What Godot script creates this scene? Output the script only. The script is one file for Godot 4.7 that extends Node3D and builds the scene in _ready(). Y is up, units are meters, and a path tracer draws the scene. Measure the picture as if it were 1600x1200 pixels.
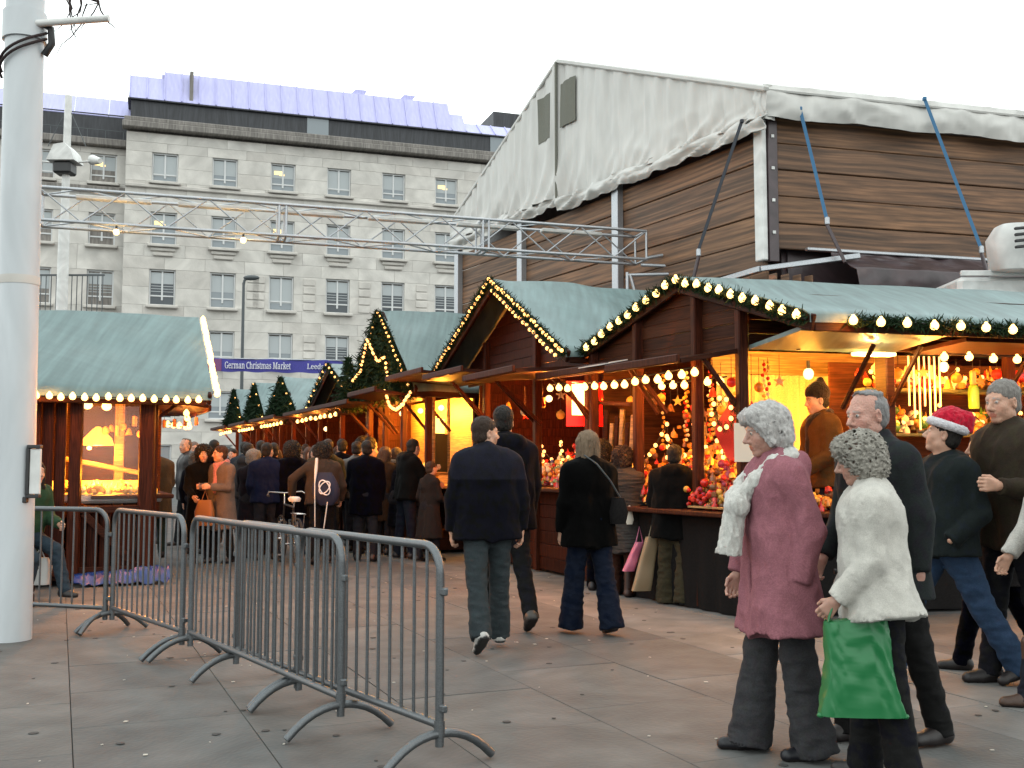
extends Node3D

# ---------------------------------------------------------------- mesh builder
class MB:
	var v := PackedVector3Array()
	var n := PackedVector3Array()
	var c := PackedColorArray()
	var ix := PackedInt32Array()
	var col := Color(1, 1, 1)

	func q(a: Vector3, b: Vector3, cc: Vector3, d: Vector3, out: Vector3) -> void:
		var nn := (b - a).cross(cc - a)
		if nn.length_squared() < 1e-14:
			nn = (cc - a).cross(d - a)
		nn = nn.normalized()
		var i := v.size()
		v.append_array([a, b, cc, d])
		var flip := nn.dot(out) < 0.0
		if flip:
			nn = -nn
		n.append_array([nn, nn, nn, nn])
		c.append_array([col, col, col, col])
		if flip:
			ix.append_array([i, i + 1, i + 2, i, i + 2, i + 3])
		else:
			ix.append_array([i, i + 2, i + 1, i, i + 3, i + 2])

	func t(a: Vector3, b: Vector3, cc: Vector3, out: Vector3) -> void:
		var nn := (b - a).cross(cc - a).normalized()
		var i := v.size()
		v.append_array([a, b, cc])
		var flip := nn.dot(out) < 0.0
		if flip:
			nn = -nn
		n.append_array([nn, nn, nn])
		c.append_array([col, col, col])
		ix.append_array([i, i + 1, i + 2] if flip else [i, i + 2, i + 1])

	func box(at: Vector3, size: Vector3, bs := Basis.IDENTITY, bev := 0.0) -> void:
		var h := size * 0.5
		bev = minf(bev, minf(h.x, minf(h.y, h.z)) * 0.45)
		var p := func(k: int, s: Vector3) -> Vector3:
			var r := s * (h - Vector3.ONE * bev)
			r[k] = s[k] * h[k]
			return at + bs * r
		for k in 3:
			var l := (k + 1) % 3
			var m := (k + 2) % 3
			for sk in [-1.0, 1.0]:
				var s := Vector3.ZERO
				s[k] = sk
				var cs := []
				for w in [[-1, -1], [1, -1], [1, 1], [-1, 1]]:
					s[l] = w[0]
					s[m] = w[1]
					cs.append(p.call(k, s))
				var o := Vector3.ZERO
				o[k] = sk
				q(cs[0], cs[1], cs[2], cs[3], bs * o)
				if bev > 0.0:
					for sl in [-1.0, 1.0]:
						var s1 := Vector3.ZERO
						s1[k] = sk
						s1[l] = sl
						var o2 := bs * s1
						s1[m] = -1
						var s2 := s1
						s2[m] = 1
						q(p.call(k, s1), p.call(k, s2), p.call(l, s2), p.call(l, s1), o2)
		if bev > 0.0:
			for sx in [-1.0, 1.0]:
				for sy in [-1.0, 1.0]:
					for sz in [-1.0, 1.0]:
						var s := Vector3(sx, sy, sz)
						t(p.call(0, s), p.call(1, s), p.call(2, s), bs * s)

	# a bar from a to b, w wide (sideways) and h high (along up)
	func beam(a: Vector3, b: Vector3, w: float, h: float, bev := 0.0, up := Vector3.UP) -> void:
		var z := (b - a).normalized()
		if absf(z.dot(up)) > 0.98:
			up = Vector3(0.93, 0, 0.37)
		var x := up.cross(z).normalized()
		var y := z.cross(x)
		box((a + b) * 0.5, Vector3(w, h, (b - a).length()), Basis(x, y, z), bev)

	func tube(p: Array, r: Variant, sides := 8, caps := true, sq := 1.0) -> void:
		var m := p.size()
		var up := Vector3.UP
		var base := v.size()
		var prev := Vector3.ZERO
		for i in m:
			var d: Vector3 = (p[mini(i + 1, m - 1)] - p[maxi(i - 1, 0)]).normalized()
			if i == 0:
				if absf(d.dot(up)) > 0.9:
					up = Vector3.RIGHT
				prev = up.cross(d).normalized()
			else:
				prev = (prev - d * prev.dot(d)).normalized()
			var y := d.cross(prev)
			var rr: float = r[i] if r is Array else r
			for k in sides:
				var a := TAU * k / sides
				var o := prev * cos(a) + y * sin(a) * sq
				v.append(p[i] + o * rr)
				n.append((prev * cos(a) + y * sin(a) / sq).normalized())
				c.append(col)
		for i in m - 1:
			for k in sides:
				var a := base + i * sides + k
				var b := base + i * sides + (k + 1) % sides
				ix.append_array([a, a + sides, b, b, a + sides, b + sides])
		if caps:
			for e in [0, m - 1]:
				var d: Vector3 = (p[1] - p[0]).normalized() * -1.0 if e == 0 else (p[m - 1] - p[m - 2]).normalized()
				for k in range(1, sides - 1):
					t(v[base + e * sides], v[base + e * sides + k], v[base + e * sides + k + 1], d)

	# rings: Array of PackedVector3Array of the same count, closed round; smooth
	func loft(rings: Array, caps := true, closed := true) -> void:
		var m := rings.size()
		var k: int = rings[0].size()
		var base := v.size()
		for i in m:
			for j in k:
				var jn := (j + 1) % k if closed else mini(j + 1, k - 1)
				var jp := (j + k - 1) % k if closed else maxi(j - 1, 0)
				var du: Vector3 = rings[i][jn] - rings[i][jp]
				var dv: Vector3 = rings[mini(i + 1, m - 1)][j] - rings[maxi(i - 1, 0)][j]
				v.append(rings[i][j])
				n.append(du.cross(dv).normalized())
				c.append(col)
		for i in m - 1:
			for j in (k if closed else k - 1):
				var a := base + i * k + j
				var b := base + i * k + (j + 1) % k
				ix.append_array([a, a + k, b, b, a + k, b + k])
		if caps and closed:
			for e in [0, m - 1]:
				var mid := Vector3.ZERO
				for j in k:
					mid += rings[e][j]
				mid /= k
				var o: Vector3 = mid - rings[1 if e == 0 else m - 2][0]
				for j in k:
					t(mid, rings[e][j], rings[e][(j + 1) % k], o)

	func lathe(prof: Array, sides := 12, xf := Transform3D.IDENTITY) -> void:
		var rings := []
		for pr in prof:
			var ring := PackedVector3Array()
			for k in sides:
				var a := -TAU * k / sides
				ring.append(xf * Vector3(cos(a) * pr.x, pr.y, sin(a) * pr.x))
			rings.append(ring)
		loft(rings, true)

	func ball(at: Vector3, r: Vector3, sides := 10, rows := 6) -> void:
		var prof := []
		for i in rows + 1:
			var a := -PI / 2 + PI * i / rows
			prof.append(Vector2(maxf(cos(a), 0.02), sin(a)))
		lathe(prof, sides, Transform3D(Basis.from_scale(r), at))

	# smooth sheet of (nu+1)(nv+1) points, f(u,v) -> Vector3; th > 0 gives it a back and edges
	func sheet(nu: int, nv: int, f: Callable, th := 0.0) -> void:
		var base := v.size()
		var g := []
		for i in nu + 1:
			var row := PackedVector3Array()
			for j in nv + 1:
				row.append(f.call(float(i) / nu, float(j) / nv))
			g.append(row)
		for side in ([0, 1] if th > 0.0 else [0]):
			for i in nu + 1:
				for j in nv + 1:
					var du: Vector3 = g[mini(i + 1, nu)][j] - g[maxi(i - 1, 0)][j]
					var dv: Vector3 = g[i][mini(j + 1, nv)] - g[i][maxi(j - 1, 0)]
					var nn := du.cross(dv).normalized()
					v.append(g[i][j] - nn * th * side)
					n.append(nn if side == 0 else -nn)
					c.append(col)
			var o: int = base + side * (nu + 1) * (nv + 1)
			for i in nu:
				for j in nv:
					var a: int = o + i * (nv + 1) + j
					var b := a + nv + 1
					if side == 0:
						ix.append_array([a, b + 1, b, a, a + 1, b + 1])
					else:
						ix.append_array([a, b, b + 1, a, b + 1, a + 1])
		if th > 0.0:
			var w := (nu + 1) * (nv + 1)
			var rim := []
			for i in nu: rim.append([i * (nv + 1), (i + 1) * (nv + 1)])
			for i in nu: rim.append([i * (nv + 1) + nv, (i + 1) * (nv + 1) + nv])
			for j in nv: rim.append([j, j + 1])
			for j in nv: rim.append([nu * (nv + 1) + j, nu * (nv + 1) + j + 1])
			var mid: Vector3 = g[nu / 2][nv / 2]
			for e in rim:
				var a: Vector3 = v[base + e[0]]
				var b: Vector3 = v[base + e[1]]
				q(a, b, v[base + w + e[1]], v[base + w + e[0]], (a + b) * 0.5 - mid)

	# polygon in the plane of ex, ey, thickened along ez from z0 to z1
	func prism(poly: Array, o: Vector3, ex: Vector3, ey: Vector3, ez: Vector3, z0: float, z1: float) -> void:
		var pv := PackedVector2Array(poly)
		var tri := Geometry2D.triangulate_polygon(pv)
		for z in [z0, z1]:
			var sgn := ez * (1.0 if z == maxf(z0, z1) else -1.0)
			for i in range(0, tri.size(), 3):
				var w := []
				for k in 3:
					w.append(o + ex * pv[tri[i + k]].x + ey * pv[tri[i + k]].y + ez * z)
				t(w[0], w[1], w[2], sgn)
		var cen := Vector2.ZERO
		for w in pv: cen += w
		cen /= pv.size()
		var clockwise := Geometry2D.is_polygon_clockwise(pv)
		for i in pv.size():
			var a := pv[i]
			var b := pv[(i + 1) % pv.size()]
			var nrm := Vector2(b.y - a.y, a.x - b.x) * (-1.0 if clockwise else 1.0)
			var A := o + ex * a.x + ey * a.y
			var B := o + ex * b.x + ey * b.y
			q(A + ez * z0, B + ez * z0, B + ez * z1, A + ez * z1, ex * nrm.x + ey * nrm.y)

	func mesh() -> ArrayMesh:
		var a := []
		a.resize(Mesh.ARRAY_MAX)
		a[Mesh.ARRAY_VERTEX] = v
		a[Mesh.ARRAY_NORMAL] = n
		a[Mesh.ARRAY_COLOR] = c
		a[Mesh.ARRAY_INDEX] = ix
		var m := ArrayMesh.new()
		if v.size():
			m.add_surface_from_arrays(Mesh.PRIMITIVE_TRIANGLES, a)
		return m

# ---------------------------------------------------------------- distance field for bodies, clothes and hair
class Field:
	var o: Vector3
	var h: float
	var nx: int
	var ny: int
	var nz: int
	var d := PackedFloat32Array()

	func _init(lo: Vector3, hi: Vector3, cell: float) -> void:
		h = cell
		o = lo - Vector3.ONE * cell * 2.0
		var s := (hi - lo) / cell
		nx = int(s.x) + 6
		ny = int(s.y) + 6
		nz = int(s.z) + 6
		d.resize(nx * ny * nz)
		d.fill(9.0)

	# tapered capsule a-b joined with a smooth minimum; flat: 1 cuts square at b, 2 at both ends; sub carves
	func cap(a: Vector3, b: Vector3, ra: float, rb: float, k := 0.03, flat := 0, sub := false) -> void:
		var m := maxf(ra, rb) + k + h * 2.5
		var lo := (Vector3(minf(a.x, b.x), minf(a.y, b.y), minf(a.z, b.z)) - Vector3.ONE * m - o) / h
		var hi := (Vector3(maxf(a.x, b.x), maxf(a.y, b.y), maxf(a.z, b.z)) + Vector3.ONE * m - o) / h
		var x0 := clampi(int(lo.x), 0, nx - 1)
		var x1 := clampi(int(hi.x) + 1, 0, nx)
		var ba := b - a
		var l2 := maxf(ba.length_squared(), 1e-9)
		var dir := ba / sqrt(l2)
		var dr := rb - ra
		var ik := 0.25 / k
		var deep := -k - h * 3.0 - 0.012
		for z in range(clampi(int(lo.z), 0, nz - 1), clampi(int(hi.z) + 1, 0, nz)):
			for y in range(clampi(int(lo.y), 0, ny - 1), clampi(int(hi.y) + 1, 0, ny)):
				var i := (z * ny + y) * nx
				for x in range(x0, x1):
					if d[i + x] < deep and not sub:
						continue
					var p := o + Vector3(x, y, z) * h - a
					var t := clampf(p.dot(ba) / l2, 0.0, 1.0)
					var e := (p - ba * t).length() - ra - dr * t
					if flat:
						e = maxf(e, (p - ba).dot(dir))
						if flat == 2:
							e = maxf(e, -p.dot(dir))
					var w := d[i + x]
					if e > k + h * 3.0 and not sub:
						continue
					if sub:
						e = -e
						var hh := maxf(k - absf(w - e), 0.0)
						d[i + x] = maxf(w, e) + hh * hh * ik
					else:
						var hh := maxf(k - absf(w - e), 0.0)
						d[i + x] = minf(w, e) - hh * hh * ik

	func ell(at: Vector3, r: Vector3, bs := Basis.IDENTITY, k := 0.02, sub := false) -> void:
		var m := maxf(r.x, maxf(r.y, r.z)) + k + h * 2.5
		var lo := (at - Vector3.ONE * m - o) / h
		var hi := (at + Vector3.ONE * m - o) / h
		var inv := bs.transposed()
		var ir := Vector3.ONE / r
		var ir2 := ir * ir
		var ik := 0.25 / k
		for z in range(clampi(int(lo.z), 0, nz - 1), clampi(int(hi.z) + 1, 0, nz)):
			for y in range(clampi(int(lo.y), 0, ny - 1), clampi(int(hi.y) + 1, 0, ny)):
				var i := (z * ny + y) * nx
				for x in range(clampi(int(lo.x), 0, nx - 1), clampi(int(hi.x) + 1, 0, nx)):
					var p := inv * (o + Vector3(x, y, z) * h - at)
					var k0 := (p * ir).length()
					var e := k0 * (k0 - 1.0) / maxf((p * ir2).length(), 1e-5)
					var w := d[i + x]
					if sub:
						e = -e
						var hh := maxf(k - absf(w - e), 0.0)
						d[i + x] = maxf(w, e) + hh * hh * ik
					else:
						var hh := maxf(k - absf(w - e), 0.0)
						d[i + x] = minf(w, e) - hh * hh * ik

	func cut(at: Vector3, nrm: Vector3, k := 0.0) -> void:
		for z in nz:
			for y in ny:
				var i := (z * ny + y) * nx
				for x in nx:
					var e := (o + Vector3(x, y, z) * h - at).dot(nrm)
					var w := d[i + x]
					if k > 0.0:
						var hh := maxf(k - absf(w - e), 0.0)
						d[i + x] = maxf(w, e) + hh * hh * 0.25 / k
					elif e > w:
						d[i + x] = e

	func ruffle(nz_: FastNoiseLite, amp: float, sc: Vector3) -> void:
		var lim := amp + h * 3.0
		for z in nz:
			for y in ny:
				var i := (z * ny + y) * nx
				for x in nx:
					var w := d[i + x]
					if w < lim and w > -lim:
						d[i + x] = w - amp * nz_.get_noise_3dv((o + Vector3(x, y, z) * h) * sc)

	# surface nets into mb; s scales, tint(p) -> Color
	func into(mb: MB, s: float, tint: Callable) -> void:
		var vid := PackedInt32Array()
		vid.resize(nx * ny * nz)
		vid.fill(-1)
		var cells := PackedInt32Array()
		var sy := nx
		var sz := nx * ny
		var far := h * 3.0
		for z in nz - 1:
			for y in ny - 1:
				for x in nx - 1:
					var i := z * sz + y * sy + x
					var a := d[i]
					if a > far or a < -far:
						continue
					var b := d[i + 1]
					var e := d[i + sy]
					var f := d[i + sy + 1]
					var g := d[i + sz]
					var j := d[i + sz + 1]
					var k := d[i + sz + sy]
					var l := d[i + sz + sy + 1]
					var m := int(a < 0) + int(b < 0) + int(e < 0) + int(f < 0) + int(g < 0) + int(j < 0) + int(k < 0) + int(l < 0)
					if m == 0 or m == 8:
						continue
					var p := Vector3.ZERO
					var q := 0
					if (a < 0) != (b < 0): p += Vector3(a / (a - b), 0, 0); q += 1
					if (e < 0) != (f < 0): p += Vector3(e / (e - f), 1, 0); q += 1
					if (g < 0) != (j < 0): p += Vector3(g / (g - j), 0, 1); q += 1
					if (k < 0) != (l < 0): p += Vector3(k / (k - l), 1, 1); q += 1
					if (a < 0) != (e < 0): p += Vector3(0, a / (a - e), 0); q += 1
					if (b < 0) != (f < 0): p += Vector3(1, b / (b - f), 0); q += 1
					if (g < 0) != (k < 0): p += Vector3(0, g / (g - k), 1); q += 1
					if (j < 0) != (l < 0): p += Vector3(1, j / (j - l), 1); q += 1
					if (a < 0) != (g < 0): p += Vector3(0, 0, a / (a - g)); q += 1
					if (b < 0) != (j < 0): p += Vector3(1, 0, b / (b - j)); q += 1
					if (e < 0) != (k < 0): p += Vector3(0, 1, e / (e - k)); q += 1
					if (f < 0) != (l < 0): p += Vector3(1, 1, f / (f - l)); q += 1
					var w := o + (Vector3(x, y, z) + p / q) * h
					vid[i] = mb.v.size()
					cells.append(i)
					mb.v.append(w * s)
					mb.n.append(Vector3(b + f + j + l - a - e - g - k, e + f + k + l - a - b - g - j, g + j + k + l - a - b - e - f).normalized())
					mb.c.append(tint.call(w))
		for i in cells:
			var a := d[i] < 0
			for ax in 3:
				var st := 1 if ax == 0 else sy if ax == 1 else sz
				if a == (d[i + st] < 0):
					continue
				var u := sy if ax == 0 else sz if ax == 1 else 1
				var w := sz if ax == 0 else 1 if ax == 1 else sy
				if i - u - w < 0:
					continue
				var p := vid[i]
				var q := vid[i - u]
				var r := vid[i - u - w]
				var t := vid[i - w]
				if q < 0 or r < 0 or t < 0:
					continue
				if a:
					mb.ix.append_array([p, r, q, p, t, r])
				else:
					mb.ix.append_array([p, q, r, p, r, t])

# ---------------------------------------------------------------- naming
const LAMP := 1.9
var M := {}
var names := {}
var rng := RandomNumberGenerator.new()
var nz := FastNoiseLite.new()
var nzr := FastNoiseLite.new()
var pz := FastNoiseLite.new()
var pzr := FastNoiseLite.new()

func rnd(a: float, b: float) -> float:
	return rng.randf_range(a, b)

func numbered(called: String) -> String:
	var k: int = names.get(called, 0)
	names[called] = k + 1
	return called if k == 0 else "%s_%03d" % [called, k]

func tag(o: Node3D, label: String, category := "", group := "") -> Node3D:
	o.set_meta("label", label)
	if category: o.set_meta("category", category)
	if group: o.set_meta("group", group)
	return o

func thing(called: String, label: String, category: String, at := Vector3.ZERO, turn := 0.0, group := "") -> Node3D:
	var o := Node3D.new()
	o.name = numbered(called)
	add_child(o)
	o.position = at
	o.rotation.y = turn
	return tag(o, label, category, group)

func put(called: String, m: Mesh, mt: Material, parent: Node3D, at := Vector3.ZERO) -> MeshInstance3D:
	var o := MeshInstance3D.new()
	o.mesh = m
	o.material_override = mt
	o.position = at
	if parent == self:
		o.name = numbered(called)
		add_child(o)
	else:
		o.name = called
		parent.add_child(o, true)
	return o

func obj(called: String, mb: MB, mt: Material, parent: Node3D = self) -> MeshInstance3D:
	return put(called, mb.mesh(), mt, parent)

func struct(called: String, mb: MB, mt: Material) -> MeshInstance3D:
	var o := obj(called, mb, mt)
	o.set_meta("kind", "structure")
	return o

func copy_of(t: Node3D, at: Vector3, turn: float, label: String, group := "") -> Node3D:
	var r: Node3D = t.duplicate()
	r.name = numbered(String(t.name).rstrip("0123456789").rstrip("_"))
	add_child(r)
	r.position = at
	r.rotation.y = turn
	r.set_meta("label", label)
	if group: r.set_meta("group", group)
	return r

# ---------------------------------------------------------------- materials
func lin(r: float, g: float, b: float) -> Color:
	return Color(r, g, b).linear_to_srgb()

func noise_image(w: int, h: int, freq: float, stretch: Vector2, oct: int, lo: float, hi: float, sd: int, ridged := false) -> ImageTexture:
	var fn := FastNoiseLite.new()
	fn.seed = sd
	fn.noise_type = FastNoiseLite.TYPE_SIMPLEX
	fn.fractal_type = FastNoiseLite.FRACTAL_RIDGED if ridged else FastNoiseLite.FRACTAL_FBM
	fn.fractal_octaves = oct
	fn.frequency = 1.0
	var im := Image.create(w, h, false, Image.FORMAT_L8)
	for y in h:
		for x in w:
			# wrap round two circles so that the picture tiles
			var a := TAU * x / w
			var b := TAU * y / h
			var u := freq * stretch.x / TAU
			var v := freq * stretch.y / TAU
			var k := fn.get_noise_3d(cos(a) * u + 7.3, sin(a) * u + cos(b) * v, sin(b) * v)
			var g := lo + (hi - lo) * clampf(k * 0.75 + 0.5, 0.0, 1.0)
			im.set_pixel(x, y, Color(g, g, g))
	return ImageTexture.create_from_image(im)

func mat(called: String, col: Color, rough: float, tex: Texture2D = null, sc := 1.0, bump: Texture2D = null, bh := 0.0, metal := 0.0, world := false) -> StandardMaterial3D:
	var m := StandardMaterial3D.new()
	m.resource_name = called
	m.albedo_color = col
	m.roughness = rough
	m.metallic = metal
	m.uv1_triplanar = true
	m.uv1_world_triplanar = world
	m.uv1_scale = Vector3.ONE * sc
	m.vertex_color_use_as_albedo = true
	if called.begins_with("plank") or called in ["post", "beam", "dark_cloth", "twig", "pine"]: m.metallic_specular = 0.22
	if tex: m.albedo_texture = tex
	if bump:
		m.heightmap_enabled = true
		m.heightmap_texture = bump
		m.heightmap_scale = bh
	M[called] = m
	return m

func variants(called: String, cols: Array, rough: float, tex: Texture2D, sc: float, bump: Texture2D, bh: float) -> void:
	for i in cols.size():
		var m := mat("%s%d" % [called, i], cols[i], rough, tex, sc, bump, bh)
		m.uv1_offset = Vector3(i * 0.37, i * 0.61, i * 0.23)

func glow(called: String, col: Color, energy: float) -> void:
	var m := StandardMaterial3D.new()
	m.resource_name = called
	m.albedo_color = col
	m.emission_enabled = true
	m.emission = col
	m.emission_energy_multiplier = energy
	m.roughness = 0.4
	M[called] = m

func materials() -> void:
	var fine := noise_image(256, 256, 40, Vector2(1, 1), 3, 0.78, 1.0, 1)
	var blotch := noise_image(256, 256, 5, Vector2(1, 1), 5, 0.62, 1.0, 2)
	var wood := noise_image(512, 256, 6, Vector2(0.5, 9), 4, 0.5, 1.0, 3)
	var woodv := noise_image(256, 512, 6, Vector2(9, 0.5), 4, 0.45, 1.0, 4)
	var soft := noise_image(256, 256, 5, Vector2(1, 1), 5, 0.84, 1.0, 12)
	var faint := noise_image(256, 256, 6, Vector2(3, 0.7), 4, 0.9, 1.0, 13)
	var grain := noise_image(256, 256, 70, Vector2(1, 1), 2, 0.0, 1.0, 5)
	var streak := noise_image(256, 256, 6, Vector2(5, 0.6), 4, 0.72, 1.0, 6)
	var crease := noise_image(256, 256, 5, Vector2(1, 1), 4, 0.0, 1.0, 7, true)
	var board := noise_image(512, 256, 5, Vector2(0.35, 7), 5, 0.45, 1.0, 8)
	# paving
	variants("slab", [lin(.122, .124, .12), lin(.113, .115, .113), lin(.128, .128, .123), lin(.108, .11, .108)], 0.85, soft, 0.45, grain, 0.25)
	variants("pale_slab", [lin(.19, .19, .182), lin(.175, .176, .17), lin(.2, .198, .19)], 0.85, soft, 0.5, grain, 0.2)
	mat("ground", lin(.1, .1, .098), 0.9, soft, 0.25, grain, 0.3)
	# stone, roofs
	variants("stone", [lin(.66, .635, .59), lin(.645, .62, .575), lin(.675, .65, .605), lin(.63, .6, .555)], 0.85, soft, 0.12, grain, 0.4)
	mat("stone_dark", lin(.26, .24, .22), 0.85, streak, 0.2)
	mat("attic", lin(.045, .048, .056), 0.6, streak, 0.2)
	mat("blue_metal", lin(.47, .47, .75), 0.45, faint, 0.3, null, 0.0, 0.1)
	mat("frame_white", lin(.55, .56, .56), 0.5)
	mat("blind", lin(.38, .41, .42), 0.8)
	mat("pane_dark", lin(.035, .045, .055), 0.08)
	mat("pane_pale", lin(.2, .23, .25), 0.12)
	# wood
	variants("plank", [lin(.062, .018, .007), lin(.05, .0145, .006), lin(.074, .022, .008)], 0.6, wood, 0.9, wood, 0.25)
	variants("plankv", [lin(.056, .0125, .006), lin(.047, .011, .005), lin(.064, .0145, .0065)], 0.6, woodv, 0.9, woodv, 0.25)
	mat("post", lin(.075, .018, .008), 0.55, woodv, 1.1, woodv, 0.2)
	mat("beam", lin(.048, .014, .007), 0.55, wood, 1.1, wood, 0.2)
	mat("yellow_wood", lin(.42, .26, .1), 0.5, wood, 0.8)
	mat("dark_cloth", lin(.012, .011, .011), 0.95, fine, 1.0)
	variants("board", [lin(.25, .125, .062), lin(.225, .116, .06), lin(.27, .135, .064)], 0.65, board, 0.42, board, 0.3)
	# canvas
	mat("roof_canvas", lin(.13, .205, .205), 0.42, streak, 0.3, crease, 0.12)
	mat("tent_canvas", lin(.52, .51, .485), 0.5, faint, 0.2, crease, 0.15)
	mat("tent_vent", lin(.17, .17, .14), 0.9, fine, 2.0)
	mat("tarp", lin(.075, .05, .055), 0.35, blotch, 0.5, crease, 0.4)
	mat("blue_tarp", lin(.008, .05, .24), 0.4, blotch, 1.0, crease, 0.4)
	mat("strap_blue", lin(.035, .13, .25), 0.7)
	mat("strap_dark", lin(.02, .025, .035), 0.7)
	# metal, paint
	mat("steel", lin(.15, .16, .168), 0.42, fine, 3.0, grain, 0.05, 0.75)
	mat("alloy", lin(.5, .52, .55), 0.4, fine, 2.0, null, 0.0, 0.7)
	mat("white_paint", lin(.5, .53, .55), 0.42, faint, 0.25)
	mat("white_plain", lin(.68, .68, .66), 0.5, soft, 0.6)
	mat("black_paint", lin(.015, .015, .016), 0.45)
	mat("grey_pole", lin(.06, .07, .075), 0.5)
	mat("chrome", lin(.6, .6, .6), 0.2, null, 1.0, null, 0.0, 0.9)
	mat("rubber", lin(.012, .012, .012), 0.8)
	mat("banner", lin(.05, .045, .33), 0.6, fine, 1.0)
	mat("banner_red", lin(.22, .06, .2), 0.6, fine, 1.0)
	mat("letter", lin(.7, .7, .75), 0.6)
	mat("navy", lin(.01, .014, .045), 0.8, fine, 4.0)
	mat("pine", lin(.009, .021, .008), 0.8)
	mat("pine_dry", lin(.07, .085, .03), 0.8)
	mat("twig", lin(.04, .03, .03), 0.9)
	var wear := noise_image(256, 256, 9, Vector2(1, 1), 6, 0.8, 1.0, 21)
	for k in M.keys():
		if String(k).contains("slab") or k == "ground":
			var m: StandardMaterial3D = M[k]
			m.detail_enabled = true
			m.detail_albedo = wear
			m.detail_blend_mode = BaseMaterial3D.BLEND_MODE_MUL
			m.detail_uv_layer = BaseMaterial3D.DETAIL_UV_2
			m.uv2_triplanar = true
			m.uv2_world_triplanar = true
			m.uv2_scale = Vector3.ONE * 0.16
	mat("gum", lin(.035, .035, .034), 0.9)
	mat("litter", lin(.4, .38, .33), 0.8)
	mat("plain", Color.WHITE, 0.5)
	mat("shiny", Color.WHITE, 0.22)
	mat("curtain", lin(.6, .5, .3), 0.8, fine, 2.0)
	mat("red_cloth", lin(.5, .02, .012), 0.8, fine, 2.0)
	mat("paper", lin(.55, .5, .42), 0.8)
	mat("chalk", lin(.02, .025, .015), 0.8)
	# people
	for k in [["cloth", 0.92, 3.0, 0.03], ["fleece", 0.98, 7.0, 0.22], ["leather", 0.5, 3.0, 0.05], ["denim", 0.9, 5.0, 0.05]]:
		var m := mat(k[0], Color.WHITE, k[1], fine, k[2], grain, k[3])
		m.rim_enabled = k[0] != "leather"
		m.rim = 0.3 if k[0] == "fleece" else 0.02
		m.metallic_specular = 0.5 if k[0] == "leather" else 0.2
		m.rim_tint = 0.6
	var hairm := mat("hair", Color.WHITE, 0.62, fine, 9.0, grain, 0.3)
	hairm.metallic_specular = 0.35
	var sk := mat("skin", Color.WHITE, 0.55)
	sk.subsurf_scatter_enabled = true
	sk.subsurf_scatter_strength = 0.12
	glow("bulb", Color(1.0, 0.8, 0.47), 4.4)
	glow("bulb_small", Color(1.0, 0.72, 0.4), 3.6)
	glow("lamp_white", Color(1.0, 0.86, 0.6), 3.0)
	glow("sign_lit", Color(1.0, 0.9, 0.55), 1.6)
	glow("red_shade", Color(1.0, 0.06, 0.02), 0.9)
	glow("warm_shade", Color(1.0, 0.7, 0.25), 2.2)
	glow("office_light", Color(1.0, 0.86, 0.55), 1.3)
	glow("flame", Color(1.0, 0.55, 0.1), 2.0)
	var gl := StandardMaterial3D.new()
	gl.resource_name = "glass"
	gl.albedo_color = Color(0.95, 0.97, 0.97, 0.03)
	gl.transparency = BaseMaterial3D.TRANSPARENCY_ALPHA
	gl.roughness = 0.05
	gl.metallic_specular = 0.3
	M["glass"] = gl

func lamp(parent: Node3D, at: Vector3, col: Color, energy: float, size := 0.05) -> void:
	var l := OmniLight3D.new()
	l.name = "light"
	l.light_color = col
	l.light_energy = energy * LAMP
	l.light_size = size
	l.omni_range = 14.0
	l.omni_attenuation = 2.0
	l.shadow_enabled = true
	parent.add_child(l, true)
	l.position = at

# ---------------------------------------------------------------- camera, sky, light
func camera_and_light() -> void:
	var cam := Camera3D.new()
	cam.name = "camera"
	cam.fov = 39.966
	cam.near = 0.1
	cam.far = 400.0
	add_child(cam)
	cam.position = Vector3(0, 1.42, 0)
	cam.rotation.x = deg_to_rad(4.332)
	cam.current = true
	var sky := ProceduralSkyMaterial.new()
	sky.sky_top_color = Color(0.93, 0.97, 0.97)
	sky.sky_horizon_color = Color(0.99, 1.0, 0.985)
	sky.sky_curve = 0.2
	sky.ground_bottom_color = Color(0.3, 0.3, 0.29)
	sky.ground_horizon_color = Color(0.45, 0.45, 0.44)
	sky.sun_angle_max = 0.5
	sky.energy_multiplier = 2.3
	var s := Sky.new()
	s.sky_material = sky
	var e := Environment.new()
	e.background_mode = Environment.BG_SKY
	e.sky = s
	e.ambient_light_source = Environment.AMBIENT_SOURCE_SKY
	e.tonemap_mode = Environment.TONE_MAPPER_LINEAR
	e.tonemap_exposure = 1.0
	e.sdfgi_enabled = true
	e.ssao_enabled = true
	e.ssil_enabled = true
	var w := WorldEnvironment.new()
	w.name = "environment"
	w.environment = e
	add_child(w)
	var sun := DirectionalLight3D.new()
	sun.name = "sun"
	sun.light_energy = 0.15
	sun.light_angular_distance = 20.0
	sun.light_color = Color(1, 0.97, 0.93)
	sun.shadow_enabled = true
	add_child(sun)
	sun.rotation = Vector3(deg_to_rad(-55), deg_to_rad(35), 0)

# the street: a runs along it away from the camera, b across it to the right
const O := Vector3(2.3, 0, -6.33)
const S := Vector3(-0.393, 0, -0.9195)
const R := Vector3(0.9195, 0, -0.393)
const TURN := 0.4039

func at(a: float, b: float, y := 0.0) -> Vector3:
	return O + S * a + R * b + Vector3(0, y, 0)

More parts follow.
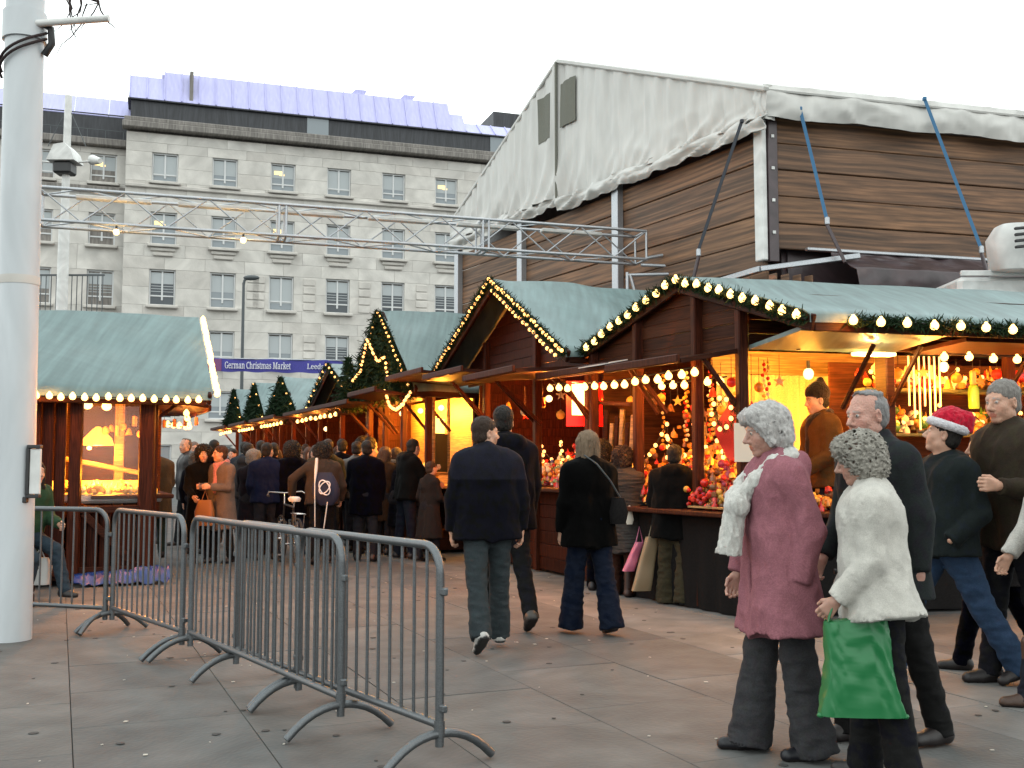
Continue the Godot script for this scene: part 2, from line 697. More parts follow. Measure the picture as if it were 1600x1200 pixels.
func ground() -> void:
	var g := MB.new()
	g.q(Vector3(-150, -0.02, 40), Vector3(150, -0.02, 40), Vector3(150, -0.02, -220), Vector3(-150, -0.02, -220), Vector3.UP)
	var gr := struct("ground", g, M.ground)
	var pv := MB.new()
	pv.box(at(6, -4, -0.016), Vector3(0.1, 0.002, 0.1))
	var pave := Node3D.new()
	pave.name = "pavement"
	add_child(pave)
	pave.set_meta("kind", "structure")
	var bs := Basis(R, Vector3.UP, -S)
	var meshes := {}
	var rows := []
	var b := -9.0
	while b < -0.05:
		rows.append([b, 0.9, "slab", 4])
		b += 0.9
	rows.append([0.0, 0.52, "pale_slab", 3])
	rows.append([0.52, 0.52, "pale_slab", 3])
	rows.append([1.04, 0.52, "pale_slab", 3])
	for r in rows:
		var a := -3.2 - rnd(0, 1)
		var end := 11.5 if r[0] > -4.6 else 7.5
		while a < end:
			var len_: float = [0.95, 1.2, 1.2, 1.45][rng.randi() % 4] if r[2] == "slab" else [0.75, 0.9, 1.05][rng.randi() % 3]
			var p := at(a + len_ / 2, r[0] + r[1] / 2)
			if p.z < -3.6 and p.x > p.z * 0.6 - 0.6 and p.x < -p.z * 0.6 + 0.6:
				var key := "%s_%.2f" % [r[2], len_]
				if not meshes.has(key):
					var m := MB.new()
					m.box(Vector3.ZERO, Vector3(r[1] - 0.005, 0.05, len_ - 0.005), Basis.IDENTITY, 0.002)
					meshes[key] = m.mesh()
				var o := put("paving_slab", meshes[key], M["%s%d" % [r[2], rng.randi() % r[3]]], pave)
				o.transform = Transform3D(bs * Basis(Vector3(0, 0, 1), rnd(-0.002, 0.002)), p + Vector3(0, -0.025 + rnd(-0.0015, 0.0015), 0))
			a += len_
	var lt := MB.new()
	for i in 130:
		var p := at(rnd(-2, 9), rnd(-5.5, 1.2), 0.004)
		var s := rnd(0.008, 0.024)
		lt.box(p, Vector3(s, 0.003, s * rnd(0.4, 1.2)), Basis(Vector3.UP, rnd(0, 3)))
	var l := obj("litter", lt, M.litter)
	tag(l, "pale specks of litter trodden into the grey paving", "litter")
	l.set_meta("kind", "stuff")
	var gm := MB.new()
	for i in 220:
		var p := at(rnd(-2, 9), rnd(-6.5, 1.4), 0.0035)
		var r := rnd(0.01, 0.026)
		var ring := []
		for k in 7: ring.append(Vector2(cos(TAU * k / 7) * r * rnd(0.8, 1.2), sin(TAU * k / 7) * r * rnd(0.8, 1.2)))
		gm.prism(ring, p, R, S, Vector3.UP, -0.001, 0.001)
	var gu := obj("gum_spots", gm, M.gum)
	tag(gu, "dark flattened gum spots dotted over the grey paving", "gum")
	gu.set_meta("kind", "stuff")

func building() -> void:
	var root := thing("office_building", "pale stone office building with rows of windows and blue metal roof", "building", Vector3(-18, 0, -66), 0.3264)
	var rowsy := [[0.9, 2.6], [4.2, 5.95], [7.55, 9.75], [11.2, 13.45], [15.0, 17.05], [18.95, 20.8]]
	var cols := [-3.87, -0.25, 3.38, 7.0, 10.66, 14.3, 17.93]
	var ww := 1.55
	var x0 := -6.19
	var x1 := 20.2
	var back := MB.new()
	back.box(Vector3((x0 + x1) / 2, 11.2, -4.8), Vector3(x1 - x0 - 0.1, 22.4, 9.0))
	back.box(Vector3(-13.2, 10.6, -5.9), Vector3(13.9, 21.2, 8.6))
	obj("wall", back, M.stone_dark, root)
	# stone courses
	var blockm := {}
	var block := func(xa: float, xb: float, ya: float, yb: float, z: float) -> void:
		var m := MB.new()
		m.box(Vector3((xa + xb) / 2, (ya + yb) / 2, z - 0.15), Vector3(xb - xa - 0.01, yb - ya - 0.01, 0.3), Basis.IDENTITY, 0.006)
		obj("stone_block", m, M["stone%d" % (rng.randi() % 4)], root)
	var edges := [x0]
	for c in cols:
		edges.append(c - ww / 2)
		edges.append(c + ww / 2)
	edges.append(x1)
	var low := 0.0
	for r in rowsy.size() + 1:
		var hi: float = rowsy[r][0] if r < rowsy.size() else 22.0
		var k := 2 if hi - low > 1.1 else 1
		for j in k:
			var ya := low + (hi - low) * j / k
			var yb := low + (hi - low) * (j + 1) / k
			var x := x0
			var first := true
			while x < x1 - 0.1:
				var step := 2.42 if not (first and j == 1) else 1.2
				first = false
				var xn := minf(x + step, x1)
				if x1 - xn < 0.6: xn = x1
				block.call(x, xn, ya, yb, 0.0)
				x = xn
		if r < rowsy.size():
			for j in 2:
				var ya: float = rowsy[r][0] + (rowsy[r][1] - rowsy[r][0]) * j / 2.0
				var yb: float = rowsy[r][0] + (rowsy[r][1] - rowsy[r][0]) * (j + 1) / 2.0
				for i in range(0, edges.size(), 2):
					block.call(edges[i], edges[i + 1], ya, yb, 0.0)
			low = rowsy[r][1]
	# grooved panels beside some windows
	for g in [[1.6, 3], [1.95, 3], [5.15, 3], [8.75, 3], [12.6, 3], [5.2, 2], [8.8, 2]]:
		for j in 4:
			var m := MB.new()
			var h: float = (rowsy[g[1]][1] - rowsy[g[1]][0] - 0.1) / 4
			m.box(Vector3(g[0], rowsy[g[1]][0] + 0.05 + h * (j + 0.5), 0.03), Vector3(0.75, h - 0.1, 0.09), Basis.IDENTITY, 0.02)
			obj("grooved_stone", m, M.stone3, root)
	# ledges, cornice, attic, blue roof
	var led := MB.new()
	led.box(Vector3((x0 + x1) / 2, 18.62, 0.06), Vector3(x1 - x0, 0.22, 0.3), Basis.IDENTITY, 0.04)
	obj("string_course", led, M.stone3, root)
	var cor := MB.new()
	cor.box(Vector3((x0 + x1) / 2, 22.35, 0.12), Vector3(x1 - x0 + 0.5, 0.4, 0.9), Basis.IDENTITY, 0.05)
	cor.box(Vector3((x0 + x1) / 2, 22.72, 0.02), Vector3(x1 - x0 + 0.3, 0.3, 0.7), Basis.IDENTITY, 0.05)
	obj("cornice", cor, M.stone_dark, root)
	var att := MB.new()
	att.box(Vector3((x0 + x1) / 2 + 0.1, 23.45, -3.4), Vector3(x1 - x0 - 0.2, 1.3, 6.2))
	obj("attic_wall", att, M.attic, root)
	for w in [5.6, 18.2]:
		var m := MB.new()
		m.box(Vector3(w, 23.55, -0.27), Vector3(1.4, 1.1, 0.06))
		obj("attic_window", m, M.pane_pale, root)
	var edge := MB.new()
	edge.box(Vector3((x0 + x1) / 2 + 0.1, 24.14, -3.4), Vector3(x1 - x0 + 0.2, 0.08, 6.6), Basis.IDENTITY, 0.02)
	obj("roof_edge", edge, M.attic, root)
	# sloping metal roof in sheets with standing seams
	var x := x0 + 0.1
	var i := 0
	while x < x1 - 0.3:
		var wdt := 1.04
		var top := 26.45 if x > -4.2 and x < 14.3 else 25.75
		if x < -4.2: top = 26.0
		if x > 15.4: top = 25.2
		var m := MB.new()
		m.sheet(1, 1, func(u: float, v: float) -> Vector3: return Vector3(x + wdt * u, 24.2 + (top - 24.2) * v, -0.1 - v * 1.2), 0.06)
		obj("roof_sheet", m, M.blue_metal, root)
		var sm := MB.new()
		sm.beam(Vector3(x, 24.22, -0.06), Vector3(x, top + 0.02, -1.28), 0.06, 0.08)
		obj("roof_seam", sm, M.blue_metal, root)
		x += wdt
		i += 1
	var flat := MB.new()
	flat.box(Vector3(5.0, 25.3, -4.0), Vector3(18.4, 2.0, 5.2))
	flat.box(Vector3(17.0, 24.7, -4.0), Vector3(5.6, 0.7, 5.0))
	obj("roof", flat, M.blue_metal, root)
	var dv := MB.new()
	dv.box(Vector3(-2.4, 25.3, -0.8), Vector3(0.22, 2.0, 1.2))
	obj("roof_divider", dv, M.stone_dark, root)
	for cx in [8.2, 11.6]:
		var m := MB.new()
		m.prism([Vector2(-0.5, 0), Vector2(0.4, 0), Vector2(1.0, 0.75), Vector2(0.2, 0.75)], Vector3(cx, 26.3, -2.6), Vector3.RIGHT, Vector3.UP, Vector3.BACK, -0.5, 0.5)
		obj("roof_vent", m, M.blue_metal, root)
	var ph := MB.new()
	ph.box(Vector3(20.2, 25.6, -5.0), Vector3(3.2, 2.6, 4.0))
	obj("plant_room", ph, M.attic, root)
	# left wing, set back
	var wing := func(xa: float, xb: float, ya: float, yb: float) -> void: block.call(xa, xb, ya, yb, -1.4)
	low = 0.0
	for r in rowsy.size() + 1:
		var hi: float = rowsy[r][0] if r < rowsy.size() else 21.2
		for q in [[-15.5, -11.9], [-11.9, -8.9], [-8.9, -6.19]]:
			wing.call(q[0], q[1], low, hi)
		if r < rowsy.size():
			for q in [[-15.5, -11.9], [-10.35, -8.3], [-6.75, -6.19]]:
				wing.call(q[0], q[1], rowsy[r][0], rowsy[r][1])
			low = rowsy[r][1]
	var wc := MB.new()
	wc.box(Vector3(-11, 21.45, -1.35), Vector3(9.6, 0.45, 0.9), Basis.IDENTITY, 0.05)
	obj("cornice", wc, M.stone_dark, root)
	var wl := MB.new()
	wl.box(Vector3(-9.6, 18.5, -1.25), Vector3(6.8, 0.3, 0.5), Basis.IDENTITY, 0.04)
	obj("string_course", wl, M.stone_dark, root)
	var wa := MB.new()
	wa.box(Vector3(-11, 22.5, -4.5), Vector3(9.6, 1.9, 5.6))
	obj("attic_wall", wa, M.attic, root)
	x = -15.4
	while x < -6.4:
		var m := MB.new()
		m.sheet(1, 1, func(u: float, v: float) -> Vector3: return Vector3(x + 2.0 * u, 23.3 + 1.5 * v, -1.65 - v * 1.2), 0.06)
		obj("roof_sheet", m, M.blue_metal, root)
		x += 2.02
	var rail := MB.new()
	rail.beam(Vector3(-15, 22.2, -1.0), Vector3(-6.3, 22.2, -1.0), 0.04, 0.04)
	for k in 9:
		rail.beam(Vector3(-14.8 + k * 1.05, 21.6, -1.0), Vector3(-14.8 + k * 1.05, 22.2, -1.0), 0.035, 0.035)
	obj("roof_railing", rail, M.grey_pole, root)
	# windows
	var fr := {}
	for r in rowsy.size():
		for ci in cols.size() + 2:
			var lw := ci >= cols.size()
			var cx: float = [-7.52, -11.12][ci - cols.size()] if lw else cols[ci]
			var z := -1.6 if lw else -0.2
			var h: float = rowsy[r][1] - rowsy[r][0]
			var key := "%.2f" % h
			if not fr.has(key):
				var f := MB.new()
				for sx in [-1, 1]:
					f.box(Vector3(sx * (ww / 2 - 0.045), h / 2, 0), Vector3(0.09, h - 0.002, 0.09), Basis.IDENTITY, 0.01)
				f.box(Vector3(0, 0.045, 0), Vector3(ww - 0.19, 0.09, 0.088), Basis.IDENTITY, 0.01)
				f.box(Vector3(0, h - 0.045, 0), Vector3(ww - 0.19, 0.09, 0.088), Basis.IDENTITY, 0.01)
				f.box(Vector3(0, h * 0.27, 0.003), Vector3(ww - 0.19, 0.09, 0.086), Basis.IDENTITY, 0.01)
				f.box(Vector3(0, h * 0.55, 0.007), Vector3(0.11, h * 0.8, 0.09), Basis.IDENTITY, 0.01)
				var pn := MB.new()
				pn.box(Vector3(0, 0, 0), Vector3(ww / 2 - 0.12, h * 0.64, 0.02))
				var pl := MB.new()
				pl.box(Vector3(0, 0, 0), Vector3(ww - 0.2, h * 0.2, 0.02))
				fr[key] = [f.mesh(), pn.mesh(), pl.mesh()]
			var w := put("window", fr[key][0], M.frame_white, root, Vector3(cx, rowsy[r][0], z))
			var dark: bool = r == 3 and ci in [0, 3, 4, 5, 7] or r in [2] and ci in [3, 4, 5] or r == 1 and ci == 0
			var pm: Material = M.pane_dark if dark else M.pane_pale
			for s in [-1, 1]:
				put("pane", fr[key][1], pm, w, Vector3(s * (ww / 4 - 0.02), h * 0.6, -0.02))
			put("pane", fr[key][2], pm, w, Vector3(0, h * 0.15, -0.02))
			if r >= 1:
				var bl := MB.new()
				var drop: float = [0.22, 0.3, 0.26, 0.5][rng.randi() % 4]
				if not dark: drop += 0.2
				bl.box(Vector3(0, h * (0.92 - drop / 2), -0.003), Vector3(ww - 0.22, h * drop, 0.012))
				obj("blind", bl, M.blind, w)
				for kk in (4 if dark else 0):
					var sl := MB.new()
					sl.box(Vector3(0, h * (0.62 - kk * 0.075), -0.004), Vector3(ww - 0.24, h * 0.018, 0.012))
					obj("blind_slat", sl, M.blind, w)
			var sill := MB.new()
			sill.box(Vector3(0, -0.09, 0.32), Vector3(ww + 0.35, 0.18, 0.5), Basis.IDENTITY, 0.03)
			obj("sill", sill, M.stone3, w)
			if r == 4 and not lw:
				for kk in 2:
					var br := MB.new()
					br.box(Vector3(0, -0.32 - kk * 0.3, 0.26), Vector3(ww - 0.05 - kk * 0.3, 0.2, 0.22), Basis.IDENTITY, 0.03)
					obj("apron_stone", br, M.stone3, w)
			if [r, ci] in [[5, 2], [5, 5], [4, 0], [4, 2], [5, 7]]:
				var li := MB.new()
				li.box(Vector3(-0.3, h * 0.68, 0.001), Vector3(0.5, 0.24, 0.02))
				li.box(Vector3(-0.05, h * 0.62, 0.004), Vector3(0.3, 0.12, 0.02))
				obj("ceiling_light", li, M.office_light, w)

func tent() -> void:
	var G := Vector3(-0.479, 0, -0.878)      # along the gable
	var F := Vector3(0.964, 0, -0.265)       # along the side
	var root := thing("festival_hall", "tall timber clad festival hall under a white canvas roof", "marquee", Vector3(3.93, 0, -16))
	var GN := Vector3(-0.878, 0, 0.479)      # outwards from the gable
	var FN := Vector3(-0.265, 0, -0.964) * -1.0
	var W := 10.82
	# boards
	var dy := 0.415
	for k in 12:
		var y := 1.75 + k * dy
		var m := MB.new()
		m.box(G * (W / 2) + Vector3(0, y, 0) - GN * 0.02 + GN * 0.012 * (k % 2), Vector3(0.05, dy - 0.012, W - 0.06), Basis(GN, Vector3.UP, -G), 0.012)
		obj("board", m, M["board%d" % (k % 3)], root)
	for k in 6:
		var y := 4.72 + (k + 0.5) * dy
		var m := MB.new()
		m.box(F * 9.1 + Vector3(0, y, 0) + FN * (-0.02 + 0.014 * (k % 2)), Vector3(17.9, dy - 0.012, 0.05), Basis(F, Vector3.UP, FN), 0.012)
		obj("board", m, M["board%d" % ((k + 1) % 3)], root)
	var inner := MB.new()
	inner.box(G * (W / 2) + F * 0.3 + Vector3(0, 3.6, 0) - GN * 0.15, Vector3(0.1, 7.0, W - 0.4), Basis(GN, Vector3.UP, -G))
	inner.box(F * 9.2 + Vector3(0, 3.4, 0) - FN * 0.25, Vector3(17.5, 6.8, 0.1), Basis(F, Vector3.UP, FN))
	obj("inner_wall", inner, M.tarp, root)
	# corner profile, posts on the gable
	var pf := MB.new()
	pf.box(GN * 0.09 + FN * 0.02 + G * 0.06 + Vector3(0, 5.62, 0), Vector3(0.1, 2.2, 0.2), Basis(GN, Vector3.UP, -G), 0.015)
	obj("corner_profile", pf, M.white_plain, root)
	var pb := MB.new()
	pb.box(FN * 0.06 + F * 0.06 + Vector3(0, 5.6, 0), Vector3(0.16, 2.2, 0.08), Basis(F, Vector3.UP, FN), 0.01)
	obj("corner_post", pb, M.tarp, root)
	for k in 4:
		var m := MB.new()
		m.box(FN * 0.11 + F * 0.05 + Vector3(0, 4.95 + k * 0.5, 0), Vector3(0.05, 0.05, 0.02), Basis(F, Vector3.UP, FN), 0.01)
		obj("stud", m, M.white_plain, root)
	for g in [3.95, 7.62, 10.78]:
		var m := MB.new()
		m.box(G * g + GN * 0.08 + Vector3(0, 3.7, 0), Vector3(0.14, 6.0, 0.2), Basis(GN, Vector3.UP, -G), 0.01)
		obj("gable_post", m, M.alloy, root)
	# gable canvas in two panels, creased and gathered at the hem
	var fold := func(g: float, v: float) -> float:
		var hem := exp(-v * 5.0)
		return 0.035 * nz.get_noise_2d(g * 60, v * 9) + hem * 0.13 * nzr.get_noise_2d(g * 13 + v * 14, v * 14) + 0.03 * sin(g * 9.0 + v * 4.0) * nz.get_noise_2d(g * 20, 50)
	var roofy := func(g: float) -> float:
		return 9.6 - absf(g - 5.84) * (2.42 / 5.84 if g < 5.84 else 2.3 / 4.98)
	for pn in [[-0.25, 5.86], [5.82, 10.9]]:
		var m := MB.new()
		m.sheet(110, 36, func(u: float, v: float) -> Vector3:
			var g: float = lerpf(pn[0], pn[1], u)
			var hem := 6.68 + (0.12 if g > 5.84 else 0.0)
			return G * g + Vector3(0, lerpf(hem, maxf(roofy.call(g), hem + 0.1), v), 0) + GN * (0.2 + fold.call(g, v) + (0.03 if g > 5.84 else 0.0)), 0.015)
		obj("gable_canvas", m, M.tent_canvas, root)
		var hm := MB.new()
		hm.sheet(120, 8, func(u: float, v: float) -> Vector3:
			var g: float = lerpf(pn[0], pn[1], u)
			var hem := 6.5 + (0.12 if g > 5.84 else 0.0) + 0.05 * nz.get_noise_2d(g * 16, 3)
			var belly := sin(v * PI) * 0.05
			return G * g + Vector3(0, hem + v * 0.27, 0) + GN * (0.22 + belly + 0.07 * nzr.get_noise_2d(g * 14 + v * 9, v * 12)), 0.015)
		obj("gathered_hem", hm, M.tent_canvas, root)
	for vv in [[5.15, 5.72, 8.2, 9.1], [6.1, 6.62, 8.1, 9.05]]:
		var m := MB.new()
		m.sheet(8, 8, func(u: float, v: float) -> Vector3:
			var g: float = lerpf(vv[0], vv[1], u)
			var y: float = lerpf(vv[2], vv[3], v) - (g - 5.8) * 0.3 * signf(5.8 - g) * 0.0
			return G * g + Vector3(0, y, 0) + GN * (0.245 + fold.call(g, (y - 6.7) / 2.6)), 0.012)
		obj("vent", m, M.tent_vent, root)
	var seam := MB.new()
	seam.beam(G * 5.84 + GN * 0.27 + Vector3(0, 6.6, 0), G * 5.84 + GN * 0.27 + Vector3(0, 9.6, 0), 0.05, 0.05, 0.01)
	obj("seam", seam, M.tent_vent, root)
	# roof sheets
	for sl in [[-0.3, 5.86], [5.82, 10.95]]:
		var m := MB.new()
		m.sheet(24, 40, func(u: float, v: float) -> Vector3:
			var g: float = lerpf(sl[0], sl[1], u)
			return G * g + F * (v * 18.0) - F * 0.25 * (1.0 - v) + Vector3(0, roofy.call(g) + 0.03 - 0.05 * absf(sin(v * PI * 4.0)) * sin(u * PI), 0), 0.03)
		obj("roof_canvas", m, M.tent_canvas, root)
	var vb := MB.new()
	vb.beam(G * 5.84 + GN * 0.22 + Vector3(0, 9.63, 0), G * -0.28 + GN * 0.22 + Vector3(0, 7.1, 0), 0.1, 0.09, 0.03)
	vb.beam(G * 5.84 + GN * 0.22 + Vector3(0, 9.63, 0), G * 10.9 + GN * 0.22 + Vector3(0, 7.3, 0), 0.1, 0.09, 0.03)
	obj("verge_roll", vb, M.tent_canvas, root)
	# side valance with tucked folds
	var va := MB.new()
	va.sheet(240, 12, func(u: float, v: float) -> Vector3:
		var f := -0.15 + u * 18.2
		var z := fmod(f + 0.4, 1.9) / 1.9
		var tuck := absf(z - 0.5) * 2.0
		return F * f + Vector3(0, lerpf(6.66 + 0.07 * tuck, 7.22, v), 0) + FN * (0.22 + 0.06 * sin(v * PI) + 0.07 * (1.0 - absf(v - tuck)) * (1.0 - v) + 0.03 * nzr.get_noise_2d(f * 16, v * 12)), 0.012)
	obj("side_valance", va, M.tent_canvas, root)
	var cn := MB.new()
	cn.sheet(14, 12, func(u: float, v: float) -> Vector3:
		var a := u * PI * 0.56
		var d := GN * cos(a) + FN * sin(a)
		return d * (0.24 + 0.05 * nzr.get_noise_2d(u * 18, v * 14)) + Vector3(0, lerpf(6.66, 7.2, v), 0), 0.012)
	obj("corner_canvas", cn, M.tent_canvas, root)
	# foot of the side wall: ledge, hanging tarpaulin, base rails
	var le := MB.new()
	le.beam(F * 0.6 + FN * 0.1 + Vector3(0, 4.72, 0), F * 18 + FN * 0.1 + Vector3(0, 4.72, 0), 0.1, 0.05, 0.01)
	obj("ledge", le, M.alloy, root)
	var tp := MB.new()
	tp.sheet(70, 14, func(u: float, v: float) -> Vector3:
		var f := 1.0 + u * 17.0
		var y := lerpf(4.68, 4.3, minf(v * 2.0, 1.0)) if v < 0.5 else lerpf(4.3, 2.6, (v - 0.5) * 2.0)
		var out := lerpf(0.1, 0.85, minf(v * 2.0, 1.0))
		return F * f + Vector3(0, y, 0) + FN * (out + 0.09 * nzr.get_noise_2d(f * 25, v * 40)), 0.01)
	obj("tarpaulin", tp, M.tarp, root)
	var rl := MB.new()
	rl.beam(G * 3.6 + GN * 0.25 + Vector3(0, 4.2, 0), G * -0.1 + GN * 0.25 + Vector3(0, 4.36, 0), 0.09, 0.09, 0.01)
	rl.beam(G * -0.1 + GN * 0.25 + Vector3(0, 4.36, 0), F * 1.2 + FN * 0.6 + Vector3(0, 4.55, 0), 0.08, 0.08, 0.01)
	obj("base_rail", rl, M.alloy, root)
	# slatted wooden screen under the corner
	for k in 13:
		var m := MB.new()
		var p := G * (0.9 - k * 0.1) + GN * 0.35
		if k > 8: p = F * ((k - 8) * 0.2) + GN * 0.35 + FN * 0.3
		m.box(p + Vector3(0, 3.7, 0), Vector3(0.03, 1.1, 0.16), Basis(GN, Vector3.UP, -G), 0.006)
		obj("screen_slat", m, M["board%d" % (k % 3)] if k > 4 else M.alloy, root)
	# straps: things of their own
	var strap := func(a: Vector3, b: Vector3, mm: Material, label: String, hook: Vector3) -> void:
		var o := Vector3(3.93, 0, -16)
		var t := thing("ratchet_strap", label, "strap", o + b)
		var m := MB.new()
		m.beam(a - b, Vector3.ZERO, 0.012, 0.05)
		m.box((a - b), Vector3(0.06, 0.06, 0.06), Basis.IDENTITY, 0.01)
		obj("webbing", m, mm, t)
		var r := MB.new()
		r.box(Vector3(0, -0.04, 0.02), Vector3(0.07, 0.12, 0.06), Basis.IDENTITY, 0.015)
		obj("ratchet", r, M.alloy, t)
		var h := MB.new()
		h.beam(Vector3(0, -0.1, 0.02), hook - b, 0.05, 0.05, 0.01)
		obj("hook_bar", h, M.tarp, t)
	strap.call(F * 0.42 + FN * 0.3 + Vector3(0, 6.85, 0), F * 0.68 + FN * 0.55 + Vector3(0, 5.1, 0), M.strap_blue, "blue ratchet strap just right of the hall's white corner profile", F * 0.85 + FN * 0.75 + Vector3(0, 4.4, 0))
	strap.call(F * 2.62 + FN * 0.34 + Vector3(0, 7.2, 0), F * 3.2 + FN * 0.8 + Vector3(0, 4.75, 0), M.strap_blue, "long blue ratchet strap across the middle of the boarded side wall", F * 3.25 + FN * 0.98 + Vector3(0, 4.0, 0))
	strap.call(G * 0.15 + GN * 0.35 + Vector3(0, 6.7, 0), G * 0.75 + GN * 0.75 + Vector3(0, 4.75, 0), M.strap_dark, "dark strap slanting down across the gable boards left of the corner profile", G * 0.82 + GN * 0.8 + Vector3(0, 4.3, 0))

func truss() -> void:
	var A := Vector3(-7.12, 5.08, -15.6)
	var B := Vector3(2.36, 5.0, -18.3)
	var d := (B - A).normalized()
	var side := Vector3(d.z, 0, -d.x).normalized()
	if side.z > 0: side = -side
	var root := thing("lighting_truss", "long grey metal lattice truss spanning high above the market", "truss", A)
	var L := (B - A).length()
	var hgt := 0.5
	var dep := 0.5
	var P := func(t: float, s: int, u: int) -> Vector3: return d * t + side * dep * s + Vector3(0, hgt * u, 0)
	for s in 2:
		for u in 2:
			var m := MB.new()
			m.tube([P.call(0, s, u), P.call(L, s, u)], 0.026, 8)
			obj("chord", m, M.alloy, root)
	var n := 16
	for i in n:
		var t0 := L * i / n
		var t1 := L * (i + 1) / n
		for s in 2:
			var m := MB.new()
			m.tube([P.call(t0 if (i + s) % 2 else t1, s, 0), P.call(t1 if (i + s) % 2 else t0, s, 1)], 0.013, 6)
			obj("brace", m, M.alloy, root)
		for u in 2:
			var m := MB.new()
			m.tube([P.call(t0 if i % 2 else t1, 0, u), P.call(t1 if i % 2 else t0, 1, u)], 0.012, 6)
			obj("brace", m, M.alloy, root)
	for t in [0.0, L * 0.36, L * 0.365 + 0.06, L * 0.7, L * 0.7 + 0.1, L]:
		var m := MB.new()
		for s in 2:
			m.tube([P.call(t, s, 0), P.call(t, s, 1)], 0.022, 6)
		for u in 2:
			m.tube([P.call(t, 0, u), P.call(t, 1, u)], 0.022, 6)
		obj("end_frame", m, M.alloy, root)
	# fluorescent-grey battens lying in the upper lattice
	for k in 6:
		var m := MB.new()
		var t := 0.5 + k * 1.5
		m.beam(P.call(t, 1, 1) * 0.5 + P.call(t, 0, 1) * 0.5 - Vector3(0, 0.06, 0), P.call(t + 1.1, 1, 1) * 0.5 + P.call(t + 1.1, 0, 1) * 0.5 - Vector3(0, 0.06, 0), 0.14, 0.06, 0.01)
		obj("batten", m, M.white_plain, root)
	# clip lamps
	for q in [[1.12, "small lit lamp clipped under the left end of the truss"], [3.0, "small lit lamp clipped under the truss a third of the way along"]]:
		var lp := thing("truss_lamp", q[1], "lamp", A + P.call(q[0], 0, 0) - Vector3(0, 0.1, 0), 0, "lamps under the truss")
		var m := MB.new()
		m.tube([Vector3(0, 0.09, 0), Vector3(0, 0.03, 0)], 0.018, 6)
		obj("clip", m, M.black_paint, lp)
		var g := MB.new()
		g.ball(Vector3(0, -0.02, 0), Vector3(0.05, 0.05, 0.05), 10, 6)
		obj("lamp_glass", g, M.lamp_white, lp)
		lamp(lp, Vector3(0, -0.02, 0), Color(1, 0.8, 0.5), 0.3)
	# scaffold tower at the right end
	var sc := thing("scaffold_bracket", "scaffold tube bracket carrying the right end of the truss", "scaffold", B)
	for pr in [[Vector3(0, 0.02, 0), Vector3(1.1, 0.25, -0.2)], [Vector3(-0.1, -0.1, 0), Vector3(1.7, -0.18, 0)], [Vector3(-0.35, -0.3, 0.1), Vector3(0.4, -0.28, 0.1)], [Vector3(-0.35, -0.25, 0.1), Vector3(-0.35, -1.6, 0.1)], [Vector3(-0.3, -0.3, 0.1), Vector3(0.05, -1.6, 0.1)], [Vector3(0.6, 0.35, -0.1), Vector3(0.6, -0.4, -0.1)], [Vector3(1.05, 0.22, -0.2), Vector3(2.6, 0.12, -0.4)], [Vector3(1.2, -0.2, 0), Vector3(2.7, -0.05, 0.2)]]:
		var m := MB.new()
		m.tube([pr[0], pr[1]], 0.03, 8)
		obj("scaffold_tube", m, M.alloy, sc)

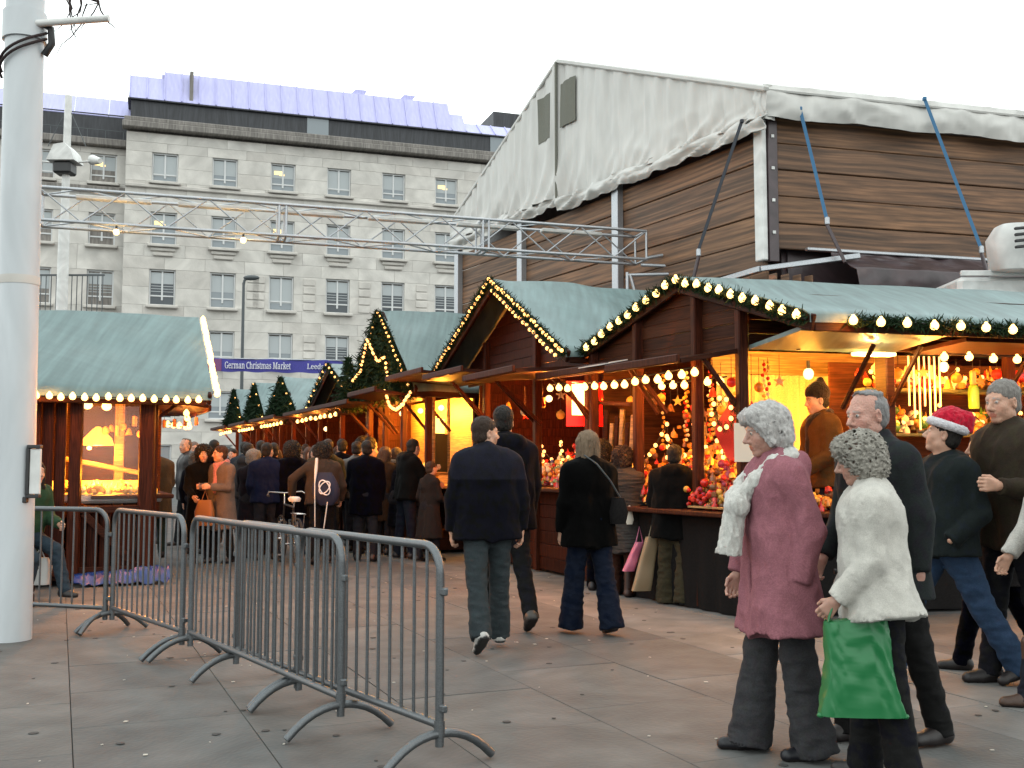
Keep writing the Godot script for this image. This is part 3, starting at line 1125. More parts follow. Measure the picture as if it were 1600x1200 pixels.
func street_furniture() -> void:
	# white flag pole, near left
	var p := thing("flag_pole", "thick white pole in the left foreground with a metal collar", "pole", Vector3(-4.06, 0, -8.68))
	p.rotation.z = 0.012
	var m := MB.new()
	m.tube([Vector3(0, 0, 0), Vector3(0, 2.95, 0)], [0.16, 0.156], 28)
	obj("lower_shaft", m, M.white_paint, p)
	m = MB.new()
	m.tube([Vector3(0, 2.95, 0), Vector3(0, 7.5, 0)], [0.158, 0.148], 28)
	obj("upper_shaft", m, M.white_paint, p)
	m = MB.new()
	m.tube([Vector3(0, 2.9, 0), Vector3(0, 2.93, 0), Vector3(0, 2.97, 0)], [0.16, 0.164, 0.16], 28)
	obj("joint_ring", m, M.stone3, p)
	m = MB.new()
	m.tube([Vector3(0, 4.98, 0), Vector3(0, 5.22, 0)], 0.174, 28)
	obj("collar", m, M.white_paint, p)
	m = MB.new()
	m.tube([Vector3(0.1, 5.1, 0.08), Vector3(0.75, 5.13, 0.1)], 0.03, 10)
	obj("arm", m, M.white_plain, p)
	m = MB.new()
	m.tube([Vector3(0.17, 4.86, 0.0), Vector3(0.24, 4.95, 0.02), Vector3(0.23, 5.08, 0.02), Vector3(0.16, 5.12, 0.05)], 0.03, 8)
	obj("cleat", m, M.black_paint, p)
	for k in 2:
		m = MB.new()
		var path := []
		for i in 17:
			var a := PI * i / 16.0
			path.append(Vector3(-cos(a) * 0.185, 4.72 + 0.33 * i / 16.0 - k * 0.05, sin(a) * 0.185))
		m.tube(path, 0.012, 6)
		obj("rope", m, M.twig, p)
	var sg := thing("sign_box", "white notice in a black frame bracketed to the flag pole", "sign", Vector3(-3.88, 1.36, -8.6))
	m = MB.new()
	for y in [-0.2, 0.2]:
		m.box(Vector3(0, y, 0), Vector3(0.11, 0.03, 0.06), Basis.IDENTITY, 0.006)
	m.box(Vector3(-0.045, 0, 0), Vector3(0.025, 0.38, 0.06), Basis.IDENTITY, 0.006)
	m.box(Vector3(-0.07, -0.23, 0), Vector3(0.05, 0.05, 0.05), Basis.IDENTITY, 0.006)
	obj("frame", m, M.black_paint, sg)
	m = MB.new()
	m.box(Vector3(0.012, 0, 0), Vector3(0.085, 0.365, 0.03), Basis.IDENTITY, 0.004)
	obj("notice", m, M.white_plain, sg)
	# camera mast
	var c := thing("camera_mast", "tall slim white camera mast before the office building's left wing", "mast", Vector3(-12.9, 0, -30))
	m = MB.new()
	m.tube([Vector3(0, 0, 0), Vector3(0, 8.3, 0)], [0.17, 0.15], 16)
	obj("shaft", m, M.white_plain, c)
	m = MB.new()
	m.tube([Vector3(0, 8.3, 0), Vector3(0, 12.1, 0)], [0.11, 0.1], 16)
	obj("upper_shaft", m, M.white_plain, c)
	m = MB.new()
	m.tube([Vector3(0, 11.8, 0.0), Vector3(-0.55, 10.6, 0)], 0.012, 5)
	m.tube([Vector3(0, 11.8, 0.0), Vector3(0.55, 10.6, 0)], 0.012, 5)
	obj("stay", m, M.grey_pole, c)
	m = MB.new()
	m.prism([Vector2(-0.4, 0), Vector2(0.4, 0), Vector2(0.3, 0.3), Vector2(0.1, 0.5), Vector2(-0.2, 0.45)], Vector3(-0.02, 10.1, 0), Vector3.RIGHT, Vector3.UP, Vector3.BACK, -0.3, 0.4)
	obj("camera_hood", m, M.white_plain, c)
	m = MB.new()
	m.box(Vector3(-0.02, 9.92, 0.05), Vector3(0.52, 0.34, 0.5), Basis.IDENTITY, 0.05)
	obj("camera_housing", m, M.black_paint, c)
	for s in [-1, 1]:
		m = MB.new()
		m.tube([Vector3(s * 0.4, 10.1, 0.1), Vector3(s * 0.95, 10.15, 0.1)], 0.03, 6)
		m.tube([Vector3(s * 0.75, 10.2, 0.0), Vector3(s * 1.1, 10.08, 0.3)], [0.15, 0.08], 10)
		obj("floodlight", m, M.white_plain, c)
	m = MB.new()
	for k in 14:
		var x := -0.95 + k * 0.15
		m.tube([Vector3(x, 3.0, -0.4), Vector3(x, 6.9, -0.4)], 0.015, 4)
	for y in [4.4, 6.9]:
		m.beam(Vector3(-1.0, y, -0.4), Vector3(1.05, y, -0.4), 0.05, 0.05)
	obj("climbing_guard", m, M.grey_pole, c)
	# lamp post
	var lp := thing("street_lamp", "thin dark street lamp in front of the pale stone building", "lamp post", Vector3(-11.55, 0, -45))
	m = MB.new()
	m.tube([Vector3(0, 0, 0), Vector3(0, 4.0, 0), Vector3(0, 9.2, 0)], [0.09, 0.075, 0.06], 10)
	obj("post", m, M.grey_pole, lp)
	m = MB.new()
	m.ball(Vector3(0.33, 9.42, 0), Vector3(0.36, 0.12, 0.15), 12, 6)
	m.tube([Vector3(0, 9.1, 0), Vector3(0.03, 9.3, 0), Vector3(0.15, 9.4, 0)], 0.06, 8)
	obj("lantern", m, M.grey_pole, lp)
	# banner
	var b := thing("banner", "long blue market banner with white lettering strung across the street", "banner", Vector3(-9.25, 4.235, -32))
	m = MB.new()
	m.sheet(40, 3, func(u: float, v: float) -> Vector3: return Vector3(u * 4.1, v * 0.39 - u * 0.07 + 0.015 * sin(u * 30), 0.03 * sin(u * 17)), 0.012)
	obj("cloth", m, M.banner, b)
	m = MB.new()
	m.sheet(6, 3, func(u: float, v: float) -> Vector3: return Vector3(u * 0.42, v * 0.36 + 0.012, 0.045 + 0.0 * u), 0.008)
	obj("end_patch", m, M.banner_red, b)
	m = MB.new()
	m.tube([Vector3(-6, 0.55, 0), Vector3(0, 0.4, 0), Vector3(4.1, 0.33, 0), Vector3(9, 0.45, 0)], 0.02, 5)
	obj("wire", m, M.alloy, b)
	var font := SystemFont.new()
	font.font_names = PackedStringArray(["Droid Serif"])
	font.font_italic = false
	for w in [["German Christmas Market", 0.52, 2.0, 0.28], ["Leeds", 3.02, 0.5, 0.22]]:
		var t := TextMesh.new()
		t.text = w[0]
		t.font = font
		t.font_size = 48
		t.pixel_size = w[3] / 48.0
		t.depth = 0.02
		t.horizontal_alignment = HORIZONTAL_ALIGNMENT_LEFT
		var o := put("lettering", t, M.letter, b, Vector3(w[1], 0.19 - w[1] * 0.017, 0.06))
		o.rotation.z = -0.017
		var wd: float = t.get_aabb().size.x
		if wd > 0.01: o.scale.x = (w[2] if w[1] < 1.0 else 0.5) / wd
	for k in 2:
		var pp := thing("banner_post", ["slim pole holding the blue banner's left end behind the stall", "slim pole holding the blue banner's right end behind the row of huts"][k], "pole", Vector3([-14.5, -2.2][k], 0, -32))
		m = MB.new()
		m.tube([Vector3.ZERO, Vector3(0, 4.9, 0)], 0.06, 8)
		obj("post", m, M.grey_pole, pp)
	# truck with cooling unit behind the corner stall
	var t := thing("refrigerated_truck", "white refrigerated truck body with slatted cooling unit behind the corner stall", "truck", Vector3(6.3, 0, -15.2))
	m = MB.new()
	m.box(Vector3(3.0, 2.45, -0.35), Vector3(6.0, 3.2, 1.8), Basis(Vector3.UP, -0.02), 0.06)
	obj("cargo_box", m, M.white_plain, t)
	m = MB.new()
	m.beam(Vector3(-0.02, 4.08, 0.57), Vector3(6, 4.1, 0.67), 0.05, 0.08, 0.01)
	obj("roof_rail", m, M.white_plain, t)
	for k in 3:
		m = MB.new()
		m.box(Vector3(0.9 + k * 1.1, 3.72, 0.62), Vector3(0.03, 0.4, 0.02), Basis.IDENTITY, 0.005)
		obj("panel_joint", m, M.alloy, t)
	for wx in [1.2, 4.8]:
		m = MB.new()
		m.tube([Vector3(wx, 0.5, 0.2), Vector3(wx, 0.5, 0.55)], 0.5, 20)
		obj("wheel", m, M.rubber, t)
	var u := MB.new()
	u.loft([_rr(Vector3(1.35, 4.08, 0.62), 0.0, 0.6, 0.2, 0.3), _rr(Vector3(1.35, 4.1, 0.62), 0.0, 0.95, 0.28, 0.5), _rr(Vector3(1.35, 4.55, 0.62), 0.0, 0.98, 0.3, 0.5), _rr(Vector3(1.35, 4.74, 0.62), 0.0, 0.85, 0.26, 0.45)])
	var unit := obj("cooling_unit", u, M.white_plain, t)
	for k in 4:
		for s in 3:
			m = MB.new()
			m.box(Vector3(0.62 + s * 0.36, 4.36 + k * 0.085 + s * 0.015, 1.07 + s * 0.015), Vector3(0.26 if s else 0.2, 0.038, 0.05), Basis(Vector3(0, 0, 1), 0.1), 0.01)
			obj("vent_slot", m, M.black_paint, unit)
	var tx := TextMesh.new()
	tx.text = "TH"
	tx.font_size = 32
	tx.pixel_size = 0.1 / 32
	tx.depth = 0.01
	put("lettering", tx, M.banner, unit, Vector3(0.8, 4.66, 1.14))
	# bare tree left of the frame, one branch reaching in
	var tr := thing("bare_tree", "bare tree whose thin branch tips hang in at the upper left", "tree", Vector3(-8.6, 0, -12.5))
	m = MB.new()
	m.tube([Vector3(0, 0, 0), Vector3(0.1, 3, 0), Vector3(0, 6, 0.1), Vector3(0.2, 8.5, 0)], [0.2, 0.16, 0.12, 0.05], 10)
	obj("trunk", m, M.twig, tr)
	m = MB.new()
	m.tube([Vector3(0, 6, 0.1), Vector3(1.2, 7.1, 0.2), Vector3(2.6, 7.3, 0.2), Vector3(3.6, 7.0, 0.1)], [0.07, 0.045, 0.03, 0.015], 6)
	for k in 9:
		var b0 := Vector3(3.2 + rnd(0, 0.45), 7.15 - rnd(0, 0.2), 0.15)
		var pts := [b0]
		var dd := Vector3(rnd(-0.5, 0.5), -1, rnd(-0.3, 0.3))
		for j in 5:
			b0 += dd * rnd(0.06, 0.16)
			dd += Vector3(rnd(-0.7, 0.7), rnd(-0.1, 0.3), rnd(-0.4, 0.4))
			pts.append(b0)
		m.tube(pts, [0.012, 0.01, 0.009, 0.008, 0.006, 0.004], 4)
	obj("branch", m, M.twig, tr)

# a rounded rectangle ring for lofts
func _rr(c: Vector3, turn: float, hx: float, hz: float, pw: float, k := 28) -> PackedVector3Array:
	var r := PackedVector3Array()
	for i in k:
		var a := -TAU * i / k
		var x := signf(cos(a)) * pow(absf(cos(a)), pw) * hx
		var z := signf(sin(a)) * pow(absf(sin(a)), pw) * hz
		r.append(c + Vector3(x, 0, z).rotated(Vector3.UP, turn))
	return r

# crowd barriers
func barrier(p0: Vector3, p1: Vector3, label: String, r0: bool, r1: bool) -> void:
	var root := thing("crowd_barrier", label, "barrier", p0, 0, "steel crowd barriers along the walkway")
	var d := (p1 - p0)
	var L := d.length()
	d = d / L
	var nn := Vector3(d.z, 0, -d.x)
	var H := 1.03
	var lo := 0.2
	var rr := 0.021
	# rounded outer hoop
	var path := []
	path.append(Vector3(0, lo - 0.1, 0))
	for i in 7:
		var a := PI / 2 * i / 6
		path.append(d * 0.13 * (1 - cos(a)) + Vector3(0, H - 0.13 + 0.13 * sin(a), 0))
	for i in 7:
		var a := PI / 2 * i / 6
		path.append(d * (L - 0.13 + 0.13 * sin(a)) + Vector3(0, H - 0.13 + 0.13 * cos(a), 0))
	path.append(d * L + Vector3(0, lo - 0.1, 0))
	var m := MB.new()
	m.tube(path, rr, 12)
	obj("hoop", m, M.steel, root)
	m = MB.new()
	m.tube([Vector3(0, lo, 0), d * L + Vector3(0, lo, 0)], rr * 0.95, 10)
	obj("lower_rail", m, M.steel, root)
	var n := int(L / 0.115)
	var bar := MB.new()
	bar.tube([Vector3(0, lo, 0), Vector3(0, H - 0.01, 0)], 0.0085, 8, false)
	var bm := bar.mesh()
	for i in range(1, n):
		put("bar", bm, M.steel, root, d * (L * i / n))
	for e in [0.0, L]:
		m = MB.new()
		var c: Vector3 = d * e
		var fp := []
		for i in 13:
			var s := -1.0 + i / 6.0
			var y := 0.16 - 0.14 * pow(absf(s), 2.2)
			fp.append(c + nn * s * 0.3 + Vector3(0, maxf(y, 0.02), 0))
		m.tube(fp, 0.021, 10)
		obj("foot", m, M.steel, root)
		m = MB.new()
		m.tube([c + Vector3(0, 0.15, 0), c + Vector3(0, lo + 0.02, 0)], 0.026, 10)
		obj("foot_socket", m, M.steel, root)
		for y in [0.28, 0.82]:
			m = MB.new()
			m.box(c + d * (0.03 if e > 0 else -0.03) + Vector3(0, y, 0), Vector3(0.045, 0.035, 0.03), Basis(d, Vector3.UP, nn), 0.006)
			obj("coupling_hook", m, M.steel, root)

func barriers() -> void:
	barrier(Vector3(-5.35, 0, -9.75), Vector3(-3.46, 0, -9.1), "steel crowd barrier facing us beside the white pole, leftmost of the line", true, true)
	barrier(Vector3(-3.4, 0, -9.1), Vector3(-2.42, 0, -7.86), "second steel crowd barrier from the white pole, where the line turns", true, true)
	barrier(Vector3(-2.34, 0, -7.8), Vector3(-0.9, 0, -5.66), "long steel crowd barrier in the middle of the line, overlapping the nearest one", true, true)
	barrier(Vector3(-1.83, 0, -7.12), Vector3(-1.27, 0, -6.36), "short steel crowd barrier tucked behind the long middle one", true, true)
	barrier(Vector3(-1.25, 0, -6.3), Vector3(-0.34, 0, -5.06), "nearest steel crowd barrier with its foot at the bottom of the view", true, true)

# ---------------------------------------------------------------- market stalls
class Frame:
	var e: Vector3
	var f: Vector3
	var g: Vector3
	var w: float
	var dep: float
	var yr: float
	var yl: float
	var ya: float
	var root: Node3D
	func p(a: float, b: float, y: float) -> Vector3:
		return e + f * a + g * b + Vector3(0, y, 0)
	func l(a: float, b: float, y: float) -> Vector3:
		return p(a, b, y) - root.position
	func ry(b: float) -> float:
		return lerpf(yr, ya, b / (w / 2)) if b < w / 2 else lerpf(ya, yl, (b - w / 2) / (w / 2))

func stall(label: String, e: Vector3, f: Vector3, g: Vector3, w: float, dep: float, yr: float, yl: float, ya: float, o: Dictionary) -> Frame:
	var s := Frame.new()
	s.e = e; s.f = f; s.g = g; s.w = w; s.dep = dep; s.yr = yr; s.yl = yl; s.ya = ya
	s.root = thing("market_stall", label, "market stall", e + f * o.aw + g * o.b0, 0, "wooden market huts")
	var aw: float = o.aw
	var b0: float = o.b0
	var b1: float = o.b1
	var root := s.root
	var sag: float = o.get("sag", 0.03)
	# roof: two canvas slopes with a turned-down edge
	for k in 2:
		var m := MB.new()
		var bs := 0.0 if k == 0 else w
		m.sheet(30, 14, func(u: float, v: float) -> Vector3:
			var a: float = u * dep if k == 0 else (1.0 - u) * dep
			var vv := maxf(0.0, (v - 0.1) / 0.9)
			var b := lerpf(bs, w / 2, vv)
			var y := s.ry(b) + 0.03 - 0.1 * (1.0 - minf(v / 0.1, 1.0))
			var wob: float = sag * nz.get_noise_2d(a * 14 + w * 50, b * 14) + sag * 0.7 * sin(a * 5.2) * sin(vv * PI) * 0.5 + 0.02 * pow(absf(sin(a * 1.9 + b * 0.8 + 0.7 * sin(b * 3.0))), 14.0) * sin(vv * PI)
			return s.l(a, b, y + wob), 0.012)
		obj("roof_canvas", m, M.roof_canvas, root)
		var vb := MB.new()
		vb.beam(s.l(0.03, bs, s.ry(bs) - 0.07), s.l(0.03, w / 2, ya - 0.07), 0.05, 0.15, 0.01)
		obj("verge_board", vb, M.beam, root)
		var eb := MB.new()
		eb.beam(s.l(0.06, bs + (0.04 if k == 0 else -0.04), s.ry(bs) - 0.08), s.l(dep, bs + (0.04 if k == 0 else -0.04), s.ry(bs) - 0.08), 0.04, 0.12, 0.008)
		obj("eaves_board", eb, M.beam, root)
	var rb := MB.new()
	rb.beam(s.l(0.1, w / 2, ya - 0.1), s.l(dep - 0.1, w / 2, ya - 0.1), 0.08, 0.12)
	obj("ridge_beam", rb, M.beam, root)
	for k in int(dep / 0.9) if o.get("rafters", false) else 0:
		var m := MB.new()
		m.beam(s.l(0.4 + k * 0.9, 0.1, s.ry(0.1) - 0.09), s.l(0.4 + k * 0.9, w / 2, ya - 0.11), 0.05, 0.08)
		m.beam(s.l(0.4 + k * 0.9, w - 0.1, s.ry(w - 0.1) - 0.09), s.l(0.4 + k * 0.9, w / 2, ya - 0.11), 0.05, 0.08)
		obj("rafter", m, M.beam, root)
	# gable planks over the opening
	var pm: String = o.get("planks", "plank")
	var y: float = o.get("head", 2.5)
	var ph := 0.135
	var i := 0
	while y < ya - 0.12:
		# each board's ends follow the slopes
		var ends := []
		for yy in [y + 0.003, y + ph - 0.003]:
			var lo := b0
			var hi := b1
			while s.ry(lo) - 0.03 < yy and lo < w / 2: lo += 0.01
			while s.ry(hi) - 0.03 < yy and hi > w / 2: hi -= 0.01
			ends.append([lo, hi])
		if ends[0][1] - ends[0][0] > 0.15:
			var m := MB.new()
			m.prism([Vector2(ends[0][0], y + 0.003), Vector2(ends[0][1], y + 0.003), Vector2(ends[1][1], y + ph - 0.003), Vector2(ends[1][0] - 0.001, y + ph - 0.003)], s.l(aw + 0.006 * (i % 2), 0, 0), g, Vector3.UP, f, -0.014, 0.014)
			obj("plank", m, M["%s%d" % [pm, rng.randi() % 3]], root)
		y += ph
		i += 1
	# posts
	for b in o.posts:
		var m := MB.new()
		m.beam(s.l(aw - 0.04, b, 0.02), s.l(aw - 0.04, b, minf(s.ry(b) - 0.1, o.get("post_top", 9.0))), 0.1, 0.1, 0.012, f)
		obj("post", m, M.post, root)
	# counter
	var cy: float = o.get("counter", 1.05)
	var ct := MB.new()
	ct.beam(s.l(aw - 0.12, b0, cy - 0.025), s.l(aw - 0.12, b1, cy - 0.025), 0.34, 0.05, 0.01)
	ct.beam(s.l(aw + 0.35, b0, cy - 0.028), s.l(aw + 0.35, b1, cy - 0.028), 0.6, 0.044)
	obj("counter", ct, M.get(o.get("counter_wood", "beam")), root)
	if o.get("front", "plank") == "cloth":
		var m := MB.new()
		m.sheet(60, 6, func(u: float, v: float) -> Vector3:
			return s.l(aw - 0.1 + 0.02 * sin(u * 60.0) * (1.0 - v), lerpf(b0, b1, u), 0.01 + v * (cy - 0.06)), 0.01)
		obj("counter_skirt", m, M.dark_cloth, root)
	else:
		var yy := 0.04
		while yy < cy - 0.1:
			var m := MB.new()
			m.beam(s.l(aw - 0.02 + 0.004 * (i % 2), b0, yy + 0.085), s.l(aw - 0.02 + 0.004 * (i % 2), b1, yy + 0.085), 0.026, 0.164, 0.008)
			obj("plank", m, M["%s%d" % [pm, rng.randi() % 3]], root)
			yy += 0.17
			i += 1
	# walls behind and at the far side, floor
	var bd: float = o.get("back", dep - 0.6)
	var wl := MB.new()
	wl.beam(s.l(bd, b0, 1.35), s.l(bd, b1, 1.35), 0.06, 2.7)
	obj("back_wall", wl, M.plank0, root)
	for b in o.get("sides", [b1]):
		var yy := 0.1
		while yy < minf(s.ry(b) - 0.1, 2.9):
			var m := MB.new()
			var lap := 0.011 * (int(yy / ph + 0.5) % 2)
			m.beam(s.l(aw + 0.1, b + lap, yy + ph / 2), s.l(bd, b + lap, yy + ph / 2), 0.03, ph + (0.014 if lap > 0.0 else -0.004), 0.008)
			obj("plank", m, M["%s%d" % [pm, rng.randi() % 3]], root)
			yy += ph
	var fl := MB.new()
	fl.prism([Vector2(aw + 0.05, b0 + 0.05), Vector2(bd, b0 + 0.05), Vector2(bd, b1 - 0.05), Vector2(aw + 0.05, b1 - 0.05)], s.l(0, 0, 0), f, g, Vector3.UP, 0.05, 0.25)
	obj("floor", fl, M.beam, root)
	# raised hatches over the counter
	for h in o.get("flaps", []):
		var m := MB.new()
		m.sheet(1, 1, func(u: float, v: float) -> Vector3: return s.l(lerpf(aw - 0.02, h[2], v), lerpf(h[0], h[1], u), lerpf(h[4] if h.size() > 4 else 2.52, h[3], v)), 0.045)
		var fm := obj("hatch", m, M.beam, root)
		var tr := MB.new()
		tr.beam(s.l(h[2] - 0.02, h[0], h[3]), s.l(h[2] - 0.02, h[1], h[3]), 0.04, 0.08, 0.01)
		obj("hatch_rail", tr, M.post, fm)
		for b in [h[0] + 0.06, h[1] - 0.06]:
			var br := MB.new()
			br.beam(s.l(aw - 0.04, b, 1.95), s.l(lerpf(aw, h[2], 0.6), b, lerpf(2.5, h[3], 0.6) - 0.03), 0.035, 0.045, 0.006)
			obj("hatch_brace", br, M.post, fm)
	return s

# fir garland with light bulbs along a path; every bulb a part
func garland(label: String, path: Array, spacing: float, big: bool, foliage := 260.0, drop := 0.0, energy := 0.25, every := 2) -> void:
	var t := thing("light_garland", label, "light garland", path[0], 0, "light strings on the huts")
	var m := MB.new()
	var o: Vector3 = path[0]
	var carry := 0.0
	var n := 0
	var wire := []
	var bm: Mesh
	var key := "big" if big else "small"
	if not bulbs.has(key):
		var b := MB.new()
		if big:
			b.lathe([Vector2(0.002, -0.04), Vector2(0.022, -0.035), Vector2(0.036, -0.017), Vector2(0.038, 0.002), Vector2(0.031, 0.02), Vector2(0.016, 0.038), Vector2(0.011, 0.05)], 12)
		else:
			b.ball(Vector3.ZERO, Vector3(0.022, 0.024, 0.022), 8, 5)
		bulbs[key] = b.mesh()
	bm = bulbs[key]
	for i in path.size() - 1:
		var a: Vector3 = path[i] - o
		var b: Vector3 = path[i + 1] - o
		var len_ := (b - a).length()
		wire.append(a)
		for k in int(len_ * foliage * 1.8):
			var p := a.lerp(b, rnd(0, 1)) + Vector3(rnd(-0.035, 0.035), rnd(-0.05, 0.03), rnd(-0.035, 0.035))
			var d := Vector3(rnd(-1, 1), rnd(-1, 1.2), rnd(-1, 1)).normalized() * rnd(0.04, 0.1)
			var sd := d.cross(Vector3(rnd(-1, 1), rnd(-1, 1), rnd(-1, 1))).normalized() * 0.008
			m.q(p - sd, p + sd, p + d + sd * 0.3, p + d - sd * 0.3, Vector3(0, 1, 0.3))
		var q := carry
		while q < len_:
			var p := a.lerp(b, q / len_) + Vector3(rnd(-0.008, 0.008), rnd(-0.012, 0.012) - drop, rnd(-0.008, 0.008))
			var bo := put("bulb", bm, M.bulb if big else M.bulb_small, t, p + Vector3(0, 0, 0.05 if foliage > 0 else 0.0))
			if n % (every * 2) == 0:
				lamp(t, bo.position, Color(1, 0.6, 0.22), energy * every * 2 * (0.2 if foliage > 0.0 else 0.45), 0.03 if big else 0.02)
			n += 1
			q += spacing
		carry = q - len_
	wire.append(path[path.size() - 1] - o)
	if foliage > 0:
		var fo := obj("fir_sprigs", m, M.pine, t)
		fo.set_meta("kind", "stuff")
	var w := MB.new()
	w.tube(wire, 0.008, 5)
	obj("cable", w, M.rubber, t)

var bulbs := {}
var nth := ["first", "second", "third", "fourth", "fifth", "sixth", "seventh", "eighth", "ninth", "tenth", "eleventh", "twelfth", "thirteenth"]

# a heap of small goods: one thing nobody could count
func heap(label: String, cat: String, p0: Vector3, p1: Vector3, depth: Vector3, high: float, n: int, cols: Array, size := 0.035, shiny := true) -> void:
	var m := MB.new()
	for i in n:
		var u := rnd(0, 1)
		var v := rnd(0, 1)
		var h := high * rnd(0.0, 1.0) * (0.35 + 0.65 * v) * (0.7 + 0.3 * sin(u * 17.0))
		var p := (p1 - p0) * u + depth * v + Vector3(0, size * 0.7 + h, 0)
		m.col = cols[rng.randi() % cols.size()]
		var s := size * rnd(0.6, 1.25)
		match rng.randi() % 4:
			0, 1: m.ball(p, Vector3(s, s, s), 8, 5)
			2: m.lathe([Vector2(s * 0.9, -s), Vector2(s * 0.8, 0), Vector2(s * 0.3, s * 0.6), Vector2(0.003, s * 1.5)], 7, Transform3D(Basis(Vector3(1, 0, 0), rnd(-0.4, 0.4)), p))
			3: m.box(p, Vector3(s * 1.6, s * 1.2, s * 1.3), Basis(Vector3.UP, rnd(0, 3)), s * 0.2)
	var o := obj("goods_heap", m, M.shiny if shiny else M.plain)
	o.position = p0
	tag(o, label, cat, "heaps of goods on the counters")
	o.set_meta("kind", "stuff")

var ornament := {}
func hang(label: String, kind: String, top: Vector3, drop: float, col: Color, s := 0.06) -> void:
	var t := thing("hanging_ornament", label, "ornament", top, 0, "ornaments hanging in the huts")
	var w := MB.new()
	w.tube([Vector3.ZERO, Vector3(0, -drop, 0)], 0.003, 4)
	obj("thread", w, M.twig, t)
	var m := MB.new()
	m.col = col
	if kind == "bauble":
		m.ball(Vector3(0, -drop - s, 0), Vector3(s, s, s), 14, 8)
		m.col = Color(0.5, 0.35, 0.1)
		m.lathe([Vector2(s * 0.25, 0), Vector2(s * 0.2, s * 0.25)], 8, Transform3D(Basis.IDENTITY, Vector3(0, -drop - s * 0.1, 0)))
	elif kind == "star":
		var pl := []
		for i in 10:
			var r := s * (1.2 if i % 2 == 0 else 0.5)
			pl.append(Vector2(sin(TAU * i / 10) * r, cos(TAU * i / 10) * r))
		m.prism(pl, Vector3(0, -drop - s, 0), Vector3.RIGHT, Vector3.UP, Vector3.BACK, -0.012, 0.012)
	elif kind == "bell":
		m.lathe([Vector2(s, -s), Vector2(s * 0.8, -s * 0.7), Vector2(s * 0.6, 0), Vector2(s * 0.45, s * 0.5), Vector2(0.004, s * 0.8)], 12, Transform3D(Basis.IDENTITY, Vector3(0, -drop - s, 0)))
	else:
		m.lathe([Vector2(s * 0.5, -s * 1.4), Vector2(s * 0.6, -s * 1.2), Vector2(s * 0.6, s), Vector2(s * 0.5, s * 1.2), Vector2(s * 0.15, s * 1.3)], 12, Transform3D(Basis.IDENTITY, Vector3(0, -drop - s * 1.3, 0)))
	obj(kind if kind != "lantern" else "lantern_body", m, M.shiny, t)

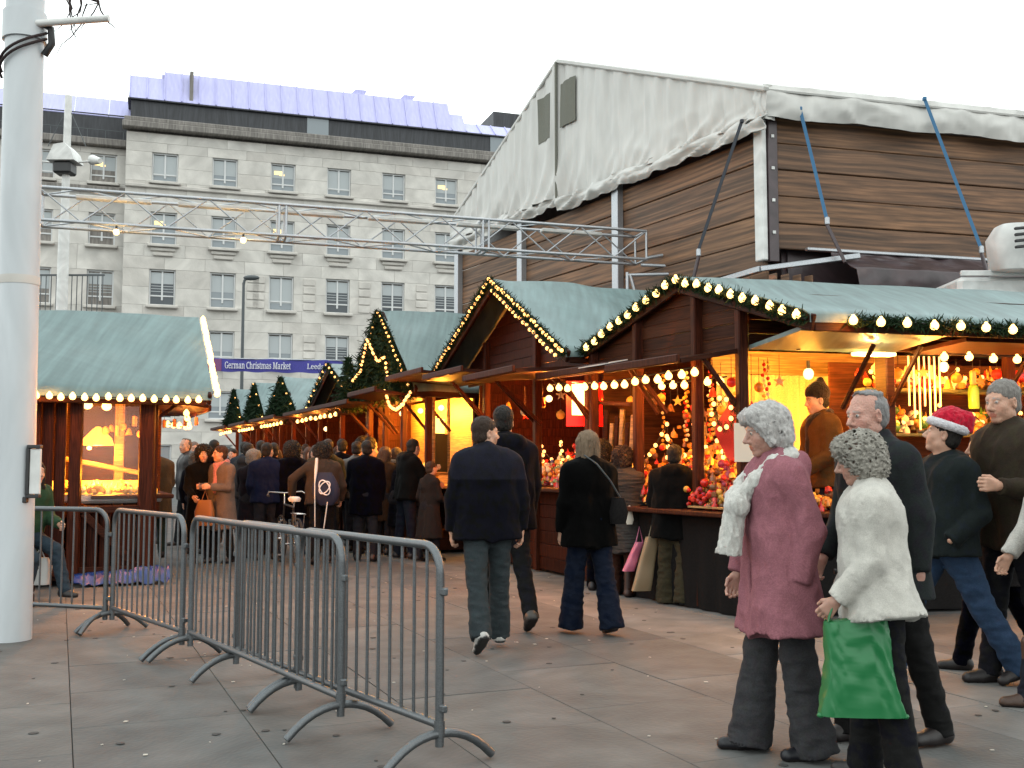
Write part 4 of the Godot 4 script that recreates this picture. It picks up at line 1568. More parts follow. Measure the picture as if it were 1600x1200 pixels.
func market() -> void:
	var red := Color(0.42, 0.02, 0.015)
	var gold := Color(0.55, 0.3, 0.05)
	var amber := Color(0.5, 0.2, 0.03)
	var cream := Color(0.6, 0.5, 0.32)
	var green := Color(0.06, 0.16, 0.02)
	var white := Color(0.65, 0.62, 0.55)
	var brown := Color(0.16, 0.07, 0.03)
	# ---- A: corner stall, nearest
	var A := stall("nearest market hut at the corner, its eaves lined with round bulbs", Vector3(2.56, 0, -8.99), Vector3(0.966, 0, -0.257), Vector3(-0.454, 0, -0.891), 3.89, 6.6, 2.7, 2.78, 3.32,
		{"aw": 0.12, "b0": 1.03, "b1": 3.75, "posts": [1.03, 1.72, 2.78, 3.7], "counter": 0.97, "front": "cloth", "back": 6.3, "sides": [3.75], "head": 2.5, "rafters": true, "counter_wood": "post", "sag": 0.012,
		"flaps": [[1.02, 2.3, -0.55, 2.4], [2.34, 3.9, -0.5, 2.44]]})
	# upper boarding of the side that faces us, and its posts, counter and hatches
	var k := 0
	var y := 2.52
	while y < 2.98:
		for seg in [[0.16, 1.6], [1.74, 6.2]]:
			var m := MB.new()
			m.beam(A.l(seg[0], 1.03 + 0.005 * (k % 2), y + 0.067), A.l(seg[1], 1.03 + 0.005 * (k % 2), y + 0.067), 0.028, 0.129, 0.008)
			obj("plank", m, M["plank%d" % (rng.randi() % 3)], A.root)
		y += 0.135
		k += 1
	for a in [1.62, 3.06, 4.6, 6.1]:
		var m := MB.new()
		m.beam(A.l(a, 1.03, 0.02), A.l(a, 1.03, 2.88), 0.2 if a < 2 else 0.1, 0.1, 0.012, A.f)
		obj("post", m, M.beam if a < 2 else M.post, A.root)
	var ct := MB.new()
	ct.beam(A.l(0.1, 0.92, 0.945), A.l(6.2, 0.92, 0.945), 0.34, 0.05, 0.01)
	ct.beam(A.l(0.3, 1.35, 0.942), A.l(6.2, 1.35, 0.942), 0.5, 0.044)
	obj("counter", ct, M.post, A.root)
	var sk := MB.new()
	sk.sheet(90, 5, func(u: float, v: float) -> Vector3: return A.l(lerpf(0.06, 6.2, u), 1.0 - 0.02 * sin(u * 90.0) * (1.0 - v), 0.01 + v * 0.9), 0.01)
	obj("counter_skirt", sk, M.dark_cloth, A.root)
	for h in [[0.14, 1.66, 0.3, 2.6, "roof_canvas"], [1.9, 3.9, 0.35, 2.56, "beam"], [3.95, 6.1, 0.35, 2.56, "beam"]]:
		var m := MB.new()
		m.sheet(1, 1, func(u: float, v: float) -> Vector3: return A.l(lerpf(h[0], h[1], u), lerpf(1.0, h[2], v), lerpf(2.5, h[3], v)), 0.04)
		var fm := obj("hatch", m, M[h[4]], A.root)
		for a in [h[0] + 0.95, h[1] - 0.06]:
			var br := MB.new()
			br.beam(A.l(a, 0.97, 1.95), A.l(a, 0.55, 2.53), 0.035, 0.04, 0.006)
			obj("hatch_brace", br, M.beam, fm)
	var bk := MB.new()
	bk.beam(A.l(0.62, 0.95, 2.72), A.l(0.62, 0.95, 2.5), 0.05, 0.05, 0.01)
	obj("bracket", bk, M.black_paint, A.root)
	var pl := MB.new()
	pl.sheet(4, 4, func(u: float, v: float) -> Vector3: return A.l(-0.62 + 0.3 * v, 2.3 + 0.45 * u, 2.44 + 0.06 * v), 0.01)
	obj("corner_cover", pl, M.tent_canvas, A.root)
	# ceiling lining and bay contents
	var shelfm := [["shelf", 1.75, 5.6, 1.55, 1.72], ["shelf", 1.75, 5.6, 1.55, 2.18], ["shelf", 1.75, 5.6, 1.5, 1.32]]
	for q in shelfm:
		var m := MB.new()
		m.beam(A.l(q[1], q[3], q[4]), A.l(q[2], q[3], q[4]), 0.26, 0.03, 0.004)
		obj("shelf", m, M.pine_dry, A.root)
	var bw := MB.new()
	bw.beam(A.l(1.75, 1.95, 1.75), A.l(6.0, 1.95, 1.75), 0.03, 1.5)
	obj("display_wall", bw, M.plank2, A.root)
	var cu := MB.new()
	cu.sheet(150, 6, func(u: float, v: float) -> Vector3: return A.l(lerpf(1.0, 3.4, u), 2.75 + 0.035 * sin(u * 150.0) * (1.0 - 0.5 * v) + 0.02 * sin(u * 41.0), lerpf(0.6, 2.42, v)), 0.008)
	var cuo := obj("curtain", cu, M.curtain)
	cuo.position = A.root.position
	tag(cuo, "pleated cream curtain closing the back of the corner hut", "curtain")
	var pel := MB.new()
	pel.beam(A.l(0.9, 2.7, 2.55), A.l(3.5, 2.7, 2.55), 0.03, 0.26, 0.005)
	obj("pelmet", pel, M.yellow_wood, A.root)
	# lamps inside
	for q in [[1.35, 1.75, 2.35, 2.2, "round lit bulb on the ceiling before the cream curtain"], [2.1, 2.3, 1.6, 1.6, "low lit lamp shade at the foot of the cream curtain"]]:
		var lt := thing("hut_lamp", q[4], "lamp", A.p(q[0], q[1], q[2]), 0, "lamps inside the huts")
		var g := MB.new()
		g.ball(Vector3.ZERO, Vector3(0.055, 0.06, 0.055), 12, 8)
		obj("lamp_glass", g, M.lamp_white, lt)
		lamp(lt, Vector3.ZERO, Color(1, 0.66, 0.22), q[3], 0.06)
		g = MB.new()
		g.tube([Vector3(0, 0.05, 0), Vector3(0, 0.14, 0)], 0.02, 6)
		obj("holder", g, M.black_paint, lt)
	var tl := thing("tube_light", "bright white tube light under the hut's green hatch", "light", A.p(1.05, 0.75, 2.46))
	var tm := MB.new()
	tm.beam(Vector3.ZERO, A.f * 0.42, 0.12, 0.035, 0.01)
	obj("diffuser", tm, M.lamp_white, tl)
	lamp(tl, A.f * 0.2 - Vector3(0, 0.06, 0), Color(1, 0.75, 0.4), 0.8, 0.05)
	for q in [[2.6, 1.35], [4.3, 1.35]]:
		var lt := thing("hut_lamp", ["left of two lit bulbs over the ornament shelves", "right of two lit bulbs over the ornament shelves"][0 if q[0] < 3 else 1], "lamp", A.p(q[0], q[1], 2.42), 0, "lamps inside the huts")
		var g := MB.new()
		g.ball(Vector3.ZERO, Vector3(0.05, 0.055, 0.05), 12, 8)
		obj("lamp_glass", g, M.lamp_white, lt)
		lamp(lt, Vector3.ZERO, Color(1, 0.6, 0.22), 1.5, 0.05)
	# garlands
	garland("fir garland with large round bulbs along the corner hut's roof slopes", [A.p(-0.03, 3.86, 2.72), A.p(-0.03, 2.9, 3.02), A.p(-0.03, 1.945, 3.3), A.p(-0.03, 0.97, 3.0), A.p(-0.03, 0.02, 2.66)], 0.185, true, 380, 0.0, 0.16)
	garland("fir garland with large round bulbs along the corner hut's front eaves", [A.p(0.35, -0.05, 2.66), A.p(2.0, -0.05, 2.64), A.p(4.5, -0.05, 2.65)], 0.27, true, 340, 0.02, 0.2)
	garland("row of large bulbs under the corner hut's street-side hatches", [A.p(-0.3, 4.0, 2.36), A.p(-0.3, 2.6, 2.3), A.p(-0.3, 1.15, 2.34)], 0.2, true, 0, 0.05, 0.3)
	garland("inner row of large bulbs above the corner hut's amber ornaments", [A.p(0.25, 2.6, 2.28), A.p(0.25, 1.5, 2.28)], 0.2, true, 0, 0.03, 0.3)
	garland("row of large bulbs under the corner hut's front hatches", [A.p(1.85, 0.55, 2.46), A.p(4.6, 0.55, 2.46)], 0.27, true, 0, 0.02, 0.3)
	# goods
	heap("heap of amber and gold ornaments on the corner hut's street counter", "ornaments", A.p(0.05, 1.85, 0.98), A.p(0.05, 3.1, 0.98), A.f * 0.7, 0.95, 620, [amber, gold, amber, brown, red])
	heap("stack of red and gold trinkets beside the corner post", "ornaments", A.p(0.0, 1.12, 0.98), A.p(0.0, 1.75, 0.98), A.f * 0.5, 0.6, 340, [red, gold, brown, red, Color(0.25, 0.03, 0.06)])
	heap("heap of orange and red candles before the cream curtain", "candles", A.p(0.3, 1.0, 0.98), A.p(1.5, 1.0, 0.98), A.g * 0.5, 0.3, 260, [amber, red, gold, brown])
	heap("glowing heap of red and gold ornaments in the corner hut's right bay", "ornaments", A.p(1.8, 1.0, 0.98), A.p(5.6, 1.0, 0.98), A.g * 0.5, 0.5, 800, [red, gold, amber, white, red])
	heap("row of pale and golden bowls on the upper green shelf", "ornaments", A.p(1.8, 1.45, 2.2), A.p(5.5, 1.45, 2.2), A.g * 0.18, 0.24, 300, [gold, red, amber, cream], 0.045)
	heap("row of glinting cups on the middle green shelf", "ornaments", A.p(1.8, 1.45, 1.74), A.p(5.5, 1.45, 1.74), A.g * 0.18, 0.3, 320, [gold, cream, amber, green], 0.045)
	heap("row of red and pale figures on the lowest green shelf", "ornaments", A.p(1.8, 1.4, 1.34), A.p(5.5, 1.4, 1.34), A.g * 0.18, 0.2, 230, [white, red, gold, amber], 0.045)
	for r in 4:
		var m := MB.new()
		m.beam(A.l(0.0 + r * 0.1, 1.1, 1.0 + r * 0.09), A.l(0.0 + r * 0.1, 1.72, 1.0 + r * 0.09), 0.1, 0.02, 0.003)
		obj("display_step", m, M.yellow_wood, A.root)
	for i in 26:
		var a := 1.85 + (i % 13) * 0.29
		var kind: String = ["bauble", "star", "bell", "lantern"][i % 4]
		hang("%s %s, %s from the thick post in the %s row of the right bay" % [["gold", "red", "amber", "pale"][(i / 4) % 4], kind, nth[i % 13], ["front", "back"][i / 13]], kind, A.p(a, 1.12 + 0.2 * (i / 13), 2.5), rnd(0.05, 0.22), [gold, red, amber, cream][(i / 4) % 4], 0.055)
	for i in 16:
		var b := 1.2 + (i % 8) * 0.3
		var kind: String = ["star", "bauble", "bell", "bauble"][i % 4]
		hang("%s %s, %s from the corner post in the %s row over the street counter" % [["red", "gold", "amber", "brown"][(i / 4) % 4], kind, nth[i % 8], ["front", "back"][i / 8]], kind, A.p(0.3 + 0.3 * (i / 8), b, 2.48), rnd(0.12, 0.5), [red, gold, amber, brown][(i / 4) % 4], 0.05)
	# strings of beads, fairy lights, price cards
	for i in 9:
		var t := thing("bead_string", "string of glinting beads, %s from the corner post inside the street side" % nth[i], "beads", A.p(0.55 + 0.12 * (i % 2), 1.3 + i * 0.22, 2.46), 0, "bead strings in the corner hut")
		var m := MB.new()
		for j in 15:
			m.col = [gold, red, cream, amber][(i + j / 3) % 4]
			m.ball(Vector3(0.012 * sin(j * 2.1), -0.05 - j * 0.052, 0.012 * cos(j * 1.7)), Vector3(0.02, 0.02, 0.02), 7, 5)
		obj("beads", m, M.shiny, t).set_meta("kind", "stuff")
		m = MB.new()
		m.tube([Vector3.ZERO, Vector3(0, -0.8, 0)], 0.003, 4)
		obj("thread", m, M.twig, t)
	var zig := []
	for i in 22: zig.append(A.p(1.8 + i * 0.17, 1.42 + 0.05 * (i % 3), [2.36, 2.24, 2.4, 2.28][i % 4]))
	garland("fairy lights zigzagging over the upper green shelf", zig, 0.15, false, 0, 0.0, 0.05, 6)
	zig = []
	for i in 22: zig.append(A.p(1.8 + i * 0.17, 1.38 + 0.05 * (i % 3), [1.86, 2.02, 1.8, 1.96][i % 4]))
	garland("fairy lights zigzagging over the middle green shelf", zig, 0.15, false, 0, 0.0, 0.05, 6)
	zig = []
	for i in 22: zig.append(A.p(1.8 + i * 0.17, 1.1 + 0.07 * (i % 3), [1.3, 1.45, 1.22, 1.5][i % 4]))
	garland("fairy lights tangled in the red and gold heap of the right bay", zig, 0.17, false, 0, 0.0, 0.05, 6)
	zig = []
	for i in 14: zig.append(A.p(0.3 + 0.1 * (i % 3), 1.15 + i * 0.16, [1.4, 1.7, 1.5, 1.85][i % 4]))
	garland("fairy lights tangled in the amber heap of the street counter", zig, 0.13, false, 0, 0.0, 0.05, 6)
	for i in 8:
		var m := MB.new()
		m.box(Vector3.ZERO, Vector3(0.09, 0.065, 0.004), Basis(A.f, Vector3.UP, -A.g) * Basis(Vector3.RIGHT, -0.2))
		var o := obj("price_card", m, M.paper)
		o.position = A.p(1.95 + i * 0.42, 0.9, 1.03)
		tag(o, "blank price card on the right bay's counter edge, %s from the thick post" % nth[i], "price card", "price cards on the corner hut")
	# hanging strands of light
	var st := thing("light_curtain", "bundle of glowing straight light strands hanging beside the thick post", "light strands", A.p(2.0, 1.15, 2.5))
	for i in 7:
		var m := MB.new()
		m.tube([A.f * (0.06 * i), A.f * (0.06 * i) - Vector3(0, 0.5 + 0.12 * (i % 3), 0)], 0.009, 5)
		obj("strand", m, M.bulb_small, st)
	lamp(st, A.f * 0.2 - A.g * 0.08 - Vector3(0, 0.35, 0), Color(1, 0.6, 0.25), 0.6, 0.05)
	var gl := thing("green_lantern", "lime green glass lantern on the upper shelf behind the red hat", "lantern", A.p(2.9, 1.3, 1.99))
	var gm := MB.new()
	gm.col = Color(0.3, 0.6, 0.05)
	gm.lathe([Vector2(0.05, 0), Vector2(0.055, 0.02), Vector2(0.055, 0.2), Vector2(0.04, 0.24)], 12)
	obj("glass_body", gm, M.shiny, gl)
	gm = MB.new()
	gm.lathe([Vector2(0.05, 0.24), Vector2(0.02, 0.28)], 12)
	obj("cap", gm, M.beam, gl)
	# red fabric tree, wreath, paper notice
	var rt := MB.new()
	rt.sheet(10, 16, func(u: float, v: float) -> Vector3:
		var w := 0.17 * sin(PI * pow(v, 0.75)) + 0.02
		return A.l(0.22 + 0.03 * sin(v * 9.0), 1.4 + (u - 0.5) * 2.0 * w, 1.45 + v * 0.62), 0.02)
	var ro := obj("red_pennant", rt, M.red_cloth)
	ro.position = A.root.position
	tag(ro, "pointed red cloth pennant hanging just left of the corner post", "pennant")
	var wr := thing("wreath", "round fir wreath with tiny lights on the inside of the corner post", "wreath", A.p(0.02, 1.2, 1.9))
	var wm := MB.new()
	for i in 320:
		var a := rnd(0, TAU)
		var c := (A.g * cos(a) + Vector3(0, sin(a), 0)) * 0.14
		var d := Vector3(rnd(-1, 1), rnd(-1, 1), rnd(-1, 1)).normalized() * rnd(0.04, 0.08)
		wm.q(c - A.g * 0.004, c + A.g * 0.004, c + d + A.g * 0.002, c + d - A.g * 0.002, -A.f)
	obj("fir_sprigs", wm, M.pine, wr).set_meta("kind", "stuff")
	for i in 9:
		put("bulb", _small_bulb(), M.bulb_small, wr, (A.g * cos(i * 0.7) + Vector3(0, sin(i * 0.7), 0)) * 0.15 - A.f * 0.04)
	var pn := MB.new()
	pn.box(Vector3.ZERO, Vector3(0.2, 0.36, 0.006), Basis(A.f, Vector3.UP, -A.g.rotated(Vector3.UP, 0.2)))
	var po := obj("paper_notice", pn, M.paper)
	po.position = A.p(0.02, 0.93, 1.62)
	tag(po, "pale paper notice pinned to the corner hut's post", "notice")

	# ---- B: hut with the dark gable
	var B := stall("market hut with a wide dark gable trimmed with tiny lights", at(6.12, 0.8), R, S, 4.7, 3.5, 2.74, 2.86, 3.95,
		{"aw": 0.5, "b0": 0.1, "b1": 4.5, "posts": [0.3, 1.82, 3.65], "counter": 1.12, "back": 3.2, "sides": [4.3], "head": 2.62, "planks": "plankv",
		"flaps": [[0.1, 1.75, -0.6, 2.52, 2.6], [1.8, 3.4, -0.6, 2.66, 2.66], [3.45, 5.3, -0.6, 2.78, 2.7]]})
	garland("double string of tiny lights in fir on the dark hut's gable", [B.p(-0.03, 4.7, 2.84), B.p(-0.03, 3.5, 3.4), B.p(-0.03, 2.35, 3.95), B.p(-0.03, 1.2, 3.36), B.p(-0.03, 0.02, 2.72)], 0.1, false, 420, 0.0, 0.05, 5)
	garland("lower string of tiny lights along the dark hut's right gable edge", [B.p(-0.05, 2.2, 3.78), B.p(-0.05, 1.1, 3.2), B.p(-0.05, 0.1, 2.64)], 0.12, false, 0, 0.0, 0.05, 5)
	var rs := thing("red_lantern", "large glowing red and yellow cloth lantern between the two nearest huts", "lantern", B.p(0.55, 0.55, 1.88))
	var rm := MB.new()
	rm.sheet(8, 8, func(u: float, v: float) -> Vector3: return S * -0.14 * sin(u * PI) + R * (u - 0.5) * 0.56 + Vector3(0, v * 0.55, 0), 0.02)
	obj("red_cloth", rm, M.red_shade, rs)
	rm = MB.new()
	rm.box(-R * 0.14 - S * 0.14 + Vector3(0, 0.33, 0), Vector3(0.26, 0.4, 0.02), Basis(R, Vector3.UP, -S), 0.008)
	obj("lit_panel", rm, M.lamp_white, rs)
	lamp(rs, -S * 0.26 + Vector3(0, 0.3, 0), Color(1, 0.45, 0.13), 1.3, 0.1)
	heap("heap of bright dolls and toys on the dark hut's counter", "toys", B.p(0.45, 0.35, 1.13), B.p(0.45, 1.75, 1.13), R * 0.5, 0.6, 420, [red, gold, cream, Color(0.2, 0.25, 0.1), amber, Color(0.4, 0.1, 0.12)])
	heap("row of pale dolls at the left of the dark hut's counter", "toys", B.p(0.45, 1.9, 1.13), B.p(0.45, 2.4, 1.13), R * 0.4, 0.4, 90, [cream, red, white, Color(0.1, 0.12, 0.3)])
	var bl := thing("hut_lamp", "lit lamp under the dark hut's ceiling near its left post", "lamp", B.p(1.0, 2.6, 2.35), 0, "lamps inside the huts")
	var bg := MB.new()
	bg.ball(Vector3.ZERO, Vector3(0.05, 0.05, 0.05), 10, 6)
	obj("lamp_glass", bg, M.lamp_white, bl)
	lamp(bl, Vector3.ZERO, Color(1, 0.5, 0.16), 3.2, 0.05)
	for i in 12:
		var kind: String = ["bauble", "star", "bell", "lantern"][i % 4]
		hang("%s %s, %s from the right under the dark hut's ceiling" % [["red", "gold", "cream"][i % 3], kind, nth[i]], kind, B.p(0.75 + 0.15 * (i % 2), 0.5 + i * 0.3, 2.55), rnd(0.08, 0.45), [red, gold, cream][i % 3], 0.06)
	var zb := []
	for i in 16: zb.append(B.p(0.7 + 0.08 * (i % 3), 0.35 + i * 0.2, [1.35, 1.6, 1.45, 1.75][i % 4]))
	garland("fairy lights tangled in the toys on the dark hut's counter", zb, 0.14, false, 0, 0.0, 0.05, 6)
	heap("heap of red and orange goods at the left end of the dark hut's counter", "goods", B.p(0.5, 2.4, 1.13), B.p(0.5, 4.1, 1.13), R * 0.5, 0.45, 260, [red, amber, gold, cream])
	# tall wooden rack of rolls between A and B
	var rk := thing("wooden_rack", "tall wooden rack of upright boards between the two nearest huts", "rack", A.p(0.2, 3.05, 0.0))
	for i in 7:
		var m := MB.new()
		m.beam(A.g * (i * 0.11) + Vector3(0, 1.1, 0), A.g * (i * 0.11) + A.f * 0.05 + Vector3(0, 2.05 - 0.08 * (i % 3), 0), 0.07, 0.05, 0.01)
		obj("upright_board", m, M.yellow_wood if i % 2 else M.plank1, rk)
	var rkm := MB.new()
	rkm.beam(A.g * -0.05 - A.f * 0.05 + Vector3(0, 2.08, 0), A.g * 0.75 - A.f * 0.05 + Vector3(0, 2.14, 0), 0.08, 0.05, 0.01)
	obj("top_rail", rkm, M.post, rk)
	# framed pictures and brown figures behind the amber heap
	for i in 5:
		var t := thing("framed_picture", "small golden framed picture behind the amber ornaments, number %s from the left" % ["one", "two", "three", "four", "five"][i], "picture", A.p(0.75, 2.7 - i * 0.22, 1.75 + 0.1 * (i % 2)))
		t.set_meta("label", ["leftmost small golden picture behind the amber ornament heap", "second small golden picture from the left behind the amber heap", "middle one of the five small golden pictures behind the amber heap", "fourth small golden picture from the left behind the amber heap", "rightmost small golden picture behind the amber ornament heap"][i])
		var m := MB.new()
		m.box(Vector3.ZERO, Vector3(0.03, 0.26, 0.18), Basis(A.f, Vector3.UP, -A.g), 0.006)
		obj("frame", m, M.yellow_wood, t)
		m = MB.new()
		m.box(-A.f * 0.012, Vector3(0.02, 0.2, 0.12), Basis(A.f, Vector3.UP, -A.g))
		obj("print", m, M.plank1, t)

	# ---- C: bright yellow hut with the steep garlanded gable
	var C := stall("market hut with steep garlanded gable and a glowing yellow interior", at(10.95, 0.5), R, S, 3.9, 3.4, 2.62, 2.56, 4.1,
		{"aw": 0.35, "b0": 0.15, "b1": 3.7, "posts": [0.2, 1.5, 2.6, 3.65], "counter": 1.08, "back": 2.9, "sides": [3.6], "head": 2.55, "planks": "plankv", "counter_wood": "yellow_wood",
		"flaps": [[0.2, 1.9, -0.55, 2.6, 2.5], [1.95, 3.6, -0.55, 2.5, 2.5]]})
	garland("looped light tubes in fir up the steep hut's gable", [C.p(-0.05, 3.9, 2.55), C.p(-0.05, 2.9, 3.3), C.p(-0.05, 1.95, 4.08), C.p(-0.05, 1.3, 3.6), C.p(-0.05, 0.7, 3.1), C.p(-0.05, 0.05, 2.6)], 0.14, false, 700, 0.0, 0.06, 4)
	garland("drooping light tube slung below the steep hut's right eaves", [C.p(-0.3, 0.6, 2.6), C.p(-0.3, 0.35, 2.35), C.p(-0.3, 0.0, 2.26), C.p(-0.3, -0.4, 2.34), C.p(-0.3, -0.8, 2.5)], 0.06, false, 0, 0.0, 0.04, 5)
	# fir tree standing in the gable
	fir(C.p(-0.2, 3.4, 2.5), 0.9, 0.4, "dark fir standing over the left eaves of the steep hut")
	boughs(C, "dark fir boughs filling the steep hut's gable", 3000)
	garland("loops of light tubes across the steep hut's fir boughs", [C.p(-0.16, 3.2, 2.95), C.p(-0.16, 2.6, 3.1), C.p(-0.16, 2.2, 3.6), C.p(-0.16, 1.9, 3.4), C.p(-0.16, 1.5, 3.15), C.p(-0.16, 1.1, 3.2), C.p(-0.16, 0.9, 2.8)], 0.09, false, 60, 0.0, 0.04, 5)
	var yw := MB.new()
	yw.beam(C.l(1.1, 0.25, 1.8), C.l(1.1, 3.55, 1.8), 0.03, 1.5)
	obj("display_wall", yw, M.yellow_wood, C.root)
	var sb := thing("lit_sign", "small blank light box glowing above the menu board", "sign", C.p(0.55, 0.42, 2.04))
	var sm := MB.new()
	sm.box(Vector3.ZERO, Vector3(0.06, 0.24, 0.34), Basis(R.rotated(Vector3.UP, -0.9), Vector3.UP, -S.rotated(Vector3.UP, -0.9)), 0.01)
	obj("light_face", sm, M.sign_lit, sb)
	lamp(sb, -R * 0.14 - S * 0.1, Color(1, 0.8, 0.4), 0.9, 0.1)
	var mb := thing("menu_board", "dark chalk menu board in a yellow wooden frame", "menu board", C.p(0.6, 0.42, 1.6))
	sm = MB.new()
	var tb := Basis(R.rotated(Vector3.UP, -0.9), Vector3.UP, -S.rotated(Vector3.UP, -0.9))
	sm.box(Vector3.ZERO, Vector3(0.03, 0.62, 0.36), tb)
	obj("chalk_face", sm, M.chalk, mb)
	for q in [[Vector3(0, 0.28, 0.23), Vector3(0.05, 1.24, 0.05)], [Vector3(0, 0.28, -0.23), Vector3(0.05, 1.24, 0.05)], [Vector3(0, -0.34, 0), Vector3(0.05, 0.05, 0.4)]]:
		sm = MB.new()
		sm.box(tb * q[0], q[1], tb, 0.01)
		obj("frame", sm, M.yellow_wood, mb)
	for i in 5:
		sm = MB.new()
		sm.box(tb * Vector3(-0.018, 0.2 - i * 0.09, 0.02 * (i % 2)), Vector3(0.006, 0.012, 0.24 - 0.04 * (i % 3)), tb)
		obj("chalk_line", sm, M.yellow_wood, mb)
	heap("pile of pale sugared sweets heaped on the yellow hut's counter", "sweets", C.p(0.1, 0.3, 1.1), C.p(0.1, 1.3, 1.1), R * 0.45, 0.34, 330, [white, cream, white, gold], 0.035)
	heap("row of golden jars along the yellow hut's counter", "sweets", C.p(0.15, 1.5, 1.1), C.p(0.15, 3.4, 1.1), R * 0.4, 0.4, 330, [gold, amber, cream, gold])
	for i in 3:
		var ll := thing("hut_lamp", ["right lamp in the glowing yellow hut", "middle lamp in the glowing yellow hut", "left lamp in the glowing yellow hut"][i], "lamp", C.p(0.7, 0.7 + i * 1.1, 2.35), 0, "lamps inside the huts")
		var g := MB.new()
		g.ball(Vector3.ZERO, Vector3(0.05, 0.05, 0.05), 10, 6)
		obj("lamp_glass", g, M.lamp_white, ll)
		lamp(ll, Vector3.ZERO, Color(1, 0.62, 0.18), 3.4, 0.05)

	# ---- D to G: huts farther along
	var far := [[15.1, 0.65, 4.5, 2.6, 3.55, "fourth hut along, brown gable with a thin string of lights", true], [20.2, 0.55, 3.6, 2.65, 3.6, "fifth hut along with a fir on its gable", false], [24.2, 0.5, 3.0, 2.7, 3.7, "sixth hut along, narrow and dark under firs", false], [27.6, 0.45, 3.2, 2.7, 3.75, "farthest hut of the row with a leaning fir", false]]
	for i in far.size():
		var q: Array = far[i]
		var D := stall("%s" % q[5], at(q[0], q[1]), R, S, q[2], 3.2, q[3], q[3], q[4],
			{"aw": 0.35, "b0": 0.1, "b1": q[2] - 0.1, "posts": [0.15, q[2] * 0.5, q[2] - 0.15], "counter": 1.05, "back": 2.8, "sides": [q[2] - 0.2], "head": 2.5, "planks": "plankv", "flaps": [[0.0, q[2], -0.5, 2.55, 2.5]]})
		garland(["tiny lights round the fourth hut's brown gable", "sparse lights on the fifth hut's gable", "sparse lights on the sixth hut's gable", "sparse lights on the farthest hut's gable"][i], [D.p(-0.05, q[2], q[3]), D.p(-0.05, q[2] / 2, q[4]), D.p(-0.05, 0, q[3])], 0.3 if i == 0 else 0.6, false, 500 if i else 200, 0.0, 0.1, 3)
		if i:
			boughs(D, ["", "dark fir boughs filling the fifth hut's gable", "dark fir boughs filling the sixth hut's gable", "ragged fir boughs filling the farthest hut's gable"][i], 1100)
		garland(["row of bulbs under the fourth hut's hatch", "row of bulbs under the fifth hut's hatch", "row of bulbs under the sixth hut's hatch", "row of bulbs under the farthest hut's hatch"][i], [D.p(-0.25, q[2] - 0.3, 2.4), D.p(-0.25, 0.3, 2.4)], 0.45, true, 0, 0.0, 0.3, 2)
		heap(["glowing heap of gold and red goods on the fourth hut's counter", "heap of goods on the fifth hut's counter", "heap of goods on the sixth hut's counter", "heap of goods on the farthest hut's counter"][i], "goods", D.p(0.2, 0.3, 1.06), D.p(0.2, q[2] - 0.3, 1.06), R * 0.45, 0.6, 260, [red, gold, amber, cream], 0.05)
		var ll := thing("hut_lamp", ["lit lamp inside the fourth hut", "lit lamp inside the fifth hut", "lit lamp inside the sixth hut", "lit lamp inside the farthest hut"][i], "lamp", D.p(1.0, 1.2, 2.3), 0, "lamps inside the huts")
		var g := MB.new()
		g.ball(Vector3.ZERO, Vector3(0.06, 0.06, 0.06), 10, 6)
		obj("lamp_glass", g, M.lamp_white, ll)
		lamp(ll, Vector3.ZERO, Color(1, 0.5, 0.18), 3.6 if i == 0 else 2.0, 0.06)

	# ---- L: hut on the left
	left_hut()

func _small_bulb() -> Mesh:
	if not bulbs.has("small"):
		var b := MB.new()
		b.ball(Vector3.ZERO, Vector3(0.022, 0.024, 0.022), 8, 5)
		bulbs["small"] = b.mesh()
	return bulbs["small"]

# fir boughs packed into a gable
func boughs(s: Frame, label: String, n: int) -> void:
	var c := s.p(-0.02, s.w * 0.5, s.yr)
	var t := thing("fir_boughs", label, "fir boughs", c, 0, "fir boughs in the hut gables")
	var m := MB.new()
	for i in n:
		var b := rnd(0.15, s.w - 0.15)
		var top := s.ry(b) - 0.02
		var y := lerpf(s.yr - 0.12, top, rnd(0, 1))
		var p := s.p(rnd(-0.16, 0.02), b, y) - c
		var d := Vector3(rnd(-1, 1), rnd(-1.2, 0.6), rnd(-1, 1)).normalized() * rnd(0.08, 0.2)
		var sd := d.cross(Vector3(rnd(-1, 1), rnd(-1, 1), rnd(-1, 1))).normalized() * 0.016
		m.q(p - sd, p + sd, p + d + sd * 0.3, p + d - sd * 0.3, Vector3(0, 1, 0.3))
	obj("sprigs", m, M.pine, t).set_meta("kind", "stuff")

func fir(p: Vector3, h: float, r: float, label: String) -> void:
	var t := thing("fir_tree", label, "fir tree", p, 0, "small firs on the hut gables")
	var m := MB.new()
	m.tube([Vector3(0, -0.15, 0), Vector3(0, h, 0)], [0.03, 0.008], 6)
	obj("trunk", m, M.twig, t)
	m = MB.new()
	for i in 1500:
		var u := pow(rnd(0, 1), 1.3)
		var a := rnd(0, TAU)
		var lay := 0.75 + 0.25 * sin(u * 34.0)
		var c := Vector3(0, u * h, 0)
		var d := Vector3(cos(a), rnd(-0.5, 0.1), sin(a))
		var e := r * (1.0 - u) * lay * rnd(0.3, 1.05) + 0.03
		var q := c + d * e
		var w := Vector3(rnd(-1, 1), rnd(-1, 0.6), rnd(-1, 1)).normalized() * rnd(0.05, 0.12)
		var sd := w.cross(d).normalized() * 0.012
		m.q(q - sd, q + sd, q + w + sd * 0.3, q + w - sd * 0.3, Vector3(0, 1, 0.2))
	obj("crown", m, M.pine, t).set_meta("kind", "stuff")

